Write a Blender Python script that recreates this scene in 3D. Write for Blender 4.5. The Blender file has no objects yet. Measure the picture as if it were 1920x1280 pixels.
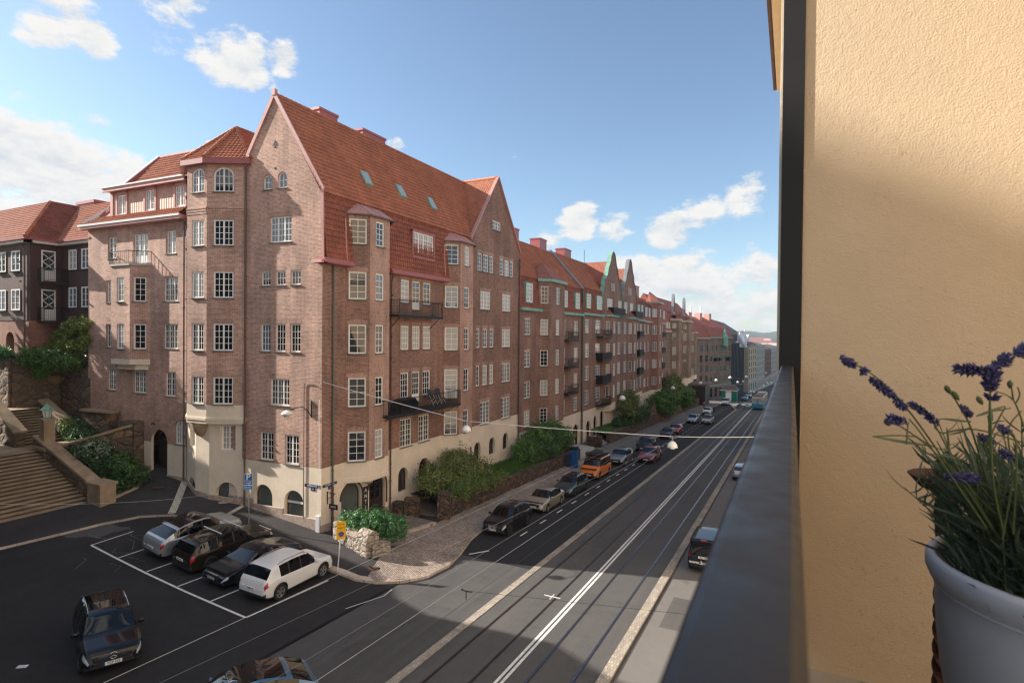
import bpy, math, random, bmesh
import numpy as np
from mathutils import Vector, Matrix
random.seed(7)
rad = math.radians
SC = bpy.context.scene
COL = SC.collection
# ------------------------------------------------------------------ camera
CZ = 11.5                      # camera height above the street at y = 0
FPX, CX, CY = 1050.0, 960.0, 640.0
def _basis():
    vx, vy, roll = 1485.0, 633.0, 0.009
    lx = CX - FPX * FPX / (vx - CX); ly = vy - (vx - lx) * roll
    d1 = np.array([(vx - CX) / FPX, (vy - CY) / FPX, 1.0]); d1 /= np.linalg.norm(d1)
    d2 = np.array([(lx - CX) / FPX, (ly - CY) / FPX, 1.0]); d2 /= np.linalg.norm(d2)
    d2 = d2 - d1 * (d1 @ d2); d2 /= np.linalg.norm(d2)
    X = -d2; Y = d1; Z = np.cross(X, Y)
    if Z[1] > 0: Z = -Z
    return np.stack([X, Y, Z])
RB = _basis()
cam = bpy.data.cameras.new('camera'); camo = bpy.data.objects.new('camera', cam); COL.objects.link(camo)
cam.lens = FPX / 1920 * 36; cam.sensor_width = 36; cam.clip_start = 0.02; cam.clip_end = 20000
r_, d_, f_ = RB[:, 0], RB[:, 1], RB[:, 2]
camo.matrix_world = Matrix(((r_[0], -d_[0], -f_[0], 0), (r_[1], -d_[1], -f_[1], 0), (r_[2], -d_[2], -f_[2], CZ), (0, 0, 0, 1)))
cam.dof.use_dof = True; cam.dof.focus_distance = 32; cam.dof.aperture_fstop = 10
SC.camera = camo
SC.render.resolution_x, SC.render.resolution_y = 1024, 682
SC.view_settings.view_transform = 'Standard'; SC.view_settings.look = 'None'
SC.view_settings.exposure = 0.95; SC.view_settings.gamma = 1.0
SC.cycles.filter_width = 1.3
# ------------------------------------------------------------------ light
SUN_AZ, SUN_EL = rad(16.5), rad(27.5)          # light travels towards (cos az, sin az)
sl = bpy.data.lights.new('sun', 'SUN'); sl.energy = 5.0; sl.angle = rad(0.5); sl.color = (1.0, 0.92, 0.82)
so = bpy.data.objects.new('sun', sl); COL.objects.link(so)
so.rotation_euler = Vector((math.cos(SUN_AZ) * math.cos(SUN_EL), math.sin(SUN_AZ) * math.cos(SUN_EL), -math.sin(SUN_EL))).to_track_quat('-Z', 'Y').to_euler()
# ------------------------------------------------------------------ world: sky texture with clouds placed by direction
W = bpy.data.worlds.new('World'); SC.world = W; W.use_nodes = True
nt = W.node_tree; nt.nodes.clear(); L = nt.links.new
def wn(t, **k):
    n = nt.nodes.new(t)
    for a, b in k.items(): setattr(n, a, b)
    return n
def wmath(op, a, b=None, c=None, clamp=False):
    n = wn('ShaderNodeMath', operation=op, use_clamp=clamp)
    for i, v in enumerate((a, b, c)):
        if v is None: continue
        if isinstance(v, (int, float)): n.inputs[i].default_value = v
        else: L(v, n.inputs[i])
    return n.outputs[0]
out = wn('ShaderNodeOutputWorld')
sky = wn('ShaderNodeTexSky', sky_type='NISHITA'); sky.sun_disc = False
sky.sun_elevation = SUN_EL; sky.sun_rotation = math.atan2(-math.cos(SUN_AZ), -math.sin(SUN_AZ))
sky.air_density = 1.0; sky.dust_density = 0.6; sky.ozone_density = 1.3; sky.altitude = 0
hsv = wn('ShaderNodeHueSaturation'); hsv.inputs['Saturation'].default_value = 0.92; L(sky.outputs[0], hsv.inputs['Color'])
bg1 = wn('ShaderNodeBackground'); bg1.inputs[1].default_value = 0.095
tint = wn('ShaderNodeMix', data_type='RGBA', blend_type='MULTIPLY'); tint.inputs['Factor'].default_value = 1; L(hsv.outputs[0], tint.inputs['A']); tint.inputs['B'].default_value = (0.90, 1.0, 1.06, 1); L(tint.outputs['Result'], bg1.inputs[0])
tc = wn('ShaderNodeTexCoord'); D = tc.outputs['Generated']
sep = wn('ShaderNodeSeparateXYZ'); L(D, sep.inputs[0])
mp = wn('ShaderNodeMapping'); mp.inputs['Scale'].default_value = (1, 1, 1.9); L(D, mp.inputs[0])
def wnoise(scale, detail, rough, vec=None, off=None):
    n = wn('ShaderNodeTexNoise'); n.inputs['Scale'].default_value = scale; n.inputs['Detail'].default_value = detail
    n.inputs['Roughness'].default_value = rough
    v = vec or mp.outputs[0]
    if off:
        a = wn('ShaderNodeVectorMath', operation='ADD'); L(v, a.inputs[0]); a.inputs[1].default_value = off; v = a.outputs[0]
    L(v, n.inputs['Vector']); return n.outputs['Fac']
n1 = wnoise(8, 12, 0.66); n2 = wnoise(8, 12, 0.66, off=(0.0, 0.0, 0.03)); n3 = wnoise(2.2, 3, 0.5)
def raydir(px, py):
    v = RB @ np.array([(px - CX) / FPX, (py - CY) / FPX, 1.0]); return v / np.linalg.norm(v)
spots = [(100, 35, 4.2, .9), (172, 70, 2.2, .95), (330, 15, 4.6, .75), (430, 100, 4.6, 1.0), (528, 112, 2.3, .8), (395, 60, 3, .7),
         (150, 272, 4.2, 1.0), (100, 325, 7.5, 1.15), (-40, 330, 9, 1.15), (210, 315, 3.5, .9), (515, 172, 1.0, .6), (690, 262, 2.2, .7), (735, 270, 1.6, .7),
         (1085, 412, 3.0, 1.05), (1150, 430, 2.6, .85), (1395, 358, 3.6, 1.0), (1335, 378, 3.4, .8), (1255, 440, 3.2, .95), (1320, 420, 2.6, .6),
         (1205, 520, 4.5, .95), (1270, 510, 4.5, .9), (1345, 512, 5, .95), (1430, 520, 4, .8), (1440, 590, 5.5, 1.0), (1340, 590, 6, 1.0), (1225, 570, 4.5, .9), (1420, 555, 4, .7), (1030, 470, 2.8, .6), (1400, 485, 3, .75), (1230, 585, 4, .9)]
cov = None
for (px, py, rdeg, s) in spots:
    dn = wn('ShaderNodeVectorMath', operation='DISTANCE'); L(D, dn.inputs[0]); dn.inputs[1].default_value = tuple(raydir(px, py))
    mr = wn('ShaderNodeMapRange'); mr.interpolation_type = 'SMOOTHERSTEP'
    L(dn.outputs['Value'], mr.inputs[0]); mr.inputs[1].default_value = 0; mr.inputs[2].default_value = rad(rdeg) * 1.35
    mr.inputs[3].default_value = s; mr.inputs[4].default_value = 0
    cov = mr.outputs[0] if cov is None else wmath('MAXIMUM', cov, mr.outputs[0])
# generic cloud cover for the rest of the dome (seen only in glass), away from the pictured part
dv = wn('ShaderNodeVectorMath', operation='DOT_PRODUCT'); L(D, dv.inputs[0]); dv.inputs[1].default_value = tuple(raydir(960, 500))
away = wn('ShaderNodeMapRange'); L(dv.outputs['Value'], away.inputs[0]); away.inputs[1].default_value = 0.45; away.inputs[2].default_value = 0.1
away.inputs[3].default_value = 0; away.inputs[4].default_value = 1
gen = wmath('MULTIPLY', wmath('MULTIPLY', away.outputs[0], n3), 1.5)
cov = wmath('MAXIMUM', cov, gen)
dens = wmath('SUBTRACT', wmath('ADD', wmath('MULTIPLY', n1, 1.9), wmath('MULTIPLY', cov, 0.62)), 1.26)
mask = wn('ShaderNodeMapRange'); mask.interpolation_type = 'SMOOTHSTEP'; L(dens, mask.inputs[0]); mask.inputs[1].default_value = 0.0; mask.inputs[2].default_value = 0.26
upper = wmath('SUBTRACT', n1, n2)
shade = wmath('ADD', wmath('MULTIPLY', upper, 2.6), 0.86, clamp=True)
dark = wn('ShaderNodeMapRange'); L(dens, dark.inputs[0]); dark.inputs[1].default_value = 0.28; dark.inputs[2].default_value = 0.55; dark.inputs[3].default_value = 1; dark.inputs[4].default_value = 0.84
shade = wmath('MULTIPLY', shade, dark.outputs[0])
cc = wn('ShaderNodeMix', data_type='RGBA'); L(shade, cc.inputs['Factor']); cc.inputs['A'].default_value = (0.42, 0.53, 0.66, 1); cc.inputs['B'].default_value = (0.93, 0.92, 0.90, 1)
bg2 = wn('ShaderNodeBackground'); bg2.inputs[1].default_value = 0.52; L(cc.outputs['Result'], bg2.inputs[0])
mx = wn('ShaderNodeMixShader'); L(mask.outputs[0], mx.inputs[0]); L(bg1.outputs[0], mx.inputs[1]); L(bg2.outputs[0], mx.inputs[2])
L(mx.outputs[0], out.inputs[0])

# ------------------------------------------------------------------ terrain height
GX = np.array([-400, -60., -48, -39, -36, -33.5, -31, -28, -24.8, -21, -18, -17, 4000])
GY = np.array([-400, 0., 8, 12, 16, 19, 22, 24.5, 27, 30])
def street(y):
    if y < 250: return -0.044 * y
    if y < 700: t = (y - 250) / 450; return -11 - 0.044 * 450 * (t - t * t / 2)
    return -20.9
_ex = {  # extra height above the sloping street plane, rows = GY, columns = GX
 0: [3, 3, 1.6, .8, .7, .5, .4, .28, .15, .06, 0, 0],
 1: [3, 3, 1.6, .8, .7, .5, .4, .28, .15, .06, 0, 0],
 2: [3, 3, 1.9, 1.1, .9, .6, .45, .3, .15, .06, 0, 0],
 3: [3, 3, 2.0, 1.25, .95, .65, .48, .32, .18, .07, 0, 0],
 4: [3, 3, 2.2, 1.45, 1.1, .82, .62, .40, .22, .08, 0, 0],
 5: [3, 3, 2.3, 1.62, 1.35, 1.15, .85, .55, .32, .14, 0, 0],
 6: [3, 3, 2.8, 2.2, 1.9, 1.55, 1.2, .85, .50, .22, .03, 0],
 7: [3, 3, 3.4, 2.93, 2.48, 2.1, 1.62, 1.18, .70, .30, .05, 0],
 8: [3, 3, 3.4, 3.0, 2.5, 2.1, 1.6, 1.0, .45, .15, .02, 0],
 9: [3, 3, 3.4, 3.0, 2.5, 2.0, 1.4, .8, .30, .05, 0, 0]}
EX = np.array([_ex[i] + [0] for i in range(10)])
def hz(x, y):
    i = min(max(np.searchsorted(GX, x) - 1, 0), len(GX) - 2); j = min(max(np.searchsorted(GY, y) - 1, 0), len(GY) - 2)
    a = min(max((x - GX[i]) / (GX[i + 1] - GX[i]), 0), 1); b = min(max((y - GY[j]) / (GY[j + 1] - GY[j]), 0), 1)
    e = (EX[j, i] * (1 - a) + EX[j, i + 1] * a) * (1 - b) + (EX[j + 1, i] * (1 - a) + EX[j + 1, i + 1] * a) * b
    return street(y) + float(e)
# survey helpers: turn a direction seen from the camera into a point on a real surface of the place
def _ray(px, py): return RB @ np.array([(px - CX) / FPX, (py - CY) / FPX, 1.0])
def G(px, py, h=0.0):
    r = _ray(px, py); t = 6.0
    while t < 2000:
        p = r * t
        if CZ + p[2] < hz(p[0], p[1]) + h: break
        t += 0.02 if t < 60 else 0.2
    return (float(p[0]), float(p[1]), hz(p[0], p[1]) + h)
def PX(px, py, x): r = _ray(px, py) * 1.0; r = r * (x / r[0]); return (x, float(r[1]), float(r[2] + CZ))
def PY(px, py, y): r = _ray(px, py) * 1.0; r = r * (y / r[1]); return (float(r[0]), y, float(r[2] + CZ))

# ------------------------------------------------------------------ materials
MATS = {}
def newmat(name):
    m = bpy.data.materials.new(name); m.use_nodes = True; n = m.node_tree; MATS[name] = m
    b = n.nodes['Principled BSDF']; return m, n, b
def S_(b, **k):
    for a, v in k.items():
        a = a.replace('_', ' ')
        if a in b.inputs: b.inputs[a].default_value = (v + (1,)) if isinstance(v, tuple) and len(v) == 3 else v
def node(n, t, **k):
    x = n.nodes.new(t)
    for a, b in k.items(): setattr(x, a, b)
    return x
def noise_n(n, vec, scale, detail=4, rough=.55):
    t = node(n, 'ShaderNodeTexNoise'); t.inputs['Scale'].default_value = scale; t.inputs['Detail'].default_value = detail; t.inputs['Roughness'].default_value = rough
    if vec is not None: n.links.new(vec, t.inputs['Vector'])
    return t
def mixc(n, fac, a, b, mode='MIX'):
    m = node(n, 'ShaderNodeMix', data_type='RGBA', blend_type=mode)
    for s, v in (('Factor', fac), ('A', a), ('B', b)):
        if isinstance(v, (tuple, float, int)): m.inputs[s].default_value = v + (1,) if isinstance(v, tuple) and len(v) == 3 else v
        else: n.links.new(v, m.inputs[s])
    return m.outputs['Result']
def mapr(n, v, a, b, c, d):
    m = node(n, 'ShaderNodeMapRange'); n.links.new(v, m.inputs[0])
    for i, q in enumerate((a, b, c, d)): m.inputs[i + 1].default_value = q
    return m.outputs[0]
def bump(n, b, h, strength=.3, dist=.02):
    p = node(n, 'ShaderNodeBump'); p.inputs['Strength'].default_value = strength; p.inputs['Distance'].default_value = dist
    n.links.new(h, p.inputs['Height']); n.links.new(p.outputs[0], b.inputs['Normal'])
def obj_co(n): return node(n, 'ShaderNodeTexCoord').outputs['Object']
def world_co(n): return node(n, 'ShaderNodeNewGeometry').outputs['Position']
def uv_co(n): return node(n, 'ShaderNodeTexCoord').outputs['UV']
def plain(name, col, rough=.6, metal=0.0, var=.12, vscale=3.0, bumps=0.0, **k):
    m, n, b = newmat(name); co = world_co(n)
    t = noise_n(n, co, vscale); f = mapr(n, t.outputs['Fac'], .25, .75, 1 - var, 1 + var)
    mc = node(n, 'ShaderNodeMix', data_type='RGBA', blend_type='MULTIPLY'); mc.inputs['Factor'].default_value = 1
    mc.inputs['A'].default_value = col + (1,); n.links.new(f, mc.inputs['B']); n.links.new(mc.outputs['Result'], b.inputs['Base Color'])
    S_(b, Roughness=rough, Metallic=metal, **k)
    if bumps: bump(n, b, noise_n(n, co, 40, 5).outputs['Fac'], bumps, .01)
    return m
def brick(name, c1, c2, mortar, bw=.21, bh=.078, ms=.012, stain=.25, offset=.5):
    m, n, b = newmat(name); uv = uv_co(n)
    t = node(n, 'ShaderNodeTexBrick'); n.links.new(uv, t.inputs['Vector'])
    t.inputs['Scale'].default_value = 1; t.inputs['Brick Width'].default_value = bw; t.inputs['Row Height'].default_value = bh
    t.inputs['Mortar Size'].default_value = ms; t.inputs['Mortar Smooth'].default_value = .3; t.inputs['Bias'].default_value = 0
    t.offset = offset
    # per brick colour from a white noise of the brick cell, clumped by a second noise
    co = world_co(n); big = noise_n(n, co, .35, 5, .6); mid = noise_n(n, uv, 9, 3, .7)
    mpn = node(n, 'ShaderNodeMapping'); mpn.inputs['Scale'].default_value = (1 / bw, 1 / bh, 1); n.links.new(uv, mpn.inputs[0])
    fl = node(n, 'ShaderNodeVectorMath', operation='FLOOR'); n.links.new(mpn.outputs[0], fl.inputs[0])
    wnz = node(n, 'ShaderNodeTexWhiteNoise', noise_dimensions='3D'); n.links.new(fl.outputs[0], wnz.inputs['Vector'])
    c = mixc(n, mapr(n, wnz.outputs['Value'], 0, 1, 0, 1), c1, c2)
    dk = mapr(n, wnz.outputs['Value'], .88, .96, 1, .5)
    c = mixc(n, 1.0, c, dk, 'MULTIPLY'); c = mixc(n, 1.0, c, mapr(n, mid.outputs['Fac'], .3, .7, .72, 1.28), 'MULTIPLY')
    c = mixc(n, t.outputs['Fac'], c, mortar)
    s = mapr(n, big.outputs['Fac'], .3, .7, 1 - stain, 1 + stain); c = mixc(n, 1.0, c, s, 'MULTIPLY')
    sm_ = node(n, 'ShaderNodeMapping'); sm_.inputs['Scale'].default_value = (1.3, 1.3, .12); n.links.new(co, sm_.inputs[0]); stn = noise_n(n, sm_.outputs[0], 1.0, 6, .65); c = mixc(n, 1.0, c, mapr(n, stn.outputs['Fac'], .3, .72, 1.10, .72), 'MULTIPLY')
    n.links.new(c, b.inputs['Base Color']); S_(b, Roughness=.85)
    inv = mapr(n, t.outputs['Fac'], 0, 1, 1, 0); bump(n, b, inv, .35, .012)
    return m
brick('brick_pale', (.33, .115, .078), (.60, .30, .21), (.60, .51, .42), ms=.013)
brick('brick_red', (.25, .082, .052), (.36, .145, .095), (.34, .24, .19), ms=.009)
brick('brick_shaded', (.15, .058, .040), (.36, .17, .115), (.38, .28, .22), ms=.011)  # gable brick again, darkened: shade of the street front put into the colour
brick('brick_far', (.22, .08, .05), (.30, .12, .08), (.26, .17, .13))
brick('brick_tan', (.21, .125, .085), (.27, .165, .115), (.24, .18, .14))
brick('brick_soldier', (.42, .20, .14), (.46, .26, .19), (.42, .34, .28), bw=.078, bh=.26, offset=0)
def stucco(name, col, grain=60, bs=.35, bd=.006, stain=.1):
    m, n, b = newmat(name); co = world_co(n)
    a = noise_n(n, co, grain, 3, .6); big = noise_n(n, co, .6, 6, .65); md = noise_n(n, co, 6, 4, .6)
    f = mapr(n, big.outputs['Fac'], .3, .7, 1 - stain, 1 + stain); c = mixc(n, 1.0, col, f, 'MULTIPLY')
    f2 = mapr(n, md.outputs['Fac'], .3, .7, 1 - stain * .4, 1 + stain * .4); c = mixc(n, 1.0, c, f2, 'MULTIPLY')
    n.links.new(c, b.inputs['Base Color']); S_(b, Roughness=.9); bump(n, b, a.outputs['Fac'], bs, bd); return m
stucco('plaster', (.78, .66, .52))
stucco('plaster_tan', (.5, .42, .3))
stucco('plaster_dark', (.36, .28, .17))
stucco('plaster_pink', (.55, .36, .25))
stucco('plaster_gray', (.42, .40, .36))
def stucco_near():
    m, n, b = newmat('stucco_yellow'); co = world_co(n)
    a = noise_n(n, co, 150, 2, .5); c_ = noise_n(n, co, 45, 3, .55); big = noise_n(n, co, 3.0, 5, .6)
    f = mapr(n, big.outputs['Fac'], .3, .7, .95, 1.05); c = mixc(n, 1.0, (.68, .53, .36), f, 'MULTIPLY')
    v = node(n, 'ShaderNodeTexVoronoi', feature='DISTANCE_TO_EDGE'); v.inputs['Scale'].default_value = .9
    dd = node(n, 'ShaderNodeVectorMath', operation='MULTIPLY_ADD'); n.links.new(co, dd.inputs[0]); dd.inputs[1].default_value = (1, 1, 1.3)
    wob = noise_n(n, co, 5, 4); n.links.new(wob.outputs['Color'], dd.inputs[2]); n.links.new(dd.outputs[0], v.inputs['Vector'])
    cr = mapr(n, v.outputs['Distance'], 0, .0016, .55, 0)
    c = mixc(n, cr, c, (.35, .22, .1)); n.links.new(c, b.inputs['Base Color']); S_(b, Roughness=.88)
    s = node(n, 'ShaderNodeMath', operation='ADD'); n.links.new(a.outputs['Fac'], s.inputs[0]); n.links.new(c_.outputs['Fac'], s.inputs[1])
    bump(n, b, s.outputs[0], .5, .0035)
stucco_near()
def tile_mat(name, c1, c2, dirt=.35):
    m, n, b = newmat(name); co = world_co(n); uv = uv_co(n)
    mpn = node(n, 'ShaderNodeMapping'); mpn.inputs['Scale'].default_value = (1 / .25, 1 / .34, 1); n.links.new(uv, mpn.inputs[0])
    fl = node(n, 'ShaderNodeVectorMath', operation='FLOOR'); n.links.new(mpn.outputs[0], fl.inputs[0])
    wv = node(n, 'ShaderNodeTexWhiteNoise', noise_dimensions='3D'); n.links.new(fl.outputs[0], wv.inputs['Vector'])
    c = mixc(n, mapr(n, wv.outputs['Value'], 0, 1, .2, .8), c1, c2)
    d = noise_n(n, co, .8, 6, .7); f = mapr(n, d.outputs['Fac'], .35, .7, 1, 1 - dirt); c = mixc(n, 1.0, c, f, 'MULTIPLY')
    n.links.new(c, b.inputs['Base Color']); S_(b, Roughness=.7)
    # wave and step relief for the roofs that carry no tile geometry
    return m, n, b, uv
tile_mat('tile_orange', (.36, .105, .05), (.54, .20, .10))
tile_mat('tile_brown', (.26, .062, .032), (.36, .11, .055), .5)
def flat_tile(name, c1, c2):
    m, n, b, uv = tile_mat(name, c1, c2, .3)
    sp = node(n, 'ShaderNodeSeparateXYZ'); n.links.new(uv, sp.inputs[0])
    def fr(o, k):
        a = node(n, 'ShaderNodeMath', operation='MULTIPLY'); n.links.new(o, a.inputs[0]); a.inputs[1].default_value = k
        f = node(n, 'ShaderNodeMath', operation='FRACT'); n.links.new(a.outputs[0], f.inputs[0]); return f.outputs[0]
    s1 = node(n, 'ShaderNodeMath', operation='PINGPONG'); n.links.new(fr(sp.outputs[0], 4), s1.inputs[0]); s1.inputs[1].default_value = .5
    s2 = node(n, 'ShaderNodeMath', operation='SUBTRACT'); s2.inputs[0].default_value = 1; n.links.new(fr(sp.outputs[1], 1 / .34), s2.inputs[1])
    ad = node(n, 'ShaderNodeMath', operation='ADD'); n.links.new(s1.outputs[0], ad.inputs[0]); n.links.new(s2.outputs[0], ad.inputs[1])
    bump(n, b, ad.outputs[0], .9, .06)
flat_tile('tile_flat', (.32, .09, .052), (.45, .16, .095)); flat_tile('tile_pink', (.55, .30, .22), (.66, .40, .30))
flat_tile('tile_far', (.34, .085, .05), (.42, .12, .07))
flat_tile('tile_gray', (.16, .12, .11), (.22, .16, .14))
plain('white_paint', (.86, .84, .80), .45, var=.05)
plain('red_metal', (.34, .10, .10), .45, var=.1)
plain('pink_metal', (.50, .25, .22), .5, var=.12, vscale=1.2)
plain('white_metal', (.72, .72, .72), .35, var=.05)
plain('copper_green', (.20, .40, .31), .6, var=.3, vscale=2)
plain('gray_metal', (.26, .27, .28), .45, metal=.3, var=.15)
plain('dark_metal', (.008, .008, .009), .6, var=.2)
plain('brown_pipe', (.12, .07, .055), .5, var=.2)
plain('green_pipe', (.10, .12, .10), .5, var=.2)
plain('granite', (.40, .31, .26), .85, var=.35, vscale=5, bumps=.6)
plain('granite_gray', (.33, .32, .30), .8, var=.25, vscale=9, bumps=.3)
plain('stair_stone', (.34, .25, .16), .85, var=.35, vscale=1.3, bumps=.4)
plain('stair_riser_shade', (.10, .068, .04), .9, var=.4, vscale=1.5, bumps=.4)  # stair stone again, with the shade of the risers put into its colour
plain('dark_wood', (.03, .018, .014), .5, var=.3, vscale=6)
plain('orange_wood', (.55, .24, .05), .5, var=.25, vscale=3)
plain('blue_paint', (.01, .10, .33), .5, var=.1)
plain('sign_blue', (.015, .13, .42), .4, var=.03)
plain('sign_blue_light', (.02, .25, .62), .4, var=.03)
plain('sign_yellow', (.85, .45, .02), .4, var=.05)
plain('navy', (.03, .04, .11), .4, var=.1)
plain('concrete', (.42, .40, .37), .9, var=.2, vscale=4, bumps=.3)
plain('terracotta', (.35, .10, .05), .7)
plain('black_net', (.012, .014, .018), .8, var=.5, vscale=.4)
plain('tarp_white', (.75, .78, .82), .7, var=.1, vscale=.5)
plain('kiosk_green', (.0, .16, .10), .5)
plain('tram_cream', (.62, .55, .42), .35, var=.05)
plain('tram_blue', (.04, .25, .42), .35, var=.08)
plain('rust_iron', (.10, .045, .03), .75, var=.35, vscale=20, bumps=.4)
plain('pot_glaze', (.62, .64, .69), .42, var=.04)
plain('soil', (.02, .015, .01), .95)
plain('skin', (.5, .3, .22), .6)
plain('red_cloth', (.4, .02, .02), .8)
plain('dark_cloth', (.03, .03, .04), .8)
plain('orange_cloth', (.8, .15, .03), .8)
plain('straw', (.5, .38, .2), .8)
def gravelly(name, col, var=.3, fine=90, rough=.9, patches=.15, stain=None, bs=.5, pscale=.25):
    m, n, b = newmat(name); co = world_co(n)
    a = noise_n(n, co, fine, 2, .7); big = noise_n(n, co, pscale, 7, .62); md = noise_n(n, co, 2.2, 5, .7)
    f = mapr(n, a.outputs['Fac'], .3, .7, 1 - var, 1 + var); c = mixc(n, 1.0, col, f, 'MULTIPLY')
    f = mapr(n, big.outputs['Fac'], .3, .7, 1 - patches, 1 + patches); c = mixc(n, 1.0, c, f, 'MULTIPLY')
    f = mapr(n, md.outputs['Fac'], .35, .65, 1 - patches * .5, 1 + patches * .5); c = mixc(n, 1.0, c, f, 'MULTIPLY')
    cv = node(n, 'ShaderNodeTexVoronoi', feature='DISTANCE_TO_EDGE'); cv.inputs['Scale'].default_value = .16; wb = noise_n(n, co, .9, 5, .7); av = node(n, 'ShaderNodeVectorMath', operation='MULTIPLY_ADD'); n.links.new(wb.outputs['Color'], av.inputs[0]); av.inputs[1].default_value = (2.5, 2.5, 0); n.links.new(co, av.inputs[2]); n.links.new(av.outputs[0], cv.inputs['Vector'])
    ck = mapr(n, cv.outputs['Distance'], 0, .003, .5, 0); c = mixc(n, ck, c, tuple(q * .35 for q in col))
    ow = noise_n(n, co, 1.1, 2, .5); c = mixc(n, mapr(n, ow.outputs['Fac'], .66, .74, 0, .45), c, tuple(q * .45 for q in col))
    if stain:
        sn = node(n, 'ShaderNodeMapping'); sn.inputs['Scale'].default_value = (1.6, .06, 1); n.links.new(co, sn.inputs[0])
        st = noise_n(n, sn.outputs[0], 1.0, 5, .6); c = mixc(n, mapr(n, st.outputs['Fac'], .5, .75, 0, .55), c, stain)
    n.links.new(c, b.inputs['Base Color']); S_(b, Roughness=rough); bump(n, b, a.outputs['Fac'], bs, .006); return m
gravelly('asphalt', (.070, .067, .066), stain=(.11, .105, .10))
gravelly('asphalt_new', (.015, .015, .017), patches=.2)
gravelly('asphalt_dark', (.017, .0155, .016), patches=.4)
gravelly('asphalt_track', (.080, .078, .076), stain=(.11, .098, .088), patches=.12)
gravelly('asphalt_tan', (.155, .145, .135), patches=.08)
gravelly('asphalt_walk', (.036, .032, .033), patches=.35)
gravelly('earth', (.06, .05, .03))
plain('line_paint', (.68, .67, .64), .7, var=.25, vscale=7)
plain('rail_steel', (.06, .045, .04), .35, metal=.6, var=.3)
plain('rail_shine', (.16, .17, .20), .2, metal=.9, var=.1)
def setts(name, col, sx, sy, mort, rot=0.0, var=.3, ms=.015):
    m, n, b = newmat(name); co = world_co(n)
    mpn = node(n, 'ShaderNodeMapping'); mpn.inputs['Rotation'].default_value = (0, 0, rot); n.links.new(co, mpn.inputs[0])
    wob = noise_n(n, co, 3, 2); vm = node(n, 'ShaderNodeVectorMath', operation='MULTIPLY_ADD'); n.links.new(wob.outputs['Color'], vm.inputs[0]); vm.inputs[1].default_value = (.05, .05, 0); n.links.new(mpn.outputs[0], vm.inputs[2])
    t = node(n, 'ShaderNodeTexBrick'); n.links.new(vm.outputs[0], t.inputs['Vector']); t.inputs['Scale'].default_value = 1
    t.inputs['Brick Width'].default_value = sx; t.inputs['Row Height'].default_value = sy; t.inputs['Mortar Size'].default_value = ms; t.inputs['Mortar Smooth'].default_value = .4
    t.inputs['Color1'].default_value = tuple(c * (1 - var) for c in col) + (1,); t.inputs['Color2'].default_value = tuple(min(c * (1 + var), 1) for c in col) + (1,); t.inputs['Mortar'].default_value = mort + (1,)
    big = noise_n(n, co, .7, 5); f = mapr(n, big.outputs['Fac'], .3, .7, .75, 1.2); c = mixc(n, 1.0, t.outputs['Color'], f, 'MULTIPLY')
    n.links.new(c, b.inputs['Base Color']); S_(b, Roughness=.85); bump(n, b, mapr(n, t.outputs['Fac'], 0, 1, 1, 0), .7, .02); return m
setts('setts', (.40, .32, .26), .16, .11, (.11, .085, .07), rot=.5)
setts('paving', (.22, .17, .14), .4, .28, (.07, .065, .05), rot=.3, var=.15)
setts('strip_stone', (.36, .32, .265), .11, .22, (.22, .18, .14), var=.2, ms=.012)
setts('kerb_stone', (.46, .38, .31), .9, .9, (.2, .16, .13), var=.1)
setts('channel_stone', (.50, .46, .40), .35, .35, (.25, .2, .17), rot=.3, var=.08)
def rubble(name, cols, scale, mort, vert=1.4, ed=.05, bs=1.0):
    m, n, b = newmat(name); co = world_co(n)
    mpn = node(n, 'ShaderNodeMapping'); mpn.inputs['Scale'].default_value = (1, 1, vert); n.links.new(co, mpn.inputs[0])
    wob = noise_n(n, co, 1.7, 3); vm = node(n, 'ShaderNodeVectorMath', operation='MULTIPLY_ADD'); n.links.new(wob.outputs['Color'], vm.inputs[0]); vm.inputs[1].default_value = (.25, .25, .25); n.links.new(mpn.outputs[0], vm.inputs[2])
    v = node(n, 'ShaderNodeTexVoronoi'); v.inputs['Scale'].default_value = scale; n.links.new(vm.outputs[0], v.inputs['Vector'])
    e = node(n, 'ShaderNodeTexVoronoi', feature='DISTANCE_TO_EDGE'); e.inputs['Scale'].default_value = scale; n.links.new(vm.outputs[0], e.inputs['Vector'])
    sp = node(n, 'ShaderNodeSeparateColor'); n.links.new(v.outputs['Color'], sp.inputs[0])
    c = mixc(n, sp.outputs[0], cols[0], cols[1]); c = mixc(n, mapr(n, sp.outputs[1], .6, .9, 0, 1), c, cols[2])
    nz = noise_n(n, co, 9, 5, .7); f = mapr(n, nz.outputs['Fac'], .3, .7, .6, 1.3); c = mixc(n, 1.0, c, f, 'MULTIPLY')
    k = mapr(n, e.outputs['Distance'], 0, ed, 1, 0); c = mixc(n, k, c, mort)
    n.links.new(c, b.inputs['Base Color']); S_(b, Roughness=.9)
    h = node(n, 'ShaderNodeMath', operation='ADD'); n.links.new(mapr(n, e.outputs['Distance'], 0, .18, 0, 1), h.inputs[0])
    sc = node(n, 'ShaderNodeMath', operation='MULTIPLY'); n.links.new(nz.outputs['Fac'], sc.inputs[0]); sc.inputs[1].default_value = .8; n.links.new(sc.outputs[0], h.inputs[1])
    bump(n, b, h.outputs[0], bs, .09); return m
rubble('rubble', ((.19, .135, .095), (.13, .095, .07), (.27, .17, .10)), 1.25, (.06, .05, .04), ed=.035)
rubble('rubble_dark', ((.13, .085, .06), (.075, .055, .042), (.20, .115, .07)), 2.1, (.05, .04, .03))
rubble('rubble_light', ((.44, .36, .29), (.33, .28, .23), (.50, .42, .34)), 2.6, (.30, .26, .21), ed=.06)
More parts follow.
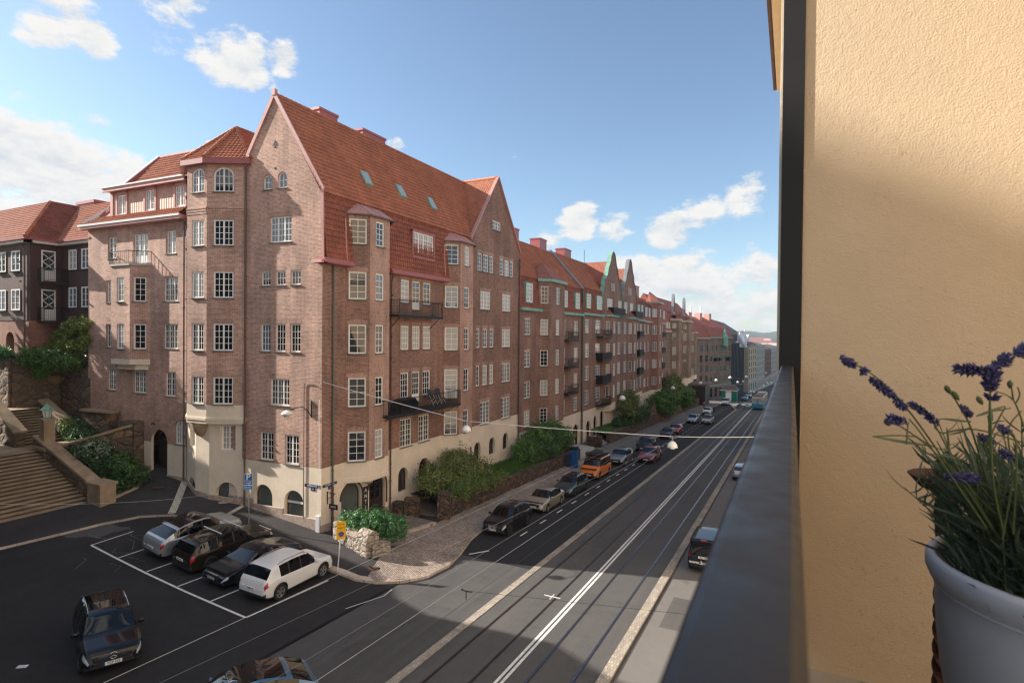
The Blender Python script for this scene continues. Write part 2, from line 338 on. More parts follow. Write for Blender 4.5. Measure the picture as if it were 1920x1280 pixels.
def cladding():
    m, n, b = newmat('wood_cladding'); uv = uv_co(n); sp = node(n, 'ShaderNodeSeparateXYZ'); n.links.new(uv, sp.inputs[0])
    a = node(n, 'ShaderNodeMath', operation='MULTIPLY'); n.links.new(sp.outputs[0], a.inputs[0]); a.inputs[1].default_value = 1 / .22
    f = node(n, 'ShaderNodeMath', operation='FRACT'); n.links.new(a.outputs[0], f.inputs[0])
    st = mapr(n, f.outputs[0], .22, .26, 1, 0)
    nz = noise_n(n, world_co(n), 2.5, 5); c = mixc(n, nz.outputs['Fac'], (.050, .018, .016), (.085, .034, .029)); c = mixc(n, mapr(n, st, 0, 1, 0, .3), c, (.12, .05, .045))
    n.links.new(c, b.inputs['Base Color']); S_(b, Roughness=.6); bump(n, b, st, 1.0, .03)
cladding()
def glass(name, base, spec=.7, rough=.03):
    m, n, b = newmat(name); S_(b, Base_Color=base, Roughness=rough, IOR=1.52)
    b.inputs['Specular IOR Level'].default_value = spec
    nz = noise_n(n, world_co(n), 1.6, 1); (bump(n, b, nz.outputs['Fac'], .12, .03) if name.startswith('glass') else None); return m
glass('glass_dark', (.012, .014, .017), 1.0)
glass('glass_mid', (.07, .07, .065), .9)
glass('glass_curtain', (.42, .41, .38), .5, .1)
glass('glass_blue', (.10, .14, .19), 1.0)
glass('glass_shop', (.10, .12, .115), .6)
glass('car_glass', (.004, .005, .007), .6, .02)
glass('skylight', (.35, .42, .44), 1.0, .1)
def gradient_leaf(name, c1, c2, c3, trans=.25):
    m, n, b = newmat(name); g = node(n, 'ShaderNodeNewGeometry')
    cr = node(n, 'ShaderNodeValToRGB'); e = cr.color_ramp.elements
    e[0].color = c1 + (1,); e[1].color = c3 + (1,); x = e.new(.5); x.color = c2 + (1,)
    n.links.new(g.outputs['Random Per Island'], cr.inputs[0])
    big = noise_n(n, g.outputs['Position'], .9, 4); f = mapr(n, big.outputs['Fac'], .3, .7, .7, 1.3); c = mixc(n, 1.0, cr.outputs[0], f, 'MULTIPLY')
    n.links.new(c, b.inputs['Base Color']); S_(b, Roughness=.5)
    tr = node(n, 'ShaderNodeBsdfTranslucent'); n.links.new(c, tr.inputs[0]); ms = node(n, 'ShaderNodeMixShader'); ms.inputs[0].default_value = trans
    o = n.nodes['Material Output']; n.links.new(b.outputs[0], ms.inputs[1]); n.links.new(tr.outputs[0], ms.inputs[2]); n.links.new(ms.outputs[0], o.inputs[0])
gradient_leaf('leaf_green', (0.049, 0.121, 0.023), (0.094, 0.202, 0.038), (0.161, 0.296, 0.058))
gradient_leaf('leaf_dark', (0.024, 0.068, 0.021), (0.048, 0.109, 0.031), (0.097, 0.181, 0.052))
gradient_leaf('leaf_yellow', (0.115, 0.172, 0.017), (0.196, 0.253, 0.029), (0.276, 0.322, 0.046))
gradient_leaf('leaf_gloss', (0.032, 0.112, 0.032), (0.064, 0.192, 0.048), (0.160, 0.352, 0.128))
gradient_leaf('leaf_olive', (0.105, 0.140, 0.033), (0.163, 0.210, 0.050), (0.256, 0.280, 0.083))
gradient_leaf('leaf_flowering', (0.034, 0.081, 0.034), (0.069, 0.138, 0.057), (0.517, 0.552, 0.414))
gradient_leaf('grass_blade', (.05, .12, .02), (.08, .19, .03), (.12, .26, .04))
gradient_leaf('lavender_leaf', (.05, .09, .06), (.09, .14, .09), (.15, .20, .12))
gradient_leaf('lavender_stem', (.09, .14, .04), (.14, .19, .06), (.18, .24, .09))
gradient_leaf('lavender_bloom', (.03, .03, .10), (.06, .055, .17), (.14, .13, .30), .1)
plain('bark', (.10, .075, .055), .9, var=.3, vscale=6)
plain('lawn', (.06, .15, .03), .9, var=.3, vscale=3, bumps=.5)
def paint(name, col, flake=.0, rough=.22):
    m, n, b = newmat(name); dk_ = max(col) < .12; S_(b, Base_Color=col, Roughness=.35, Metallic=flake)
    b.inputs['Specular IOR Level'].default_value = .1 if dk_ else .5; b.inputs['Coat Weight'].default_value = .75 if dk_ else 1.0; b.inputs['Coat Roughness'].default_value = .03; return m
for a, c, fl in (('white', (.72, .72, .72), 0), ('silver', (.42, .44, .48), .6), ('black', (.008, .008, .010), .1), ('brownblack', (.022, .016, .013), .3), ('navy', (.006, .010, .022), .3),
              ('blue', (.055, .15, .27), .4), ('champagne', (.42, .38, .30), .5), ('teal', (.05, .085, .085), .5), ('orange', (.80, .20, .012), 0), ('gray', (.24, .27, .31), .5),
              ('red', (.20, .006, .009), .2), ('brightred', (.42, .008, .014), .1), ('lightblue', (.30, .48, .60), .3), ('palesilver', (.50, .50, .49), .4)):
    paint('paint_' + a, c, fl)
plain('car_plastic', (.018, .018, .020), .6, var=.1)
plain('tyre', (.014, .014, .015), .85, var=.1)
plain('alloy', (.50, .50, .52), .3, metal=.8, var=.05)
plain('dark_alloy', (.06, .06, .065), .35, metal=.6, var=.05)
plain('chrome', (.75, .76, .78), .12, metal=1.0, var=.02)
plain('plate_white', (.75, .75, .72), .5, var=.02)
plain('text_black', (.01, .01, .01), .6, var=.02)
plain('text_white', (.8, .8, .8), .6, var=.02)
glass('headlight', (.35, .37, .4), 1.0, .1); glass('taillight', (.45, .008, .012), 1.0, .15)
# ------------------------------------------------------------------ object helpers
def empty(name, loc, label, cat, group=None, kind=None):
    o = bpy.data.objects.new(name, None); COL.objects.link(o); o.location = loc
    o['label'] = label; o['category'] = cat
    if group: o['group'] = group
    if kind: o['kind'] = kind
    return o
def tag(o, label, cat, group=None, kind=None):
    o['label'] = label
    if cat: o['category'] = cat
    if group: o['group'] = group
    if kind: o['kind'] = kind
    return o
def link(name, mesh, parent=None, mw=None):
    o = bpy.data.objects.new(name, mesh); COL.objects.link(o)
    mw = mw or Matrix.Identity(4)
    if parent is not None:
        o.parent = parent; o.matrix_basis = wm(parent).inverted() @ mw
    else: o.matrix_basis = mw
    return o
def wm(o): return o.matrix_basis.copy() if o.parent is None else wm(o.parent) @ o.matrix_basis
class MB:
    def __init__(s, mat='plaster'):
        s.v = []; s.f = []; s.mi = []; s.mats = []; s.cur = 0; s.smooth = False; s.sm = []; s.m(mat)
    def m(s, name):
        if name not in s.mats: s.mats.append(name)
        s.cur = s.mats.index(name); return s
    def face(s, pts):
        i = len(s.v); s.v += [tuple(p) for p in pts]; s.f.append(tuple(range(i, i + len(pts)))); s.mi.append(s.cur); s.sm.append(s.smooth)
    def mesh_part(s, verts, faces):
        i = len(s.v); s.v += [tuple(p) for p in verts]
        for f in faces: s.f.append(tuple(i + k for k in f)); s.mi.append(s.cur); s.sm.append(s.smooth)
    def box(s, x0, y0, z0, x1, y1, z1, M=None, b=0.0):
        v = [(x, y, z) for z in (z0, z1) for y in (y0, y1) for x in (x0, x1)]
        if M is not None: v = [tuple(M @ Vector(p)) for p in v]
        s.mesh_part(v, [(0, 2, 3, 1), (4, 5, 7, 6), (0, 1, 5, 4), (2, 6, 7, 3), (0, 4, 6, 2), (1, 3, 7, 5)])
    def prism(s, poly, z0, z1, M=None):
        n = len(poly); v = [(p[0], p[1], z0) for p in poly] + [(p[0], p[1], z1) for p in poly]
        if M is not None: v = [tuple(M @ Vector(p)) for p in v]
        s.mesh_part(v, [tuple(range(n - 1, -1, -1)), tuple(range(n, 2 * n))] + [(i, (i + 1) % n, n + (i + 1) % n, n + i) for i in range(n)])
    def tube(s, pts, r, seg=8, r1=None, cap=True):
        pts = [Vector(p) for p in pts]; n = len(pts); vs = []; old = s.smooth; s.smooth = True
        up = None
        for i, p in enumerate(pts):
            t = (pts[min(i + 1, n - 1)] - pts[max(i - 1, 0)]).normalized()
            if up is None: up = t.orthogonal().normalized()
            up = (up - t * up.dot(t)).normalized(); w = t.cross(up)
            rr = r if r1 is None else r + (r1 - r) * i / (n - 1)
            if isinstance(r, (list, tuple)): rr = r[i]
            for k in range(seg):
                a = 2 * math.pi * k / seg; vs.append(p + up * (math.cos(a) * rr) + w * (math.sin(a) * rr))
        fs = [(i * seg + k, i * seg + (k + 1) % seg, (i + 1) * seg + (k + 1) % seg, (i + 1) * seg + k) for i in range(n - 1) for k in range(seg)]
        s.mesh_part(vs, fs)
        s.smooth = False
        if cap: s.mesh_part(vs[:seg], [tuple(range(seg - 1, -1, -1))]); s.mesh_part(vs[-seg:], [tuple(range(seg))])
        s.smooth = old
    def lathe(s, prof, c=(0, 0, 0), seg=20, M=None, a0=0, a1=2 * math.pi):
        vs = []; n = len(prof); full = abs(a1 - a0 - 2 * math.pi) < 1e-6; K = seg if full else seg + 1
        for (r, z) in prof:
            for k in range(K):
                a = a0 + (a1 - a0) * k / seg; p = Vector((c[0] + r * math.cos(a), c[1] + r * math.sin(a), c[2] + z)); vs.append(M @ p if M is not None else p)
        fs = []
        for i in range(n - 1):
            for k in range(seg): fs.append((i * K + k, i * K + (k + 1) % K, (i + 1) * K + (k + 1) % K, (i + 1) * K + k))
        s.mesh_part(vs, fs)
    def build(s, name, parent=None, mw=None, uv=True):
        return link(name, s.mesh(name, uv), parent, mw)
    def mesh(s, name, uv=True):
        me = bpy.data.meshes.new(name); me.from_pydata(s.v, [], s.f)
        for q in s.mats: me.materials.append(MATS[q])
        me.polygons.foreach_set('material_index', s.mi); me.polygons.foreach_set('use_smooth', s.sm)
        if uv and len(s.f):
            ul = me.uv_layers.new(name='UVMap'); nl = len(me.loops)
            nor = np.zeros(len(me.polygons) * 3); me.polygons.foreach_get('normal', nor); nor = nor.reshape(-1, 3)
            z = np.array([0, 0, 1.0]); t = np.cross(z, nor); ln = np.linalg.norm(t, axis=1); t[ln < .05] = (1, 0, 0); ln[ln < .05] = 1; t /= ln[:, None]
            bb = np.cross(nor, t); li = np.zeros(nl, dtype=int); me.loops.foreach_get('vertex_index', li)
            lt = np.zeros(len(me.polygons), dtype=int); me.polygons.foreach_get('loop_total', lt); pf = np.repeat(np.arange(len(lt)), lt)
            co = np.array(s.v)[li]; u = (co * t[pf]).sum(1); v = (co * bb[pf]).sum(1); u2 = np.empty(nl * 2); u2[0::2] = u; u2[1::2] = v
            ul.data.foreach_set('uv', u2)
        me.update(); return me
def frame(p0, d, z=0.0):
    """local x = along the wall (seen from outside left to right), local y = into the wall, local z = up"""
    n = (-d[1], d[0])
    return Matrix(((d[0], n[0], 0, p0[0]), (d[1], n[1], 0, p0[1]), (0, 0, 1, z), (0, 0, 0, 1)))
def clip2(poly, a, b, c):  # keep a*u + b*z <= c ; points may carry extra values
    o = []
    for i in range(len(poly)):
        p, q = poly[i], poly[(i + 1) % len(poly)]; dp = a * p[0] + b * p[1] - c; dq = a * q[0] + b * q[1] - c
        if dp <= 1e-9: o.append(p)
        if (dp < -1e-9 and dq > 1e-9) or (dp > 1e-9 and dq < -1e-9):
            t = dp / (dp - dq); o.append(tuple(pi + (qi - pi) * t for pi, qi in zip(p, q)))
    return o
def halfplanes(poly):  # convex polygon (ccw) -> clip lines
    r = []
    for i in range(len(poly)):
        (x0, y0), (x1, y1) = poly[i], poly[(i + 1) % len(poly)]; a, b = (y1 - y0), -(x1 - x0); r.append((a, b, a * x0 + b * y0))
    return r
def arch_pts(u0, u1, z0, z1, kind, n=10):
    """outline of an opening, counter clockwise from the lower left"""
    w = u1 - u0; c = (u0 + u1) / 2
    if kind == 'rect': return [(u0, z0), (u1, z0), (u1, z1), (u0, z1)]
    if kind == 'round': r = w / 2; zs = z1 - r; arc = [(c + r * math.cos(a), zs + r * math.sin(a)) for a in np.linspace(0, math.pi, 2 * n + 1)]
    elif kind == 'seg': h = w * .16; zs = z1 - h; R = (w * w / 4 + h * h) / (2 * h); a = math.asin(w / 2 / R); arc = [(c + R * math.sin(t), zs + h - R + R * math.cos(t)) for t in np.linspace(a, -a, n)]
    elif kind == 'point':
        h = w * .42; zs = z1 - h; arc = [(u1 - w / 2 * (1 - math.cos(t)) ** .9, zs + h * math.sin(t) ** .8) for t in np.linspace(0, math.pi / 2, n)]; arc[-1] = (c, z1)
        arc += [(2 * c - p[0], p[1]) for p in arc[-2::-1]]
    return [(u0, z0), (u1, z0)] + [(max(u0, min(u1, p[0])), p[1]) for p in arc]
def wall(mb, p0, d, U, z0, z1, ops=(), clips=(), reveal=.14, zones=None, revmat=None, u_start=0.0):
    """zones: [(ztop, material)] from the bottom; ops: (u0,u1,z0,z1,kind)"""
    M = frame(p0, d); zones = zones or [(z1, mb.mats[mb.cur])]
    us = sorted({u_start, U} | {o[0] for o in ops} | {o[1] for o in ops}); zs = sorted({z0, z1} | {o[2] for o in ops} | {o[3] for o in ops} | {q[0] for q in zones if z0 < q[0] < z1})
    us = [u for u in us if u_start - 1e-6 <= u <= U + 1e-6]; zs = [z for z in zs if z0 - 1e-6 <= z <= z1 + 1e-6]
    def zmat(z):
        for zt, q in zones:
            if z < zt: return q
        return zones[-1][1]
    def emit(poly):
        for c in clips:
            poly = clip2(poly, *c)
            if len(poly) < 3: return
        mb.face([M @ Vector((p[0], 0, p[1])) for p in poly])
    for i in range(len(us) - 1):
        for j in range(len(zs) - 1):
            uc, zc = (us[i] + us[i + 1]) / 2, (zs[j] + zs[j + 1]) / 2
            if any(o[0] < uc < o[1] and o[2] < zc < o[3] for o in ops): continue
            mb.m(zmat(zc)); emit([(us[i], zs[j]), (us[i + 1], zs[j]), (us[i + 1], zs[j + 1]), (us[i], zs[j + 1])])
    for o in ops:
        k = o[4] if len(o) > 4 else 'rect'; pts = arch_pts(*o[:4], k); mb.m(zmat(o[3] - .05))
        if k != 'rect':
            arc = pts[1:]; top = o[3]; cu = (o[0] + o[1]) / 2
            for a, b in zip(arc, arc[1:] + [pts[0]]):
                if abs(a[0] - b[0]) < 1e-6: continue
                emit([b, a, (a[0], top), (b[0], top)] if a[1] < top - 1e-6 or b[1] < top - 1e-6 else [b, a, (a[0], top)])
        mb.m(revmat or zmat((o[2] + o[3]) / 2)); n = len(pts)
        for i in range(n):
            a, b = pts[i], pts[(i + 1) % n]
            mb.face([M @ Vector((a[0], 0, a[1])), M @ Vector((a[0], reveal, a[1])), M @ Vector((b[0], reveal, b[1])), M @ Vector((b[0], 0, b[1]))])
_wc = {}
def window_mesh(w, h, kind, cas, px, pz, mat='white_paint', sill='green_pipe', ft=.085, low=0.0, glassk='glass_dark', shop=False):
    key = (round(w, 2), round(h, 2), kind, cas, px, pz, mat, sill, ft, low, glassk)
    if key in _wc: return _wc[key]
    f = MB(mat); out = arch_pts(0, w, 0, h, kind); s = (w - 2 * ft) / w
    inn = [(ft + p[0] * s, ft + p[1] * (h - 2 * ft) / h) for p in out]; n = len(out)
    for i in range(n):
        j = (i + 1) % n; a, b, c, d_ = out[i], out[j], inn[j], inn[i]
        f.face([(a[0], 0, a[1]), (b[0], 0, b[1]), (c[0], 0, c[1]), (d_[0], 0, d_[1])])
        f.face([(d_[0], 0, d_[1]), (c[0], 0, c[1]), (c[0], .07, c[1]), (d_[0], .07, d_[1])])
    def top(x):
        best = ft
        for i in range(n):
            a, b = inn[i], inn[(i + 1) % n]
            if min(a[0], b[0]) - 1e-6 <= x <= max(a[0], b[0]) + 1e-6 and abs(a[0] - b[0]) > 1e-6:
                best = max(best, a[1] + (b[1] - a[1]) * (x - a[0]) / (b[0] - a[0]))
        return best
    def side(z):
        xs = []
        for i in range(n):
            a, b = inn[i], inn[(i + 1) % n]
            if min(a[1], b[1]) - 1e-6 <= z <= max(a[1], b[1]) + 1e-6 and abs(a[1] - b[1]) > 1e-6: xs.append(a[0] + (b[0] - a[0]) * (z - a[1]) / (b[1] - a[1]))
        return (min(xs), max(xs)) if xs else (ft, w - ft)
    iw = w - 2 * ft
    for k in range(1, cas):
        x = ft + iw * k / cas; f.box(x - .045, -.005, ft, x + .045, .065, top(x))
    for k in range(cas):
        xa = ft + iw * k / cas + (.045 if k else 0); xb = ft + iw * (k + 1) / cas - (.045 if k < cas - 1 else 0)
        for i in range(1, px): x = xa + (xb - xa) * i / px; f.box(x - .016, .02, ft + low, x + .016, .06, top(x))
    for i in range(1, pz):
        z = ft + low + (h - 2 * ft - low) * i / pz; a, b = side(z); f.box(a, .022, z - .016, b, .062, z + .016)
    if low: a = ft; f.box(ft, .015, ft, w - ft, .05, ft + low)
    if sill: f.m(sill); f.box(-.05, -.17, -.05, w + .05, .04, -.005)
    me = f.mesh('window_frame'); g = MB(glassk); P = [(p[0], .045, p[1]) for p in inn]
    if glassk == 'glass_mix':
        pass
    g.face(P); gm = g.mesh('pane'); _wc[key] = (me, gm); return me, gm
GL = ['glass_dark'] * 6 + ['glass_mid'] * 3 + ['glass_curtain'] * 1 + ['glass_blue']
def window(root, p0, d, u0, u1, z0, z1, kind='rect', cas=1, px=2, pz=4, rec=.05, name='window', glassk=None, **k):
    g = glassk or random.choice(GL)
    fm, gm = window_mesh(u1 - u0, z1 - z0, kind, cas, px, pz, glassk=g, **k)
    M = frame(p0, d) @ Matrix.Translation((u0, rec, z0)); w = link(name, fm, root, M); pn = link('pane', gm, w, M); return w
# ---- pantile roofs as real geometry
def tile_roof(mb, origin, udir, vdir, poly, tw=.25, th=.34, amp=.042, step=.055, fine=True):
    """poly: convex, ccw, in (u along eave, v up the slope) metres"""
    o = Vector(origin); U = Vector(udir).normalized(); V = Vector(vdir).normalized(); N = U.cross(V).normalized()
    hp = halfplanes(poly); u0 = min(p[0] for p in poly); u1 = max(p[0] for p in poly); v0 = min(p[1] for p in poly); v1 = max(p[1] for p in poly)
    k = 4 if fine else 2; du = tw / k; nu = int(math.ceil((u1 - u0) / du)); nv = int(math.ceil((v1 - v0) / th)); wave = [0, .8, 1.0, .35] if k == 4 else [0, 1.0]
    old = mb.smooth; mb.smooth = False
    for j in range(nv):
        va, vb = v0 + j * th, v0 + (j + 1) * th
        for i in range(nu):
            ua, ub = u0 + i * du, u0 + (i + 1) * du; ha, hb = amp * wave[i % k], amp * wave[(i + 1) % k]
            q = [(ua, va, ha + step), (ub, va, hb + step), (ub, vb, hb), (ua, vb, ha)]
            r = [(ua, va, ha - step * .2), (ub, va, hb - step * .2), (ub, va + 1e-4, hb + step), (ua, va + 1e-4, ha + step)]
            inside = all(a * p[0] + b * p[1] <= c + 1e-9 for p in q for (a, b, c) in hp)
            for F in (q, r):
                if not inside:
                    for c in hp:
                        F = clip2(F, *c)
                        if len(F) < 3: break
                if len(F) >= 3: mb.face([o + U * p[0] + V * p[1] + N * p[2] for p in F])
    mb.smooth = old
def roof_plane(mb, pts, tiles=True, mat='tile_orange', fine=True, off=.03):
    """pts: coplanar convex polygon, first edge = eave, ccw seen from outside"""
    P = [Vector(p) for p in pts]; U = (P[1] - P[0]).normalized(); N = U.cross(P[2] - P[1]).normalized()
    if U.cross(P[-1] - P[0]).length > U.cross(P[2] - P[1]).length: N = U.cross(P[-1] - P[0]).normalized()
    V = N.cross(U).normalized(); mb.m(mat)
    if not tiles: mb.face(P); return
    q = [((p - P[0]).dot(U), (p - P[0]).dot(V)) for p in P]
    tile_roof(mb, P[0] + N * off, U, V, q, fine=fine); mb.face([p - N * .02 for p in P])
def strip(mb, a, b, w, h, up=(0, 0, 1)):
    """a bar of section w x h from a to b"""
    a, b = Vector(a), Vector(b); t = (b - a).normalized(); s_ = t.cross(Vector(up)).normalized(); n = s_.cross(t)
    vs = [p + s_ * i * w / 2 + n * j * h / 2 for p in (a, b) for i, j in ((-1, -1), (1, -1), (1, 1), (-1, 1))]
    mb.mesh_part(vs, [(0, 1, 2, 3), (7, 6, 5, 4), (0, 4, 5, 1), (1, 5, 6, 2), (2, 6, 7, 3), (3, 7, 4, 0)])
def ridge_tiles(mb, a, b, r=.13, mat='tile_orange'):
    mb.m(mat); a, b = Vector(a), Vector(b); n = max(2, int((b - a).length / .36)); pts = []; rr = []
    for i in range(n):
        p = a.lerp(b, i / n); q = a.lerp(b, (i + .96) / n); pts += [p, q]; rr += [r * 1.12, r * .88]
    mb.tube(pts, rr, 8)
def balcony(root, p0, d, u0, u1, z, dep=1.1, h=1.0, name='balcony', slab='dark_metal', solid=False, bars=.12, brackets=True):
    M = frame(p0, d); b = MB(slab); b.box(u0, -dep, z - .12, u1, 0, z, M); b.box(u0 - .03, -dep - .03, z - .2, u1 + .03, -dep + .04, z + .02, M)
    bal = b.build(name, root)
    r = MB('dark_metal'); c = [(u0, 0), (u0, -dep), (u1, -dep), (u1, 0)]
    for (x, y) in c: r.box(x - .02, y - .02, z, x + .02, y + .02, z + h, M)
    for (a, q) in zip(c, c[1:]):
        A = M @ Vector((a[0], a[1], z + h)); B = M @ Vector((q[0], q[1], z + h)); strip(r, A, B, .05, .04)
        A2 = M @ Vector((a[0], a[1], z + .1)); B2 = M @ Vector((q[0], q[1], z + .1)); strip(r, A2, B2, .03, .03)
        n = max(1, int((B - A).length / bars))
        for i in range(1, n): p = A2.lerp(B2, i / n); r.box(p.x - .008, p.y - .008, p.z, p.x + .008, p.y + .008, A.z)
        if solid: r.face([A2, B2, B, A])
    r.build('railing', bal)
    if brackets:
        k = MB('dark_metal')
        for x in (u0 + .3, u1 - .3): k.tube([M @ Vector((x, -dep + .1, z - .15)), M @ Vector((x, 0.02, z - .95))], .025, 6)
        k.build('bracket', bal)
    return bal
def pipe(root, pts, mat='green_pipe', r=.055, name='downpipe'):
    m = MB(mat); m.tube(pts, r, 8)
    a, b = Vector(pts[0]), Vector(pts[-1])
    for i in range(1, 6): p = a.lerp(b, i / 6); m.tube([p - Vector((0, 0, .05)), p + Vector((0, 0, .05))], r * 1.35, 8)
    return m.build(name, root)
def seg_header(mb, p0, d, u0, u1, z, h=.32):
    """soldier course over a window, two millimetres proud"""
    M = frame(p0, d); e = .14; mb.m('brick_soldier')
    n = 8
    for i in range(n):
        a = i / n; b = (i + 1) / n; w0, w1 = u0 - e, u1 + e; za = h * (.72 + .28 * math.sin(math.pi * a)); zb = h * (.72 + .28 * math.sin(math.pi * b))
        mb.face([M @ Vector((u0 + (u1 - u0) * a, -.004, z)), M @ Vector((u0 + (u1 - u0) * b, -.004, z)), M @ Vector((w0 + (w1 - w0) * b, -.004, z + zb)), M @ Vector((w0 + (w1 - w0) * a, -.004, z + za))])
def vsub(p, q): return (p[0] - q[0], p[1] - q[1])
def udir(p, q):
    v = vsub(q, p); l = math.hypot(*v); return (v[0] / l, v[1] / l), l
def bay_faces(p0, d, u0, u1, prot, c):
    """plan of a canted bay on a wall: list of (point, direction, length)"""
    M = frame(p0, d); P = [M @ Vector((u, y, 0)) for u, y in ((u0, 0), (u0 + c, -prot), (u1 - c, -prot), (u1, 0))]
    P = [(p.x, p.y) for p in P]; r = []
    for a, b in zip(P, P[1:]):
        dd, l = udir(a, b); r.append((a, dd, l))
    return P, r
def plan_cap(mb, P, z, grow=0.0):
    mb.face([(p[0], p[1], z) for p in P])
# floors of the corner house: (bottom, top) of the windows
F0 = (3.58, 5.36); F1 = (7.03, 8.72); F2 = (10.36, 12.06); F3 = (13.75, 15.35); F4 = (17.15, 18.65); F5 = (20.35, 21.5)
PL = 3.5  # top of the plaster base
# ================================================================== the corner brick house
C0 = (-24.81, 24.55); GD = (.9968, .0797); WD = (.9993, .037)
GL_ = (C0[0] - 7.4 * GD[0], C0[1] - 7.4 * GD[1])      # far end of the gable wall line
house = empty('brick_house', (C0[0], C0[1], -.5), 'large red brick corner house with steep tiled gable, polygonal tower and pale plaster base', 'building')
def gu(u): return 7.4 - u          # measured from the corner
# ---- gable wall
g_ops = []
def gop(ua, ub, z0, z1, kind='rect', cas=1, px=2, pz=4, name='window', **k):
    a, b = gu(max(ua, ub)), gu(min(ua, ub)); g_ops.append((a, b, z0, z1, kind)); GW.append((a, b, z0, z1, kind, cas, px, pz, name, k))
GW = []
gop(4.62, 3.92, 20.33, 21.25, 'point', 1, 2, 2, name='arched_window', glassk='glass_blue'); gop(3.44, 2.73, 20.33, 21.32, 'point', 1, 2, 2, name='arched_window', glassk='glass_blue')
gop(4.07, 2.34, 17.05, 18.62, 'rect', 3, 2, 4, glassk='glass_blue')
for a, b in ((4.76, 3.98), (3.60, 2.80), (2.42, 1.62)): gop(a, b, 14.42, 15.32, 'rect', 1, 3, 2)
for a, b in ((4.79, 3.97), (3.60, 2.80), (2.44, 1.62)): gop(a, b, 10.36, 12.07, 'rect', 1, 3, 4)
gop(3.98, 2.46, 7.07, 8.71, 'rect', 3, 2, 4)
gop(4.79, 3.70, 3.62, 5.37, 'rect', 2, 2, 4); gop(2.81, 1.71, 3.55, 5.32, 'rect', 2, 2, 4)
gop(5.25, 3.77, .52, 2.08, 'round', 1, 1, 1, name='shop_window', glassk='glass_shop', mat='dark_wood', ft=.05, sill='white_paint')
gop(2.81, 1.33, .36, 1.98, 'round', 1, 1, 1, name='shop_window', glassk='glass_shop', mat='dark_wood', ft=.05, sill='white_paint')
gw = MB('brick_pale')
sl_r = 1.64; clips = [(sl_r, 1, 26.05 + sl_r * 3.7), (-sl_r * 1.02, 1, 26.05 - sl_r * 1.02 * 3.7)]
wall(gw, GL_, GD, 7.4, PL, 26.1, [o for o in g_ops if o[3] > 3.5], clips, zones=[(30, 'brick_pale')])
for (a, b, z0, z1, kind, cas, px, pz, nm, k) in GW:
    if z1 > 3.5 and kind == 'rect': seg_header(gw, GL_, GD, a, b, z1)
gw.m('dark_metal')
Mg = frame(GL_, GD)
for (x, z) in ((3.72, 23.2), (3.62, 23.05), (3.82, 23.05), (3.72, 22.9), (3.72, 21.6)): gw.box(x - .06, -.03, z - .06, x + .06, .02, z + .06, Mg)
gw.build('wall', house)
pb = MB('plaster'); wall(pb, GL_, GD, 7.4, -1.2, PL, [o for o in g_ops if o[3] < 3.5], reveal=.28)
pb.build('plaster_base', house)
gr = MB('granite')
for (a, b) in ((0, gu(5.3)), (gu(5.3), gu(2.9)), (gu(2.9), 7.4)):
    za, zb = hz(*[GL_[i] + GD[i] * a for i in (0, 1)]), hz(*[GL_[i] + GD[i] * b for i in (0, 1)]); 
    gr.mesh_part([Mg @ Vector(p) for p in ((a, -.06, za - .5), (b, -.06, zb - .5), (b, -.06, max(zb, za) + .42), (a, -.06, max(zb, za) + .42), (a, 0, max(za, zb) + .46), (b, 0, max(za, zb) + .46))], [(0, 1, 2, 3), (3, 2, 5, 4)])
gr.build('granite_plinth', house)
for (a, b, z0, z1, kind, cas, px, pz, nm, k) in GW:
    window(house, GL_, GD, a, b, z0, z1, kind, cas, px, pz, rec=.09 if z1 > 3.5 else .24, name=nm, **k)
# things seen behind the shop glass: shelf rail of the right hand window
b = MB('white_paint'); b.box(gu(2.75), .20, 1.15, gu(1.36), .235, 1.28, Mg); b.build('window_rail', house)
# verge of the gable
vg = MB('pink_metal')
def gp(u, z, y=-.06): return Mg @ Vector((gu(u), y, z))
for a, c in (((3.7, 26.12), (-.1, 19.95)), ((3.7, 26.12), (7.45, 19.95))):
    A, B = gp(*a), gp(*c); strip(vg, A, B, .22, .10, (0.1, -1, 0)); 
strip(vg, gp(-.02, 19.95), gp(-.12, 15.75), .16, .10, (0.1, -1, 0))
vg.box(gu(3.82), -.14, 26.0, gu(3.58), .1, 26.4, Mg)
vg.build('verge', house)
# ---- street front
SD = (0.0, 1.0); SX = C0[0]; SP = (SX, C0[1])
def yv(y): return y - C0[1]
s_ops = []; SW_ = []
def sop(y0, y1, z0, z1, kind='rect', cas=1, px=2, pz=4, name='window', **k):
    s_ops.append((yv(y0), yv(y1), z0, z1, kind)); SW_.append((yv(y0), yv(y1), z0, z1, kind, cas, px, pz, name, k))
B1 = (26.45, 30.45, 1.05, 1.05); B2 = (37.3, 41.3, 1.0, 1.0)      # bays: start, end, projection, cant run
for (a, b) in ((31.98, 32.92), (33.32, 34.26), (34.66, 35.62)):
    sop(a, b, F3[0] - (.45 if a == 33.32 else 0), F3[1] + .03, 'rect', 1, 2, 4, low=.45 if a == 33.32 else 0, name='balcony_door' if a == 33.32 else 'window')
    sop(a, b, F2[0] + .03, F2[1] + .04, 'rect', 1, 3, 4, glassk='glass_curtain')
    sop(a, b, F1[0] - (.5 if a == 33.32 else .1), F1[1] + .03, 'rect', 1, 3, 4, low=.5 if a == 33.32 else 0, name='balcony_door' if a == 33.32 else 'window')
sop(31.97, 33.3, 3.42, 5.43, 'rect', 2, 2, 5); sop(34.16, 35.5, 3.44, 5.43, 'rect', 2, 2, 5)
sop(31.8, 32.92, .26, 1.96, 'round', 2, 2, 4, mat='dark_wood', name='arched_window', glassk='glass_mid')
sop(34.26, 35.6, -1.0, 2.15, 'round', 1, 1, 1, name='entrance_door', mat='orange_wood', glassk='glass_dark', low=1.7, sill=None)
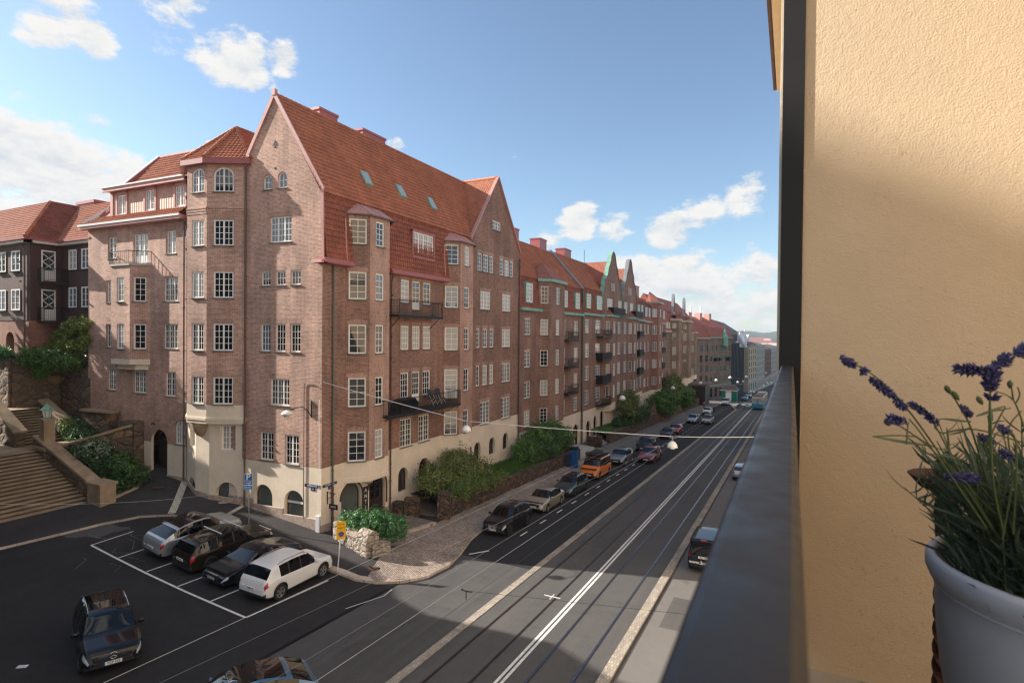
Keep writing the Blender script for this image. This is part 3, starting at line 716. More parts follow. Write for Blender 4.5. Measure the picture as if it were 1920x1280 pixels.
sop(26.2, 28.0, -.35, 2.08, 'round', 1, 1, 1, name='shop_window', glassk='glass_shop', mat='dark_wood', ft=.06)
sop(28.75, 30.4, -.95, 2.1, 'round', 2, 1, 3, name='entrance_door', mat='dark_wood', low=1.3, ft=.12, sill=None)
GX0, GX1 = 41.5, 51.1
for (a, b, z0, z1, cas, px, pz, nm) in ((45.4, 47.0, 21.25, 22.1, 3, 1, 3, 'arched_window'),):
    sop(a, b, z0, z1, 'rect', cas, 2, 2, name=nm)
for (a, b) in ((42.75, 43.5), (43.72, 44.68), (44.88, 45.62), (46.9, 47.68), (47.88, 48.82), (49.04, 49.75)): sop(a, b, 17.17, 18.72, 'rect', 1, 2, 4)
sop(43.28, 45.12, 13.8, 15.42, 'rect', 3, 2, 4, glassk='glass_curtain'); sop(47.46, 49.24, 13.8, 15.42, 'rect', 3, 2, 4, glassk='glass_curtain')
for (z0, z1) in (F2, (6.98, 8.77)):
    for (a, b) in ((42.55, 43.2), (43.75, 44.6), (45.0, 45.8)): sop(a, b, z0, z1, 'rect', 1, 2, 4)
    sop(47.46, 49.24, z0, z1, 'rect', 3, 2, 4)
sop(43.35, 45.15, 3.47, 5.48, 'rect', 3, 2, 5); sop(47.45, 49.24, 3.46, 5.5, 'rect', 3, 2, 5)
for a in (42.4, 45.1, 47.85): sop(a, a + 1.12, .42, 2.0, 'round', 2, 2, 4, mat='dark_wood', name='arched_window')
sw = MB('brick_shaded')
# wall: up to the eave between bays, and up to the gable on the second gable part
def opsin(y0, y1, z0, z1): return [o for o in s_ops if o[0] >= yv(y0) - .01 and o[1] <= yv(y1) + .01 and o[2] >= z0 - .01 and o[3] <= z1 + .01]
wall(sw, SP, SD, yv(GX0), PL, 15.9, opsin(24, GX0, 3.4, 15.9) , reveal=.14)
k2 = 1.32; cl2 = [(k2, 1, 26.1 + k2 * yv(46.25)), (-k2, 1, 26.1 - k2 * yv(46.25))]
wall(sw, SP, SD, yv(GX1), PL, 26.1, opsin(GX0, GX1, 3.4, 26), cl2, u_start=yv(GX0))
for (a, b, z0, z1, kind, cas, px, pz, nm, k) in SW_:
    if kind == 'rect' and z1 > 4 and z1 < 19: seg_header(sw, SP, SD, a, b, z1)
sw.build('wall', house)
pb = MB('plaster'); wall(pb, SP, SD, yv(GX1), -2.6, PL, opsin(24, 52, -2.7, 3.45), reveal=.3); pb.build('plaster_base', house)
gr = MB('granite'); Ms = frame(SP, SD)
gr.box(-.06, -.07, -2.4, 1.55, 0, .12, Ms); gr.box(5.95, -.07, -2.4, 6.4, 0, -.35, Ms)
gr.box(yv(35.9), -.07, -2.6, yv(42.3), 0, -.55, Ms); gr.box(yv(42.3), -.07, -2.6, yv(51.1), 0, -.75, Ms); gr.build('granite_plinth', house)
for (a, b, z0, z1, kind, cas, px, pz, nm, k) in SW_:
    window(house, SP, SD, a, b, z0, z1, kind, cas, px, pz, rec=.04 if z1 > 3.5 else .22, name=nm, **k)
# arched copings over the shop window and door
for (y0, y1, zt) in ((26.1, 28.1, 2.14), (28.6, 30.5, 2.2)):
    b = MB('rust_iron'); pts = arch_pts(yv(y0), yv(y1), 0, zt, 'round')[1:]; M = Ms
    for p, q in zip(pts, pts[1:]): strip(b, M @ Vector((p[0], -.02, p[1])), M @ Vector((q[0], -.02, q[1])), .1, .1, (1, 0, 0))
    b.build('arch_trim', house)
# ---- the two street bays, from the first storey to the dormer roofs
def street_bay(y0, y1, prot, c, z_top, door_floor=None):
    P, fs = bay_faces(SP, SD, yv(y0), yv(y1), prot, c)
    m = MB('brick_shaded'); base = MB('plaster')
    for i, (p, dd, l) in enumerate(fs):
        ops = []
        w = 1.08 if i == 0 else (.78 if i == 1 else 1.0)
        for fi, fl in enumerate((F0, F1, F2, F3, (17.2, 18.65))):
            if i == 2: continue
            a = (l - w) / 2 if i == 0 else l * .5 - w / 2
            lo = fl[0] - .1; low = 0
            if door_floor == fi and i == 0: lo = fl[0] - .6; low = .6
            ops.append((a, a + w, max(lo, 3.52) if fi == 0 else lo, fl[1] + .02, 'rect'))
            window(house, p, dd, a, a + w, ops[-1][2], ops[-1][3], 'rect', 1, 2, 4, low=low, name='balcony_door' if low else 'window')
        wall(m, p, dd, l, PL, z_top, ops)
        for o in ops: seg_header(m, p, dd, o[0], o[1], o[3])
        wall(base, p, dd, l, 2.2, PL)
    m.build('bay', house)
    base.m('plaster'); plan_cap(base, P[::-1], 2.2)
    M = frame(SP, SD)
    P2, f2 = bay_faces(SP, SD, yv(y0) - .04, yv(y1) + .04, prot + .05, c)
    for (p, dd, l) in f2: wall(base, p, dd, l, 2.2, 2.5)
    plan_cap(base, P2[::-1], 2.2); plan_cap(base, P2, 2.5)
    base.build('bay_base', house)
    # corbels under the bay
    k = MB('granite'); k.box(yv((y0 + y1) / 2) - .35, -.5, 1.85, yv((y0 + y1) / 2) + .1, 0, 2.19, M); k.build('corbel', house)
    # little hipped metal roof leaning on the mansard
    P3, f3 = bay_faces(SP, SD, yv(y0) - .15, yv(y1) + .15, prot + .22, c)
    r = MB('pink_metal'); zt = z_top; ap = zt + 1.0; A = M @ Vector((yv(y0) + 1.0, .25, ap)); B = M @ Vector((yv(y1) - 1.0, .25, ap)); A2 = M @ Vector((yv(y0) + .2, .5, zt + .9)); 
    Q = [Vector((p[0], p[1], zt)) for p in P3]
    r.face([Q[0], Q[1], A]); r.face([Q[1], Q[2], B, A]); r.face([Q[2], Q[3], B]); r.face([Q[0], A, A + Vector((-.8, 0, 0)), Q[0] + Vector((-.7, 0, .1))]); r.face([Q[3], Q[3] + Vector((-.7, 0, .1)), B + Vector((-.8, 0, 0)), B])
    for a, b_ in ((Q[1], A), (Q[2], B), (Q[0].lerp(Q[1], .5), Q[1].lerp(A, .5)), (Q[1].lerp(Q[2], .5), A.lerp(B, .5)), (Q[0], A), (A, B)): strip(r, a, b_, .035, .05)
    r.m('brown_pipe')
    for a, b_ in zip(Q, Q[1:]): strip(r, a - Vector((0, 0, .04)), b_ - Vector((0, 0, .04)), .10, .09)
    r.build('bay_roof', house)
street_bay(*B1, 18.95); street_bay(*B2, 18.95, door_floor=1)
# ---- mansard and main roof
RX = -28.5; RZ = 26.05
K0, K1 = 24.35, GX0
mr = MB('tile_brown')
xe, xk = SX + .30, SX - .10
def mseg(y0, y1):
    roof_plane(mr, [(xe, y0, 15.95), (xe, y1, 15.95), (xk, y1, 19.95), (xk, y0, 19.95)], True, 'tile_brown')
mseg(C0[1] - .02, 26.4); mseg(30.5, 37.25); mseg(26.4, 30.5); mseg(37.25, GX0)
mr.build('mansard', house)
tr = MB('tile_orange')
roof_plane(tr, [(xk + .12, 24.42, 19.8), (xk + .12, 41.5, 19.8), (RX, 46.25, RZ), (RX, 24.2, RZ)], True, 'tile_orange')
roof_plane(tr, [(SX + .02, GX0 - .05, 19.75), (SX + .02, 46.25, 26.15), (RX, 46.25, 26.15)], False, 'tile_orange')
# south slope of the street gable, eave along the valley: frame it along x
q0 = Vector((SX + .05, GX0, 19.8)); U = Vector((-1, 0, 0)); V = Vector((0, 46.25 - GX0, 26.15 - 19.8)).normalized(); Lv = math.hypot(46.25 - GX0, 6.35); dx = SX - RX
tile_roof(tr, q0 + Vector((0, -.03, .03)), (-1, 0, 0), -V * -1, [(0, 0), (.01, 0), (dx, Lv), (0, Lv)][:4])
tr.build('roof', house)
rb = MB('tile_flat')   # hidden slopes and the rear, closed so that they cast their shadow
rb.face([(RX, 24.2, RZ), (RX, 46.25, RZ), (-32.2, 46.25, 19.9), (-32.2, 24.0, 19.9)]); rb.face([(RX, 46.25, RZ), (SX, 46.25, 26.1), (SX, 51.1, 19.8), (RX, 51.1, 19.8)])
rb.face([(-32.2, 46.25, 19.9), (RX, 46.25, RZ), (RX, 51.1, 19.8), (-32.2, 51.1, 19.8)])
rb.m('brick_red'); rb.face([(-32.2, 24.0, -1), (-32.2, 24, 19.9), (-32.2, 51.1, 19.8), (-32.2, 51.1, -2)]); rb.face([(SX, 51.1, -3), (-32.2, 51.1, -3), (-32.2, 51.1, 19.8), (RX, 51.1, 19.8), (SX, 51.1, 19.8)])
rb.build('rear_slope', house)
rg = MB('tile_orange'); ridge_tiles(rg, (RX, 24.3, RZ + .05), (RX, 46.2, RZ + .05)); ridge_tiles(rg, (RX, 46.25, 26.2), (SX, 46.25, 26.2))
rg.m('brown_pipe'); strip(rg, (xk + .1, 41.5, 19.9), (RX, 46.25, 26.1), .25, .04); rg.build('ridge', house)
vb = MB('pink_metal'); 
for a, b_ in (((SX + .06, 46.25, 26.25), (SX + .06, 41.35, 19.75)), ((SX + .06, 46.25, 26.25), (SX + .06, 51.15, 19.75))): strip(vb, a, b_, .10, .30, (1, 0, 0))
vb.build('verge', house)
# eaves of the mansard
ev = MB('red_metal')
for (a, b_) in ((24.2, 26.6), (30.35, 37.5)):
    ev.box(SX - .1, a, 15.62, SX + .50, b_, 15.95); ev.box(SX + .42, a - .03, 15.66, SX + .60, b_ + .03, 15.86)
ev.box(SX - .1, 41.0, 15.65, SX + .35, 41.5, 15.95)
ev.m('pink_metal'); ev.box(SX - .3, 23.98, 15.62, SX + .5, 24.52, 15.8); ev.build('gutter', house)
pp = MB('pink_metal'); pp.tube([(xe + .05, 26.2, 16), (xk + .3, 26.2, 18.6)], .05, 6); pp.tube([(xe + .05, 37.1, 16), (xk + .3, 37.1, 18.6)], .05, 6); pp.build('flashing', house)
# dormer window in the mansard
dm = MB('red_metal'); dx0 = SX - .25; dm.box(dx0, 32.9, 17.1, SX + .28, 33.03, 19.1); dm.box(dx0, 35.6, 17.1, SX + .28, 35.73, 19.1); dm.box(dx0, 32.9, 18.95, SX + .30, 35.73, 19.08); dm.box(dx0, 32.9, 17.05, SX + .32, 35.73, 17.2)
dmo = dm.build('dormer', house); window(dmo, (SX + .2, 33.03), SD, 0, 2.57, 17.2, 18.95, 'rect', 4, 2, 4, glassk='glass_curtain', rec=0, name='window', sill=None)
dm = MB('dark_metal'); dm.box(SX - .5, 32.9, 17.1, SX + .1, 35.73, 19.0); dm.build('dormer_back', dmo)
# skylights
sv = Vector((RX - xk, 0, RZ - 19.9)).normalized(); sn = Vector((-sv.z, 0, sv.x)) * -1
for (px, py) in ((685, 336), (750, 360), (808, 383)):
    # point on the roof plane
    r = _ray(px, py); n = Vector((sv.z, 0, -sv.x)); n = n if n.x > 0 else -n; q = Vector((xk + .12, 0, 19.8)); t = n.dot(q - Vector((0, 0, CZ))) / n.dot(Vector(r)); c = Vector((0, 0, CZ)) + Vector(r) * t
    M = Matrix((( 0, sv.x, n.x, c.x), (1, 0, n.y, c.y), (0, sv.z, n.z, c.z), (0, 0, 0, 1)))
    s_ = MB('copper_green'); s_.box(-.38, -.55, 0, .38, .55, .16, M); o = s_.build('skylight', house); s_ = MB('skylight'); s_.box(-.31, -.48, .161, .31, .48, .175, M); s_.build('pane', o)
# chimneys on the main ridge
for (y0, y1) in ((28.3, 30.0), (32.6, 35.2)):
    c = MB('red_metal'); c.box(RX - 1.3, y0, 24.6, RX - .45, y1, 26.75); c.box(RX - 1.36, y0 - .07, 26.75, RX - .39, y1 + .07, 26.92); c.build('chimney', house)
c = MB('red_metal'); c.box(SX - 1.4, 51.15, 20, SX - .6, 52.2, 22.3); c.box(SX - 1.46, 51.1, 22.3, SX - .54, 52.26, 22.45); c.build('chimney', house)
# balconies of the street front
balcony(house, SP, SD, yv(30.5), yv(35.8), 12.85, dep=1.0)
balcony(house, SP, SD, yv(28.8), yv(37.6), 6.15, dep=1.5)
# downpipes
pipe(house, [(SX + .12, 25.35, 15.6), (SX + .12, 25.35, 8)]); pipe(house, [(SX + .12, 25.35, 8), (SX + .12, 25.35, 2.3)]); pipe(house, [(SX + .12, 25.35, 2.3), (SX + .12, 25.35, -.6)], 'brown_pipe', .07)
pipe(house, [(SX + .3, 30.75, 15.6), (SX + .12, 30.8, 15.0), (SX + .12, 30.8, 7)], 'brown_pipe'); pipe(house, [(SX + .12, 30.8, 6.1), (SX + .12, 30.8, -1)], 'brown_pipe')
pipe(house, [(SX + .12, 41.65, 19.6), (SX + .12, 41.65, 16.7), (SX + .12, 41.65, -1.3)], 'brown_pipe'); pipe(house, [(SX + .14, 51.0, 19.2), (SX + .14, 51.0, -1.2)], 'brown_pipe', .07)
b = MB('red_metal'); b.box(SX, 41.5, 16.5, SX + .3, 41.85, 16.75); b.build('rainwater_head', house)
pipe(house, [tuple(gp(5.93, 21.9, -.14)), tuple(gp(5.93, 12, -.14)), tuple(gp(5.93, .6, -.14))], 'brown_pipe')
# conduits on the gable near the corner
cd = MB('brown_pipe'); cd.tube([gp(1.28, .4, -.05), gp(1.28, 8.35, -.05), gp(1.2, 8.5, -.05), gp(.6, 8.5, -.05), gp(.05, 8.3, -.1)], .025, 6); cd.m('white_metal'); cd.tube([gp(.12, -.1, -.05), gp(.12, 7.6, -.05)], .018, 6)
cd.box(gu(.28), -.16, -.3, gu(.02), 0, .7, Mg); cd.build('conduit', house)
# ================================================================== tower
TP = [(-36.3, 23.9), (-34.66, 22.76), (-32.92, 22.90), (-30.75, 24.05)]
TF = [udir(a, b) + (a,) for a, b in zip(TP, TP[1:])]
tw = MB('brick_pale'); twb = MB('plaster')
for i, ((dd, l), p) in enumerate([((t[0], t[1]), t[2]) for t in TF]):
    ops = []
    if i == 1: spec = (.43, 1.50, 1, 3)
    elif i == 2: spec = (.42, 1.66, 2, 2)
    else: spec = (.5, 1.4, 1, 2)
    for fi, (z0, z1) in enumerate(((6.98, 8.70), F2, (13.68, 15.33), (16.96, 18.58))):
        ops.append((spec[0], spec[1], z0, z1, 'rect'))
        window(house, p, dd, spec[0], spec[1], z0, z1, 'rect', spec[2] if spec[2] > 1 else 2, 2, 4, glassk='glass_dark' if i == 2 else random.choice(['glass_mid', 'glass_curtain', 'glass_dark']))
    ops.append((spec[0], spec[1], 20.32, 21.85, 'point')); window(house, p, dd, spec[0], spec[1], 20.32, 21.85, 'point', 2, 2, 3, name='arched_window', glassk='glass_dark' if i == 2 else 'glass_blue')
    wall(tw, p, dd, l, 6.93, 22.25, ops)
    for o in ops[:4]: seg_header(tw, p, dd, o[0], o[1], o[3])
    Mt = frame(p, dd); tw.m('brick_pale')
    for k in range(3): tw.box(-.02, -.03 - .015 * k, 18.95 + .16 * k, l + .02, 0, 19.05 + .16 * k, Mt)
    wall(twb, p, dd, l, 5.75, 6.93)
    for k, (za, zb, e) in enumerate(((5.75, 5.95, .02), (5.95, 6.12, .07))): twb.box(-e * .5, -e, za, l + e * .5, 0, zb, Mt)
twb.m('plaster'); plan_cap(twb, TP[::-1], 5.75)
tw.build('tower', house); twb.build('tower_base', house)
# ground storeys under the tower: plaster wall in the line of the house
TG = [(-36.3, 23.85), (-34.4, 23.2), (-33.2, 23.3), (-31.0, 24.08)]
tg = MB('plaster')
for i, (a, b_) in enumerate(zip(TG, TG[1:])):
    dd, l = udir(a, b_); ops = []
    if i == 0: ops = [(.75, 1.85, 4.05, 5.6, 'rect')]
    if i == 2: ops = [(.75, 1.80, 4.02, 5.6, 'rect')]
    for o in ops: window(house, a, dd, o[0], o[1], o[2], o[3], 'rect', 2, 2, 4, glassk='glass_curtain', rec=.2)
    aops = []
    if i == 0: aops = [(.55, 1.95, .9, 1.98, 'round')]
    if i == 2: aops = [(.5, 1.95, .62, 1.98, 'round')]
    for o in aops: window(house, a, dd, o[0], o[1], o[2], o[3], 'round', 1, 1, 1, glassk='glass_shop', rec=.24, name='shop_window', mat='dark_wood', ft=.05, sill='white_paint')
    wall(tg, a, dd, l, -1, 5.76, ops + aops, reveal=.26)
tg.build('plaster_base', house)
gr = MB('granite')
for (a, b_) in zip(TG, TG[1:]):
    dd, l = udir(a, b_); M = frame(a, dd); gr.mesh_part([M @ Vector(p) for p in ((0, -.06, 0), (l, -.06, 0), (l, -.06, hz(*b_) + .4), (0, -.06, hz(*a) + .4), (0, 0, hz(*a) + .43), (l, 0, hz(*b_) + .43))], [(0, 1, 2, 3), (3, 2, 5, 4)])
gr.build('granite_plinth', house)
# carved corbel
k = MB('stair_stone'); k.smooth = True; k.lathe([(.05, -.95), (.28, -.8), (.5, -.45), (.62, -.1), (.65, 0)], (-33.9, 23.25, 5.74), 14); k.build('corbel', house)
# tower roof
ap = Vector((-33.9, 25.7, 25.3)); 
def grow(P, e):
    c = Vector((-33.8, 25.2)); o = []
    for p in P:
        v = Vector(p) - c; o.append(Vector(p) + v.normalized() * e)
    return o
TE = grow(TP, .30); TE[0] = Vector((-36.6, 23.7)); TE[3] = Vector((-30.35, 24.0)); TEz = 22.30
te = [Vector((p.x, p.y, TEz)) for p in TE]
tr = MB('tile_orange'); rl = Vector((-33.9, 33, 25.3))
roof_plane(tr, [te[0], te[1], ap], True); roof_plane(tr, [te[1], te[2], ap], True); roof_plane(tr, [te[2], te[3], ap], True)
roof_plane(tr, [te[3], te[3] + Vector((0, 8, 0)), rl, ap], True, fine=False); tr.m('tile_flat'); tr.face([te[0] + Vector((0, 8, 0)), te[0], ap, rl])
tr.build('tower_roof', house)
hr = MB('tile_orange')
for p in te[1:]: ridge_tiles(hr, p + Vector((0, 0, .12)), ap + Vector((0, 0, .1)), .12)
ridge_tiles(hr, ap + Vector((0, 0, .1)), rl + Vector((0, 0, .1)), .12); hr.build('ridge', house)
gt = MB('pink_metal')
for i, (a, b_) in enumerate(zip(te, te[1:])):
    gt.m('pink_metal' if i < 1 else 'red_metal'); strip(gt, a - Vector((0, 0, .13)), b_ - Vector((0, 0, .13)), .22, .32)
gt.m('red_metal'); gt.face([te[0] - Vector((0, 0, .28)), te[3] - Vector((0, 0, .28)), te[2] - Vector((0, 0, .28)), te[1] - Vector((0, 0, .28))]); gt.build('gutter', house)
# ================================================================== wing
WX1 = -36.32; WX0 = -47.05; WP = (WX0, 23.43)
def wu(x): return (x - WX0) / WD[0]
WL = wu(WX1)
w_sp = []
def wop(x0, x1, z0, z1, kind='rect', cas=1, px=2, pz=4, name='window', **k): w_sp.append((wu(x0), wu(x1), z0, z1, kind, cas, px, pz, name, k))
wop(-44.96, -43.92, 16.82, 18.40, 'rect', 2, 2, 4); wop(-42.0, -40.35, 16.3, 18.42, 'rect', 3, 1, 4, name='balcony_door', low=.5, glassk='glass_curtain'); wop(-38.47, -37.4, 16.84, 18.44, 'rect', 2, 2, 4, glassk='glass_curtain')
for z0, z1 in ((13.6, 15.25), (10.36, 12.05)): wop(-45.16, -43.74, z0, z1, 'rect', 3, 2, 4); wop(-38.71, -37.18, z0, z1, 'rect', 3, 2, 4)
wop(-45.01, -43.95, 7.23, 8.8, 'rect', 2, 2, 4); wop(-41.98, -40.54, 7.17, 8.76, 'rect', 3, 2, 4); wop(-38.53, -37.42, 7.1, 8.78, 'rect', 2, 2, 4)
wop(-37.5, -36.42, 3.9, 5.55, 'round', 2, 2, 4, name='arched_window', glassk='glass_curtain')
wop(-39.95, -38.25, 1.2, 4.75, 'round', 2, 1, 1, name='gate_door', mat='dark_wood', low=2.6, ft=.1, sill=None, glassk='glass_dark')
ww = MB('brick_pale'); wz = [(3.85, 'plaster'), (30, 'brick_pale')]
wall(ww, WP, WD, WL, 0, 19.2, [q[:5] for q in w_sp], zones=wz, reveal=.16)
for q in w_sp:
    if q[4] == 'rect': seg_header(ww, WP, WD, q[0], q[1], q[3])
ww.m('brick_pale'); ww.box(-.3, .0, 8, 0, .4, 19.2, frame(WP, WD)); ww.build('wall', house)
for q in w_sp: window(house, WP, WD, q[0], q[1], q[2], q[3], q[4], q[5], q[6], q[7], name=q[8], rec=.12 if q[8] != 'gate_door' else .55, **q[9])
# oriel
OP, of = bay_faces(WP, WD, wu(-44.2), wu(-40.1), .78, 1.0)
om = MB('brick_pale'); ob = MB('plaster')
for i, (p, dd, l) in enumerate(of):
    ops = []
    if i < 2:
        w = .62 if i == 0 else .75
    w = (.5, .8, .78)[i]
    for (z0, z1) in ((10.3, 12.05), (13.6, 15.3)):
        a = (l - w) / 2; ops.append((a, a + w, z0, z1, 'rect')); window(house, p, dd, a, a + w, z0, z1, 'rect', 1, 2, 4, glassk='glass_dark' if i == 2 else 'glass_curtain')
    wall(om, p, dd, l, 9.6, 16.1, ops)
    if i == 2:
        for o in ops: seg_header(om, p, dd, o[0], o[1], o[3])
    wall(ob, p, dd, l, 9.22, 9.6)
om.build('oriel', house); ob.m('plaster'); plan_cap(ob, OP[::-1], 9.22)
P2, f2 = bay_faces(WP, WD, wu(-43.7), wu(-40.3), .45, .7)
for (p, dd, l) in f2: wall(ob, p, dd, l, 8.85, 9.22)
plan_cap(ob, P2[::-1], 8.85); ob.build('oriel_base', house)
# balcony over the oriel
bb = MB('concrete'); P3, f3 = bay_faces(WP, WD, wu(-44.3), wu(-40.0), .88, 1.05); bb.prism([(p[0], p[1]) for p in P3], 16.1, 16.25); bo = bb.build('balcony', house)
rr = MB('dark_metal')
for a, b_ in zip(P3, P3[1:]):
    A, B = Vector((a[0], a[1], 17.1)), Vector((b_[0], b_[1], 17.1)); strip(rr, A, B, .06, .05); strip(rr, A - Vector((0, 0, .8)), B - Vector((0, 0, .8)), .03, .03)
    n = int((B - A).length / .22)
    for i in range(n + 1): p = A.lerp(B, i / n); rr.tube([p, p - Vector((0, 0, .86))], .012, 5)
rr.build('railing', bo)
# eaves, skirt roof, dormer storey, upper roof
fw = frame(WP, WD); we = MB('pink_metal'); we.box(-.5, -.55, 19.05, WL + .05, .1, 19.32, fw); we.m('white_metal'); we.box(-.55, -.62, 19.22, WL + .05, -.5, 19.36, fw); we.build('gutter', house)
def wp_(x, y, z): return fw @ Vector((wu(x), y, z))
sk = MB('tile_orange'); roof_plane(sk, [wp_(-47.2, -.5, 19.36), wp_(WX1, -.5, 19.36), wp_(WX1, .25, 19.95), wp_(-46.2, .25, 19.95)], True)
q = [wp_(-46.2, .25, 19.95), wp_(-44.8, .25, 19.95), wp_(-45.0, 2.6, 22.9), wp_(-46.0, 2.6, 22.9)]; roof_plane(sk, q, False, 'tile_flat')
sk.build('skirt_roof', house)
dp = (fw @ Vector((wu(-44.95), .22, 0)).to_3d()); DP = (dp.x, dp.y); DL = WX1 + 44.95
ds = MB('tile_pink'); dops = [(44.95 - 44.1, 44.95 - 43.1, 20.0, 21.4, 'rect'), (44.95 - 40.95, 44.95 - 39.9, 20.05, 21.45, 'rect'), (44.95 - 37.75, 44.95 - 36.72, 20.05, 21.5, 'rect')]
wall(ds, DP, WD, DL, 19.8, 21.75, dops, reveal=.05, revmat='pink_metal'); Md = frame(DP, WD)
for o in dops:
    window(house, DP, WD, o[0], o[1], o[2], o[3], 'rect', 2, 2, 3, rec=.0, glassk='glass_curtain', name='dormer_window', sill=None)
    ds.m('pink_metal')
    for (a, b_, c, e) in ((o[0] - .16, o[0], 19.8, 21.7), (o[1], o[1] + .16, 19.8, 21.7)): ds.box(a, -.08, c, b_, .0, e, Md)
    ds.box(o[0] - .16, -.08, 21.45, o[1] + .16, 0, 21.7, Md); ds.box(o[0] - .16, -.1, 19.85, o[1] + .16, 0, 20.0, Md)
ds.box(0, -.06, 19.75, .3, .0, 21.7, Md); ds.face([Md @ Vector(p) for p in ((0, 0, 19.5), (0, 0, 21.75), (0, 2.2, 22.9), (0, 2.2, 20.5))]); ds.m('white_metal'); ds.box(0, -.12, 19.74, DL, 0, 19.84, Md)
ds.build('dormer_storey', house)
ur = MB('tile_orange'); fy = -.25
E0, E1 = Md @ Vector((-.35, -.35, 21.9)), Md @ Vector((DL, -.35, 21.9)); m0, m1 = Md @ Vector((.25, 1.5, 22.75)), Md @ Vector((DL, 1.5, 22.75)); r0, r1 = Md @ Vector((.0, 3.6, 25.25)), Md @ Vector((DL + 2.5, 3.6, 25.25))
roof_plane(ur, [E0, E1, m1, m0], False, 'tile_flat'); roof_plane(ur, [m0, m1, Md @ Vector((DL, 3.6, 25.25)), r0], True, 'tile_orange', fine=False); ur.m('tile_flat')
ur.face([r0, r1, r1 + Vector((0, 5, -5)), r0 + Vector((0, 5, -5))]); ur.face([r0 + Vector((-.2, 0, 0)), Md @ Vector((-1.2, .5, 19.9)), r0 + Vector((-.8, 5, -5))]); ur.build('roof', house)
uf = MB('pink_metal'); strip(uf, E0 + Vector((0, -.03, -.1)), E1 + Vector((0, -.03, -.1)), .12, .3); uf.m('white_metal'); strip(uf, E0 + Vector((0, -.1, .05)), E1 + Vector((0, -.1, .05)), .14, .1)
uf.m('pink_metal'); uf.face([E0 - Vector((0, 0, .22)), E1 - Vector((0, 0, .22)), Md @ Vector((DL, .05, 21.7)), Md @ Vector((0, .05, 21.7))])
uf.m('white_metal'); strip(uf, Md @ Vector((-.1, .9, 22.5)), r0 + Vector((-.1, 0, .15)), .35, .16, (0, 0, 1)); uf.m('red_metal'); strip(uf, Md @ Vector((.1, .95, 22.4)), r0 + Vector((.12, .1, .0)), .12, .35)
strip(uf, r0 + Vector((0, 0, .1)), r1 + Vector((0, 0, .1)), .2, .14)
strip(uf, wp_(-46.3, .3, 20.0), wp_(-45.1, 2.2, 22.8), .15, .3); uf.m('white_metal'); strip(uf, wp_(-47.15, -.45, 19.4), wp_(-46.1, .6, 20.6), .16, .3); strip(uf, wp_(-46.1, .6, 20.6), wp_(-45.3, 2.2, 22.4), .16, .3)
uf.build('verge', house)
c = MB('pink_metal'); c.box(wu(-40.9), 5.0, 24, wu(-38.4), 6.2, 26.3, fw); c.box(wu(-41), 4.9, 26.3, wu(-38.3), 6.3, 26.45, fw); c.build('chimney', house)
pipe(house, [tuple(wp_(-36.42, -.12, 18.9)), tuple(wp_(-36.42, -.12, 10)), tuple(wp_(-36.42, -.12, 1.6))], 'brown_pipe')
rw = MB('brick_red'); rw.face([(-47.05, 23.5, 0), (-47.05, 23.5, 19.6), (-47.05, 33, 19.6), (-47.05, 33, 0)]); rw.face([(-47.05, 33, 0), (-47.05, 33, 22), (-30, 33, 22), (-30, 33, 0)]); rw.build('rear_wall', house)
# plinth of the wing and gate surround
gr = MB('granite')
for (a, b_) in ((-41, -39.95), (-38.25, -36.3)):
    gr.box(wu(a), -.06, .5, wu(b_), 0, hz(b_, 23.6) + .45, fw)
gr.build('granite_plinth', house)
gl = MB('dark_metal'); gl.tube([wp_(-39.1, 0, 5.35), wp_(-39.1, -.25, 5.5), wp_(-39.1, -.45, 5.3)], .02, 6); gl.lathe([(.0, .12), (.09, .08), (.12, -.05), (.0, -.05)], tuple(wp_(-39.1, -.45, 5.2)), 8); gl.build('wall_lamp', house)
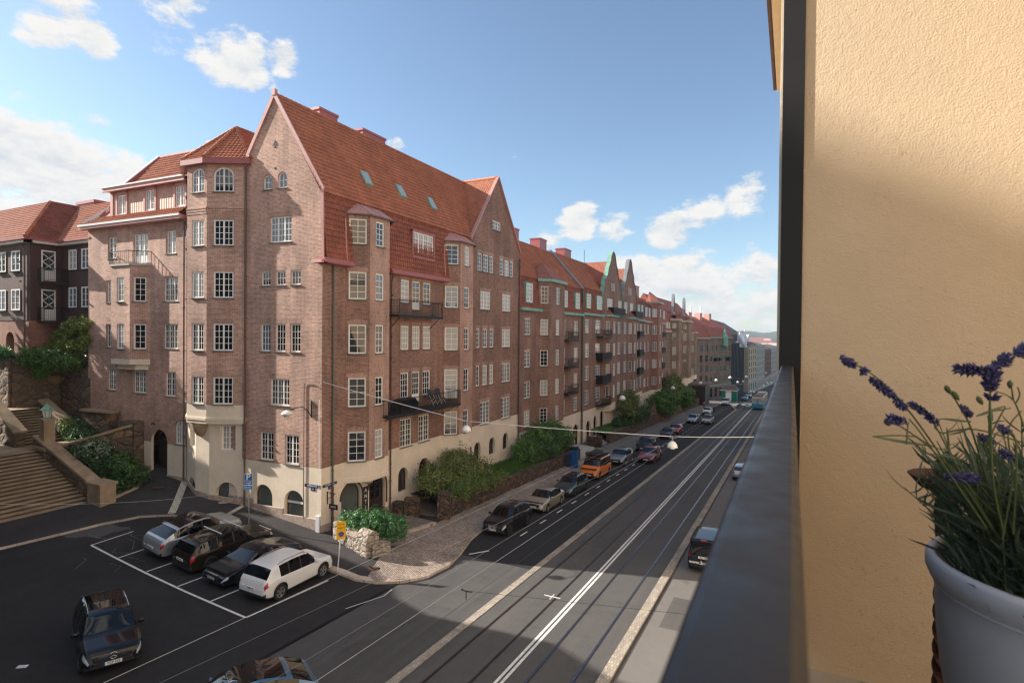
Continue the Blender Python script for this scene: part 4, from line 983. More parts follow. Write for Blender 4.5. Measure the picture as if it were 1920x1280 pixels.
# ================================================================== the row of houses down the street
WK = {}
def row_house(name, label, y0, y1, floors, base, eave, kink, ridge, cols, bays=(), gables=(), bals=(), mat='brick_shaded', tmat='tile_flat', trim='copper_green', setback=4.6, door_cols=(), tiles=False, basemat='plaster', chim=(), mans_cols=None, group='brick houses along the street', gbase=-4.5):
    root = empty(name, (SX, y0, street(y0)), label, 'building', group)
    P = (SX, y0); U = y1 - y0; ops = []; m = MB(mat); ms = MB('tile_brown')
    def blocked(u): return any(b[0] - y0 - .1 < u < b[1] - y0 + .1 for b in bays)
    def in_gable(y): return any(g[0] < y < g[1] for g in gables)
    fl = list(floors)
    for (y, w, cas) in cols:
        u = y - y0
        if blocked(u): continue
        for i, (z0, z1) in enumerate(fl[:-1] if not in_gable(y) else fl):
            ops.append((u - w / 2, u + w / 2, z0, z1, 'rect')); window(root, P, SD, u - w / 2, u + w / 2, z0, z1, 'rect', cas, 2, 4, glassk=random.choice(['glass_curtain', 'glass_curtain', 'glass_mid', 'glass_blue', 'glass_dark']), **WK)
    for (y, w, z0, z1) in door_cols:
        u = y - y0; ops.append((u - w / 2, u + w / 2, z0, z1, 'round')); window(root, P, SD, u - w / 2, u + w / 2, z0, z1, 'round', 1, 1, 1, rec=.45, name='entrance_door', mat='plaster_pink', glassk='glass_mid', low=(z1 - z0) * .5, sill=None)
    zt = eave if not gables else eave
    wall(m, P, SD, U, gbase, eave, ops, zones=[(base, basemat), (99, mat)], reveal=.2)
    for o in ops:
        if o[4] == 'rect' and tiles: seg_header(m, P, SD, o[0], o[1], o[3], .2)
    m.m(mat); m.face([(SX, y0, gbase), (SX, y0, eave), (SX - 9.5, y0, eave), (SX - 9.5, y0, gbase)]); m.face([(SX, y1, gbase), (SX - 9.5, y1, gbase), (SX - 9.5, y1, eave), (SX, y1, eave)])
    m.face([(SX - 9.5, y0, gbase), (SX - 9.5, y0, eave), (SX - 9.5, y1, eave), (SX - 9.5, y1, gbase)])
    m.build('wall', root)
    # mansard storey
    xe, xk = SX + .12, SX - .25; segs = []; cur = y0
    blk = sorted([(g[0], g[1]) for g in gables])
    for a, b in blk + [(y1, y1)]:
        if a > cur: segs.append((cur, a))
        cur = max(cur, b)
    mo = []
    for (a, b) in segs:
        for (y, w, cas) in cols:
            if a < y < b and not blocked(y - y0): mo.append((y, w))
        roof_plane(ms, [(xe, a, eave), (xe, b, eave), (xk, b, kink), (xk, a, kink)], tiles, 'tile_brown' if tiles else tmat, fine=False)
    ms.build('mansard', root)
    z0, z1 = fl[-1]
    for (y, w) in mo:
        d = MB(trim if trim != 'pink_metal' else 'red_metal'); d.box(SX - .3, y - w / 2 - .1, z0 - .1, SX + .2, y - w / 2, z1 + .12); d.box(SX - .3, y + w / 2, z0 - .1, SX + .2, y + w / 2 + .1, z1 + .12); d.box(SX - .3, y - w / 2, z1, SX + .22, y + w / 2, z1 + .12); d.box(SX - .3, y - w / 2, z0 - .1, SX + .22, y + w / 2, z0)
        o = d.build('dormer', root); window(o, (SX + .2, y - w / 2), SD, 0, w, z0, z1, 'rect', 2 if w > 1.2 else 1, 2, 4, rec=0, sill=None, glassk='glass_curtain')
    c = MB(trim)
    for (a, b) in segs: c.box(SX - .1, a, eave - .28, SX + .38, b, eave + .02)
    c.build('gutter', root)
    # roof
    r = MB(tmat if not tiles else 'tile_orange'); rx = SX - setback
    roof_plane(r, [(xk + .1, y0, kink), (xk + .1, y1, kink), (rx, y1, ridge), (rx, y0, ridge)], tiles, 'tile_orange' if tiles else tmat, fine=False)
    r.m(tmat); r.face([(rx, y0, ridge), (rx, y1, ridge), (SX - 9.5, y1, eave), (SX - 9.5, y0, eave)]); r.face([(SX, y0, eave), (xk, y0, kink), (rx, y0, ridge), (SX - 9.5, y0, eave)]); r.face([(SX, y1, eave), (SX - 9.5, y1, eave), (rx, y1, ridge), (xk, y1, kink)])
    r.build('roof', root)
    for (y, x, w, h) in chim:
        k = MB('red_metal'); k.m('red_metal'); k.box(x - .8, y, ridge - 2.5, x + .6, y + w, ridge + h); k.box(x - .86, y - .06, ridge + h, x + .66, y + w + .06, ridge + h + .14); k.build('chimney', root)
    for (a, b, pr, c_, ztop) in bays:
        PP, fs = bay_faces(P, SD, a - y0, b - y0, pr, c_); bm = MB(mat); bb_ = MB(basemat)
        for i, (p, dd, l) in enumerate(fs):
            w = min(1.15, l * .62); oo = []
            for (q0, q1) in fl[:]:
                if q1 > ztop - .2 or q0 < base: continue
                oo.append(((l - w) / 2, (l + w) / 2, q0, q1, 'rect'))
                if i < 2 or l > 1.6: window(root, p, dd, (l - w) / 2, (l + w) / 2, q0, q1, 'rect', 1 + (w > 1), 2, 4, glassk=random.choice(['glass_curtain', 'glass_dark', 'glass_mid']), **WK)
            wall(bm, p, dd, l, base + .1, ztop, oo if (i < 2 or l > 1.6) else []); wall(bb_, p, dd, l, base - 1.1, base + .1)
        bm.build('bay', root); bb_.m(basemat); plan_cap(bb_, PP[::-1], base - 1.1); bb_.build('bay_base', root)
        t = MB(trim); P3, f3 = bay_faces(P, SD, a - y0 - .2, b - y0 + .2, pr + .25, c_); t.prism(P3, ztop - .1, ztop + .22); t.build('gutter', root)
        t = MB('tile_flat'); Q = [Vector((p[0], p[1], ztop + .2)) for p in P3]; A = Vector((SX - 1.1, (a + b) / 2, ztop + 2.5))
        for q1, q2 in zip(Q, Q[1:]): t.face([q1, q2, A])
        t.face([Q[0] + Vector((-1, 0, 0)), Q[0], A]); t.face([Q[3], Q[3] + Vector((-1, 0, 0)), A]); t.build('bay_roof', root)
    for (y, w, z, sol) in bals: balcony(root, P, SD, y - w / 2 - y0, y + w / 2 - y0, z, dep=.95, solid=sol, brackets=False)
    for i, (a, b, top, shape) in enumerate(gables):
        g = MB(mat); c = (a + b) / 2; hw = (b - a) / 2
        prof = [(1.0, 0), (1.0, .20), (1.0, .33), (.97, .37), (.90, .42), (.87, .49), (.84, .54), (.70, .58), (.58, .63), (.53, .69), (.48, .74), (.36, .79), (.30, .84), (.26, .89), (.20, .94), (.11, .985), (0, 1.0)] if shape < 2 else [(1.0, 0), (1.0, .1), (.9, .15), (.7, .2), (.62, .28), (.58, .35), (.5, .42), (.42, .5), (.38, .56), (.34, .62), (.28, .7), (.24, .76), (.2, .82), (.16, .88), (.12, .92), (.06, .97), (0, 1.0)]
        H = top - eave; pts = [(c + hw * s, eave + H * t) for s, t in prof]; pts = pts + [(2 * c - y, z) for y, z in pts[-2::-1]]
        lft = pts[::-1]; xf = SX + .03; xb = SX - .35; gz0 = fl[-1][0]
        for q1, q2 in zip(pts[:16], pts[1:17]):
            m1, m2 = (2 * c - q1[0], q1[1]), (2 * c - q2[0], q2[1]); g.face([(xf, m1[0], m1[1]), (xf, q1[0], q1[1]), (xf, q2[0], q2[1]), (xf, m2[0], m2[1])]); g.face([(xb, q1[0], q1[1]), (xb, m1[0], m1[1]), (xb, m2[0], m2[1]), (xb, q2[0], q2[1])])
        go = g.build('gable', root)
        cp = MB('copper_green' if shape == 0 else 'gray_metal')
        for q1, q2 in zip(pts, pts[1:]): cp.face([(xf + .12, q1[0], q1[1]), (xf + .12, q2[0], q2[1]), (xb - .1, q2[0], q2[1]), (xb - .1, q1[0], q1[1])]); cp.face([(xf + .12, q1[0], q1[1]), (xf + .12, q1[0], q1[1] - .14), (xf + .12, q2[0], q2[1] - .14), (xf + .12, q2[0], q2[1])])
        cp.build('coping', root)
        for k in range(3):
            yy = c - .9 + k * .75; zc = eave + H * .45; window(root, (SX + .05, yy), SD, 0, .45, zc - .6, zc + .6, 'round', 1, 1, 2, rec=-.02, sill=None, name='arched_window', glassk='glass_curtain', ft=.05)
        for (y, w, cas) in cols:
            if a < y < b: window(root, (SX + .05, y - w / 2), SD, 0, w, fl[-1][0], fl[-1][1], 'rect', cas, 2, 4, rec=-.03, name='window', glassk='glass_curtain')
        rr = MB('tile_orange'); zr = ridge + .1; 
        if shape < 2:
            s0 = Vector((SX - .4, a + .2, eave + H * .12)); Lq = math.hypot(c - a - .2, zr - s0.z); V = Vector((0, c - a - .2, zr - s0.z)).normalized()
            tile_roof(rr, s0, (-1, 0, 0), V, [(0, 0), (.5, 0), (setback + .2, Lq), (0, Lq)]); rr.m('tile_flat'); rr.face([(SX - .4, c, zr), (SX - .4, b - .2, s0.z), (rx, c, zr)]); rr.face([(SX - .4, a + .2, s0.z - .02), (SX - .4, c, zr - .02), (rx, c, zr - .02)])
        rr.build('gable_roof', root)
    return root
FB = [(3.45, 5.2), (6.2, 8.0), (8.9, 10.6), (11.55, 13.28), (15.0, 16.9)]
FB = [(1.9, 3.55), (4.9, 6.6), (8.15, 9.9), (11.55, 13.28), (15.0, 16.9)]
z6 = lambda x, y: PX(900 + x / 4, 580 + y / 4, SX)
rB = row_house('brick_house', 'red brick house with green copper gutter and canted bay, right of the tall plain gable', 51.15, 70.1, FB, 1.55, 14.35, 17.6, 22.75,
    [(53.25, 1.5, 2), (63.3, 2.0, 2), (68.0, 1.5, 2)], bays=[(56.0, 62.4, 1.0, 1.1, 17.5)], bals=[(64.6, 3.6, 11.0, False), (64.6, 3.6, 7.7, False), (64.6, 3.6, 4.5, False)],
    door_cols=[(68.2, 2.3, -2.9, .1)], tiles=True, chim=[(66.2, SX - 5, 2.2, 1.2)])
g_ = MB('gray_metal'); strip(g_, (SX + .1, 70.1, 17.7), (SX - 4.6, 70.1, 23.0), .55, .25, (0, 0, 1)); g_.build('firewall', rB); pipe(rB, [(SX + .18, 70.1, 17.6), (SX + .18, 70.1, 9), (SX + .18, 70.1, -3.2)], 'green_pipe', .13)
p_ = MB('tile_orange'); 
FC = [(2.2, 4.1), (5.5, 7.3), (8.6, 10.4), (11.9, 13.7), (15.3, 17.1)]
rC = row_house('brick_house', 'brick house with two tall curved gables, one capped in green copper', 70.1, 104.0, FC, 1.4, 14.55, 17.9, 22.9,
    [(72.4, 1.7, 2), (77.1, 2.3, 2), (82.5, 2.6, 3), (88.0, 1.7, 2), (91.6, 1.7, 2), (95.3, 2.0, 2), (100.0, 1.5, 2), (102.6, 1.3, 2)], bays=[(80.4, 85.6, .7, .9, 14.5), (93.2, 97.8, .7, .9, 14.5)],
    gables=[(79.0, 89.2, 24.5, 0), (89.4, 98.8, 24.6, 1)], bals=[(78.6, 4.5, 11.4, False), (78.6, 4.5, 8.1, True), (78.6, 4.5, 4.9, True), (78.6, 4.5, 1.6, False), (85.0, 6.5, 14.8, True), (97.5, 5.0, 14.8, True), (99.5, 3.2, 11.4, True), (99.5, 3.2, 8.1, True), (99.5, 3.2, 4.9, True)],
    door_cols=[(73.2, 1.8, -2.9, -.1), (76.2, 1.5, -2.8, .2), (79.3, 1.8, -2.8, .6)], tiles=True, chim=[(75.0, SX - 5, 2.6, 1.0)])
a_ = MB('dark_metal'); a_.tube([(SX - 4.6, 84, 22.9), (SX - 4.6, 84, 25.0)], .04, 5); a_.build('antenna', rC)
FD = [(2.0, 3.6), (5.3, 7.0), (8.6, 10.4), (11.9, 13.7), (15.3, 16.9)]
row_house('brick_house', 'narrow bright red brick house with a big red chimney, beyond the curved gables', 104.0, 123.0, FD, .9, 14.4, 17.2, 19.8,
    [(105.8, 1.6, 2), (108.4, 1.3, 1), (119.8, 1.4, 2), (122, 1.3, 2)], bays=[(110.6, 117.0, 1.2, 1.3, 18.1)], bals=[(118.9, 3.0, 11.4, True), (118.9, 3.0, 8.2, True), (118.9, 3.0, 5.0, True), (118.9, 3.0, 1.8, True)], mat='brick_red', tmat='tile_far', trim='gray_metal', chim=[(112, SX - 4.6, 5.0, 2.0)], gbase=-7)
FE = [(1.2, 2.9), (4.2, 5.9), (7.3, 9.2), (10.5, 12.4), (13.4, 14.6)]
WK = dict(mat='plaster_tan')
row_house('brick_house', 'tan brick house with two slim pointed gables, narrow bays and a dark blue balcony awning', 123.0, 164.0, FE, 1.0, 12.8, 16.0, 21.0,
    [(125.5, 1.4, 1), (128.0, 1.4, 1), (139.5, 1.4, 1), (142.5, 1.4, 1), (155.5, 1.6, 2)], bays=[(130, 137.5, 1.6, 1.8, 15.3), (144.5, 152.5, 1.6, 1.8, 15.3), (158.0, 163.8, 1.2, 1.3, 12.6)], gables=[(131.5, 136.5, 21.5, 2), (146, 151, 21.5, 2)], bals=[(134, 6, 15.4, True), (148, 5, 15.4, False)], mat='brick_tan', tmat='tile_far', trim='plaster_tan', basemat='plaster', gbase=-9)
# ---- far houses closing the view
def far_house(label, pa, pb, zt, zb, floors, ncol, mat, roofm, rh=6, depth=14, base=None, ww=1.5, wh=1.9, wm_='dark_wood', cat='building', group='far houses at the bend of the street', green=False):
    dd, l = udir(pa, pb); root = empty('stone_house' if 'brick' not in label else 'brick_house', (pa[0], pa[1], zb), label, cat, group)
    m = MB(mat); ops = []
    for i in range(ncol):
        c = l * (i + .5) / ncol
        for k in range(floors):
            z0 = zb + 5.2 + (zt - zb - 6.0) / (floors) * k; a, b = c - ww / 2, c + ww / 2; ops.append((a, b, z0, z0 + wh, 'rect')); window(root, pa, dd, a, b, z0, z0 + wh, 'rect', 2, 1, 2, rec=.12, mat=wm_, sill=None, glassk=random.choice(['glass_mid', 'glass_dark', 'glass_blue']))
    for i in range(ncol):
        c = l * (i + .5) / ncol; a, b = c - ww * .6, c + ww * .6; ops.append((a, b, zb + .6, zb + 3.6, 'round')); window(root, pa, dd, a, b, zb + .6, zb + 3.6, 'round', 1, 1, 1, rec=.2, mat='dark_wood', sill=None, glassk='glass_dark', name='shop_window')
    wall(m, pa, dd, l, zb - 6, zt, ops, zones=[(zb + 4.2, base or mat), (99, mat)]); M = frame(pa, dd)
    m.m(mat); v = [M @ Vector(p) for p in ((0, 0, 0), (l, 0, 0), (l, depth, 0), (0, depth, 0))]
    for i in (1, 2, 3): a, b = v[i], v[(i + 1) % 4]; m.face([(a.x, a.y, zb - 6), (b.x, b.y, zb - 6), (b.x, b.y, zt), (a.x, a.y, zt)])
    m.build('wall', root)
    c = MB('copper_green' if green else 'concrete'); c.box(-.1, -.4, zt, l + .1, 0, zt + .35, M); c.box(0, -.15, zb + 4.2, l, 0, zb + 4.45, M); c.build('cornice', root)
    r = MB(roofm); R_ = [M @ Vector(p) for p in ((0, -.4, zt + .35), (l, -.4, zt + .35), (l, depth * .5, zt + rh), (0, depth * .5, zt + rh), (l, depth, zt), (0, depth, zt))]
    kn = [M @ Vector(p) for p in ((0, 1.4, zt + rh * .48), (l, 1.4, zt + rh * .48))]
    r.face([R_[0], R_[1], kn[1], kn[0]]); r.face([kn[0], kn[1], R_[2], R_[3]]); r.face([R_[3], R_[2], R_[4], R_[5]]); r.face([R_[1], R_[4], R_[2], kn[1]]); r.face([R_[0], kn[0], R_[3], R_[5]]); r.build('roof', root)
    return root, M, l
def AT(px, dist_y, py=640): r = _ray(px, py); k = dist_y / r[1]; return (float(r[0] * k), dist_y)
pa, pb, pc = AT(1299, 176), AT(1330, 184), AT(1372, 200)
def ZAT(px, py, p): r = _ray(px, py); return CZ + float(r[2] / r[1] * p[1])
zA = ZAT(1315, 635, AT(1315, 180)); gA = street(180) + .2
hA, MA, lA = far_house('far tan brick house with red tiled roof and skylight, first after the side street', pa, pb, zA, gA, 4, 3, 'brick_tan', 'tile_far', 7, 14, wh=2.0)
k = MB('skylight'); k.box(lA * .25, 3.2, zA + 4.6, lA * .45, 4.4, zA + 5.0, MA); k.build('skylight', hA)
zB = ZAT(1350, 634, AT(1350, 192)); hB, MB_, lB = far_house('far tan brick house with red roof, green copper cornice and round green turret', pb, pc, zB, gA - .4, 4, 5, 'brick_tan', 'tile_far', 7, 16, green=True, wm_='copper_green')
t = MB('copper_green'); t.lathe([(.0, -3.2), (.9, -2.6), (1.1, -2.2), (1.1, .2), (1.3, .3), (.7, 1.2), (.2, 3.0), (.0, 4.2)], tuple(MB_ @ Vector((lB * .62, -.3, zB))), 12); t.build('turret', hB)
for i in (.2, .35, .75, .86): 
    k = MB('dark_metal'); k.box(lB * i, -.9, gA + 11.6, lB * i + 1.6, 0, gA + 12.6, MB_); k.build('balcony', hB)
for (h_, M_, l_) in ((hA, MA, lA), (hB, MB_, lB)):
    for f in (.35, .75):
        k = MB('pink_metal'); k.box(l_ * f, 6.0, zA + 5, l_ * f + 1.6, 8.0, zA + 8.4, M_); k.build('chimney', h_)
k = MB('white_metal'); k.box(lB * .5, 7, zB + 6, lB * .5 + .35, 7.3, zB + 10.5, MB_); k.box(lB * .1, 7, zB + 6, lB * .1 + .35, 7.3, zB + 10.5, MB_); k.build('antenna', hB)
# scaffolded house wrapped in black netting, loose white tarpaulin on top
pd, pe = AT(1373, 203), AT(1402, 262)
dd, l = udir(pd, pe); M = frame(pd, dd); zS = ZAT(1380, 645, pd); gS = street(230)
sr = empty('scaffolded_house', (pd[0], pd[1], gS), 'house wrapped in black scaffold netting with a grey tiled roof', 'building')
s_ = MB('black_net'); s_.box(0, 0, gS - 6, l, 14, zS, M)
for i in range(13): s_.box(l * i / 12 - .06, -.12, gS + 4, l * i / 12 + .06, 0, zS, M)
for i in range(8): s_.box(0, -.1, gS + 5 + i * 2.3, l, 0, gS + 5.08 + i * 2.3, M)
s_.build('netting', sr); s_ = MB('tile_gray'); s_.face([M @ Vector(p) for p in ((0, 1.5, zS + 3.5), (l, 1.5, zS + 3.0), (l * .6, 7, zS + 8), (0, 7, zS + 8.5))]); s_.face([M @ Vector(p) for p in ((0, 1.5, zS), (l, 1.5, zS), (l, 1.5, zS + 3.0), (0, 1.5, zS + 3.5))]); s_.face([M @ Vector(p) for p in ((l, 1.5, zS + 3), (l, 12, zS + 1), (l * .6, 7, zS + 8))]); s_.build('roof', sr)
s_ = MB('dark_metal')
for i in range(16):
    u = l * i / 15; s_.tube([M @ Vector((u, .2, zS - 1)), M @ Vector((u, .2, zS + 3.4))], .07, 5)
for i in range(4): s_.tube([M @ Vector((0, .2, zS + .9 * i + .5)), M @ Vector((l, .2, zS + .9 * i + .5))], .06, 5)
s_.build('scaffold', sr)
rnd = random.Random(3)
ol_ = [(250, 230), (300, 245), (330, 215), (385, 195), (400, 290), (470, 290), (475, 410), (405, 400), (412, 480), (440, 540), (400, 555), (285, 540), (285, 440), (240, 460), (190, 430), (240, 415), (275, 390), (290, 320)]
bm = bmesh.new(); bm.faces.new([bm.verts.new(PY(1360 + x / 10.67, 600 + y / 10.67, 201.0)) for x, y in ol_]); bmesh.ops.triangulate(bm, faces=bm.faces[:]); bmesh.ops.subdivide_edges(bm, edges=bm.edges[:], cuts=4, use_grid_fill=True)
for v in bm.verts: v.co.y += rnd.uniform(-.35, .35) + .4 * math.sin(v.co.x * 2.1 + v.co.z); v.co.x += rnd.uniform(-.1, .1); v.co.z += rnd.uniform(-.1, .1)
bm.verts.index_update(); ex_ = [tuple(v.co) for v in bm.verts]; fx_ = [tuple(v.index for v in f.verts) for f in bm.faces]; bm.free()
tp = MB('tarp_white'); tp.mesh_part(ex_, fx_); tp.mesh_part([(x, y + .08, z) for x, y, z in ex_], [f[::-1] for f in fx_])
tag(tp.build('tarpaulin'), 'crumpled white tarpaulin hanging over the black scaffold netting', 'tarpaulin')
# pale houses beyond the scaffold
px_ = [(1404, 245, 'plaster_tan', 'far sandy stone house with pale window surrounds, right after the black scaffold', 646), (1419, 262, 'plaster_gray', 'far grey stone house with many small windows and dormers', 649), (1434, 300, 'brick_tan', 'far brownish house with a dark mansard roof and dark balconies', 653), (1446, 340, 'plaster_gray', 'farthest pale house at the right, half hidden by the wall', 652), (1459, 390, 'brick_far', '', 0)]
for (a, b) in zip(px_, px_[1:]):
    A, B = AT(a[0], a[1]), AT(b[0] + .3, b[1] - 2); zz = ZAT(a[0] + 3, a[4] + 2.5, A); far_house(a[3], A, B, zz, street(a[1]), 5, max(3, int(math.hypot(*vsub(A, B)) / 3.2)), a[2], 'tile_gray', 2.4, 12, base='plaster_gray', ww=1.3, group='pale houses far down the street')
# distant roofs by the harbour, and the wooded hill behind
rnd = random.Random(11)
for i in range(46):
    px = 1398 + rnd.random() * 66; yy = 430 + rnd.random() ** 1.6 * 1500; A = AT(px, yy); py = 652 - 13 * (yy - 430) / 1500 + rnd.uniform(-1.2, 1.2); zt = ZAT(px, py, A); w = 14 * rnd.uniform(.8, 1.6) * (yy / 700); gz = -21
    root = empty('harbour_house', (A[0], A[1], gz), 'small distant house in the hazy town by the harbour below the wooded hill', 'building', 'distant houses by the harbour')
    m = MB(rnd.choice(['plaster_tan', 'plaster_gray', 'plaster', 'brick_far'])); m.box(A[0] - w / 2, A[1], gz, A[0] + w / 2, A[1] + w * .7, zt); m.build('wall', root)
    m = MB(rnd.choice(['tile_far', 'tile_far', 'concrete', 'tile_gray', 'pink_metal'])); h = w * .16; m.mesh_part([(A[0] - w / 2, A[1], zt), (A[0] + w / 2, A[1], zt), (A[0] + w / 2, A[1] + w * .7, zt), (A[0] - w / 2, A[1] + w * .7, zt), (A[0] - w / 2, A[1] + w * .35, zt + h), (A[0] + w / 2, A[1] + w * .35, zt + h)], [(0, 1, 5, 4), (2, 3, 4, 5), (1, 2, 5), (3, 0, 4)]); m.build('roof', root)
hl = MB('leaf_dark'); hl.mats = ['hill_wood']
m_, n_, b_ = newmat('hill_wood'); t_ = noise_n(n_, world_co(n_), .02, 8, .7); n_.links.new(mixc(n_, mapr(n_, t_.outputs['Fac'], .35, .65, 0, 1), (.025, .045, .022), (.07, .10, .045)), b_.inputs['Base Color']); S_(b_, Roughness=.95); bump(n_, b_, t_.outputs['Fac'], 1, 30)
hv = []; nx_, ny_ = 70, 8
for j in range(ny_ + 1):
    for i in range(nx_ + 1):
        px = 1330 + 190 * i / nx_; yy = 2600 + 900 * j / ny_; A = AT(px, yy); top = ZAT(px, 619.5 + 2.0 * math.sin(px * .045) + 1.3 * math.sin(px * .11 + 1), (0, 3000)) ; hgt = (top + 22) * math.sin(math.pi * min(1, j / ny_ * 1.0) * .5) ** .7; hv.append((A[0], yy, -22 + hgt + 3 * math.sin(i * 1.7 + j * 2.2)))
hl.smooth = True; hl.mesh_part(hv, [(j * (nx_ + 1) + i, j * (nx_ + 1) + i + 1, (j + 1) * (nx_ + 1) + i + 1, (j + 1) * (nx_ + 1) + i) for j in range(ny_) for i in range(nx_)]); tag(hl.build('hills'), 'low wooded hill on the horizon behind the harbour town', None, kind='structure')

# ================================================================== dark wooden house on the left
wd = empty('wooden_house', (-52.3, 21.9, 9.3), 'dark brown timber clad house with red tiled roof at the far left', 'building')
WFX = -52.35; WY = 21.9; WY2 = 24.0
def wset(root, p, d, lst, **k):
    for (a, b, z0, z1, nm) in lst: window(root, p, d, a, b, z0, z1, 'rect', 2, 1, 3, rec=-.06, ft=.11, name=nm, sill='dark_wood', glassk=random.choice(['glass_curtain', 'glass_blue', 'glass_mid']), **k)
m = MB('wood_cladding'); m.m('wood_cladding')
wall(m, (-75, WY), (1, 0), 75 + WFX, 12.3, 18.4); wall(m, (WFX, WY), (0, 1), WY2 - WY, 12.3, 18.4); wall(m, (WFX, WY2), (1, 0), 5.3, 12.3, 18.4); m.build('timber_wall', wd)
m = MB('brick_red'); ops = [(75 - 56.2, 75 - 54.9, 9.0, 11.4, 'round')]; wall(m, (-75, WY + .05), (1, 0), 75 + WFX - .05, 7, 12.3, ops, reveal=.6); wall(m, (WFX - .05, WY), (0, 1), WY2 - WY, 7, 12.3); wall(m, (WFX, WY2 + .05), (1, 0), 5.3, 7, 12.3); m.m('dark_wood'); m.box(-56.3, WY + .6, 8.8, -54.8, WY + .7, 11.5); m.build('brick_storey', wd)
def pxx(px): return PY(px, 500, WY)[0]
fr = [(pxx(-3) + 75, pxx(12.5) + 75), (pxx(22.5) + 75, pxx(39) + 75)]
wset(wd, (-75, WY), (1, 0), [(a, b, 16.15, 17.75, 'window') for a, b in fr] + [(a, b, 13.1, 14.75, 'window') for a, b in fr])
fx = [(PY(130, 500, WY2)[0] - WFX, PY(145.5, 500, WY2)[0] - WFX), (PY(154, 500, WY2)[0] - WFX, PY(170, 500, WY2)[0] - WFX)]
wset(wd, (WFX, WY2), (1, 0), [(a, b, 16.3, 17.9, 'window') for a, b in fx] + [(a, b, 13.35, 14.95, 'window') for a, b in fx])
for (z0, z1) in ((15.35, 17.8), (12.3, 14.75)):
    window(wd, (WFX, WY), (0, 1), .72, 1.68, z0, z1, 'rect', 1, 1, 1, rec=-.05, low=.8, name='balcony_door', sill=None, glassk='glass_dark', ft=.1)
    x = MB('white_paint')
    for k in range(2):
        za = z0 + .95 + k * .62; Mx = frame((WFX, WY), (0, 1)); strip(x, Mx @ Vector((.82, -.06, za)), Mx @ Vector((1.58, -.06, za + .6)), .05, .03, (1, 0, 0)); strip(x, Mx @ Vector((1.58, -.06, za)), Mx @ Vector((.82, -.06, za + .6)), .05, .03, (1, 0, 0))
    x.build('door_lattice', wd)
    balcony(wd, (WFX, WY), (0, 1), .5, 2.05, z0, dep=1.0, slab='dark_wood', brackets=False)
rf = MB('tile_orange'); ap_, bp_ = Vector((-57, 25.3, 22.5)), Vector((-57, 27.5, 22.5)); ex, ey, ez = WFX + .5, WY - .5, 18.55; ey2 = WY2 - .5
roof_plane(rf, [(-75, ey, ez), (ex, ey, ez), tuple(ap_), (-75, 25.3, 22.5)], True, fine=False)
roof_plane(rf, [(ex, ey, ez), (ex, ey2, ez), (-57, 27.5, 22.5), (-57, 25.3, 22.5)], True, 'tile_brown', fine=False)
roof_plane(rf, [(ex, ey2, ez), (-47.0, ey2, ez), (-47.0, 27.5, 22.5), (-57, 27.5, 22.5)], True, fine=False); rf.m('tile_flat')
rf.face([(-75, 25.3, 22.5), (-57, 25.3, 22.5), (-57, 27.5, 22.5), (-57, 34, 17), (-75, 34, 17)]); rf.face([(-57, 27.5, 22.5), (-47, 27.5, 22.5), (-47, 34, 17), (-57, 34, 17)]); rf.build('roof', wd)
rg = MB('tile_orange'); ridge_tiles(rg, (ex, ey, ez + .1), tuple(ap_ + Vector((0, 0, .08)))); rg.m('red_metal'); strip(rg, (ex, ey2, ez + .05), tuple(bp_), .25, .05); strip(rg, tuple(ap_ + Vector((0, 0, .08))), tuple(bp_ + Vector((0, 0, .08))), .2, .08); rg.build('ridge', wd)
gt = MB('red_metal'); gt.box(-75, ey - .12, ez - .1, ex + .1, ey + .02, ez + .03); gt.box(ex - .02, ey, ez - .1, ex + .12, ey2, ez + .03); gt.box(ex, ey2 - .12, ez - .1, -47.1, ey2 + .02, ez + .03); gt.m('white_paint'); gt.box(-75, ey + .1, ez - .3, ex - .1, WY + .02, ez - .1); gt.box(WFX - .02, ey + .1, ez - .3, ex - .1, ey2 + .1, ez - .1); gt.box(WFX, ey2 + .1, ez - .3, -47.1, WY2 + .02, ez - .1); gt.build('gutter', wd)
pipe(wd, [(-53.2, WY - .35, 18.3), (-52.9, WY - .1, 17.8), (-52.9, WY - .1, 13), (-52.9, WY - .1, 9.3)], 'brown_pipe', .06)
for (px, py, yy) in ((20, 437, 22.6), (163, 420, 24.5)):
    p = PY(px, py, yy); d = MB('white_paint'); d.box(p[0] - .28, yy, p[2] - .3, p[0] + .28, yy + .1, p[2] + .3); o = d.build('dormer', wd); d = MB('red_metal'); d.face([(p[0] - .4, yy - .1, p[2] + .32), (p[0] + .4, yy - .1, p[2] + .32), (p[0] + .2, yy + 2.2, p[2] + 1.3), (p[0] - .1, yy + 2.2, p[2] + 1.3)]); d.face([(p[0] + .29, yy, p[2] - .3), (p[0] + .29, yy + 1.4, p[2] + .5), (p[0] + .29, yy, p[2] + .33)]); d.face([(p[0] - .29, yy, p[2] - .3), (p[0] - .29, yy, p[2] + .33), (p[0] - .29, yy + 1.4, p[2] + .5)]); d.build('dormer_roof', o); d = MB('glass_blue'); d.box(p[0] - .2, yy - .02, p[2] - .22, p[0] + .2, yy - .005, p[2] + .22); d.build('pane', o)
p = PY(170, 383, 28.5); c = MB('red_metal'); c.box(p[0] - 1.6, 28.2, 21.5, p[0] + 1.2, 29.6, p[2]); c.box(p[0] - 1.7, 28.1, p[2], p[0] + 1.3, 29.7, p[2] + .25); c.build('chimney', wd)
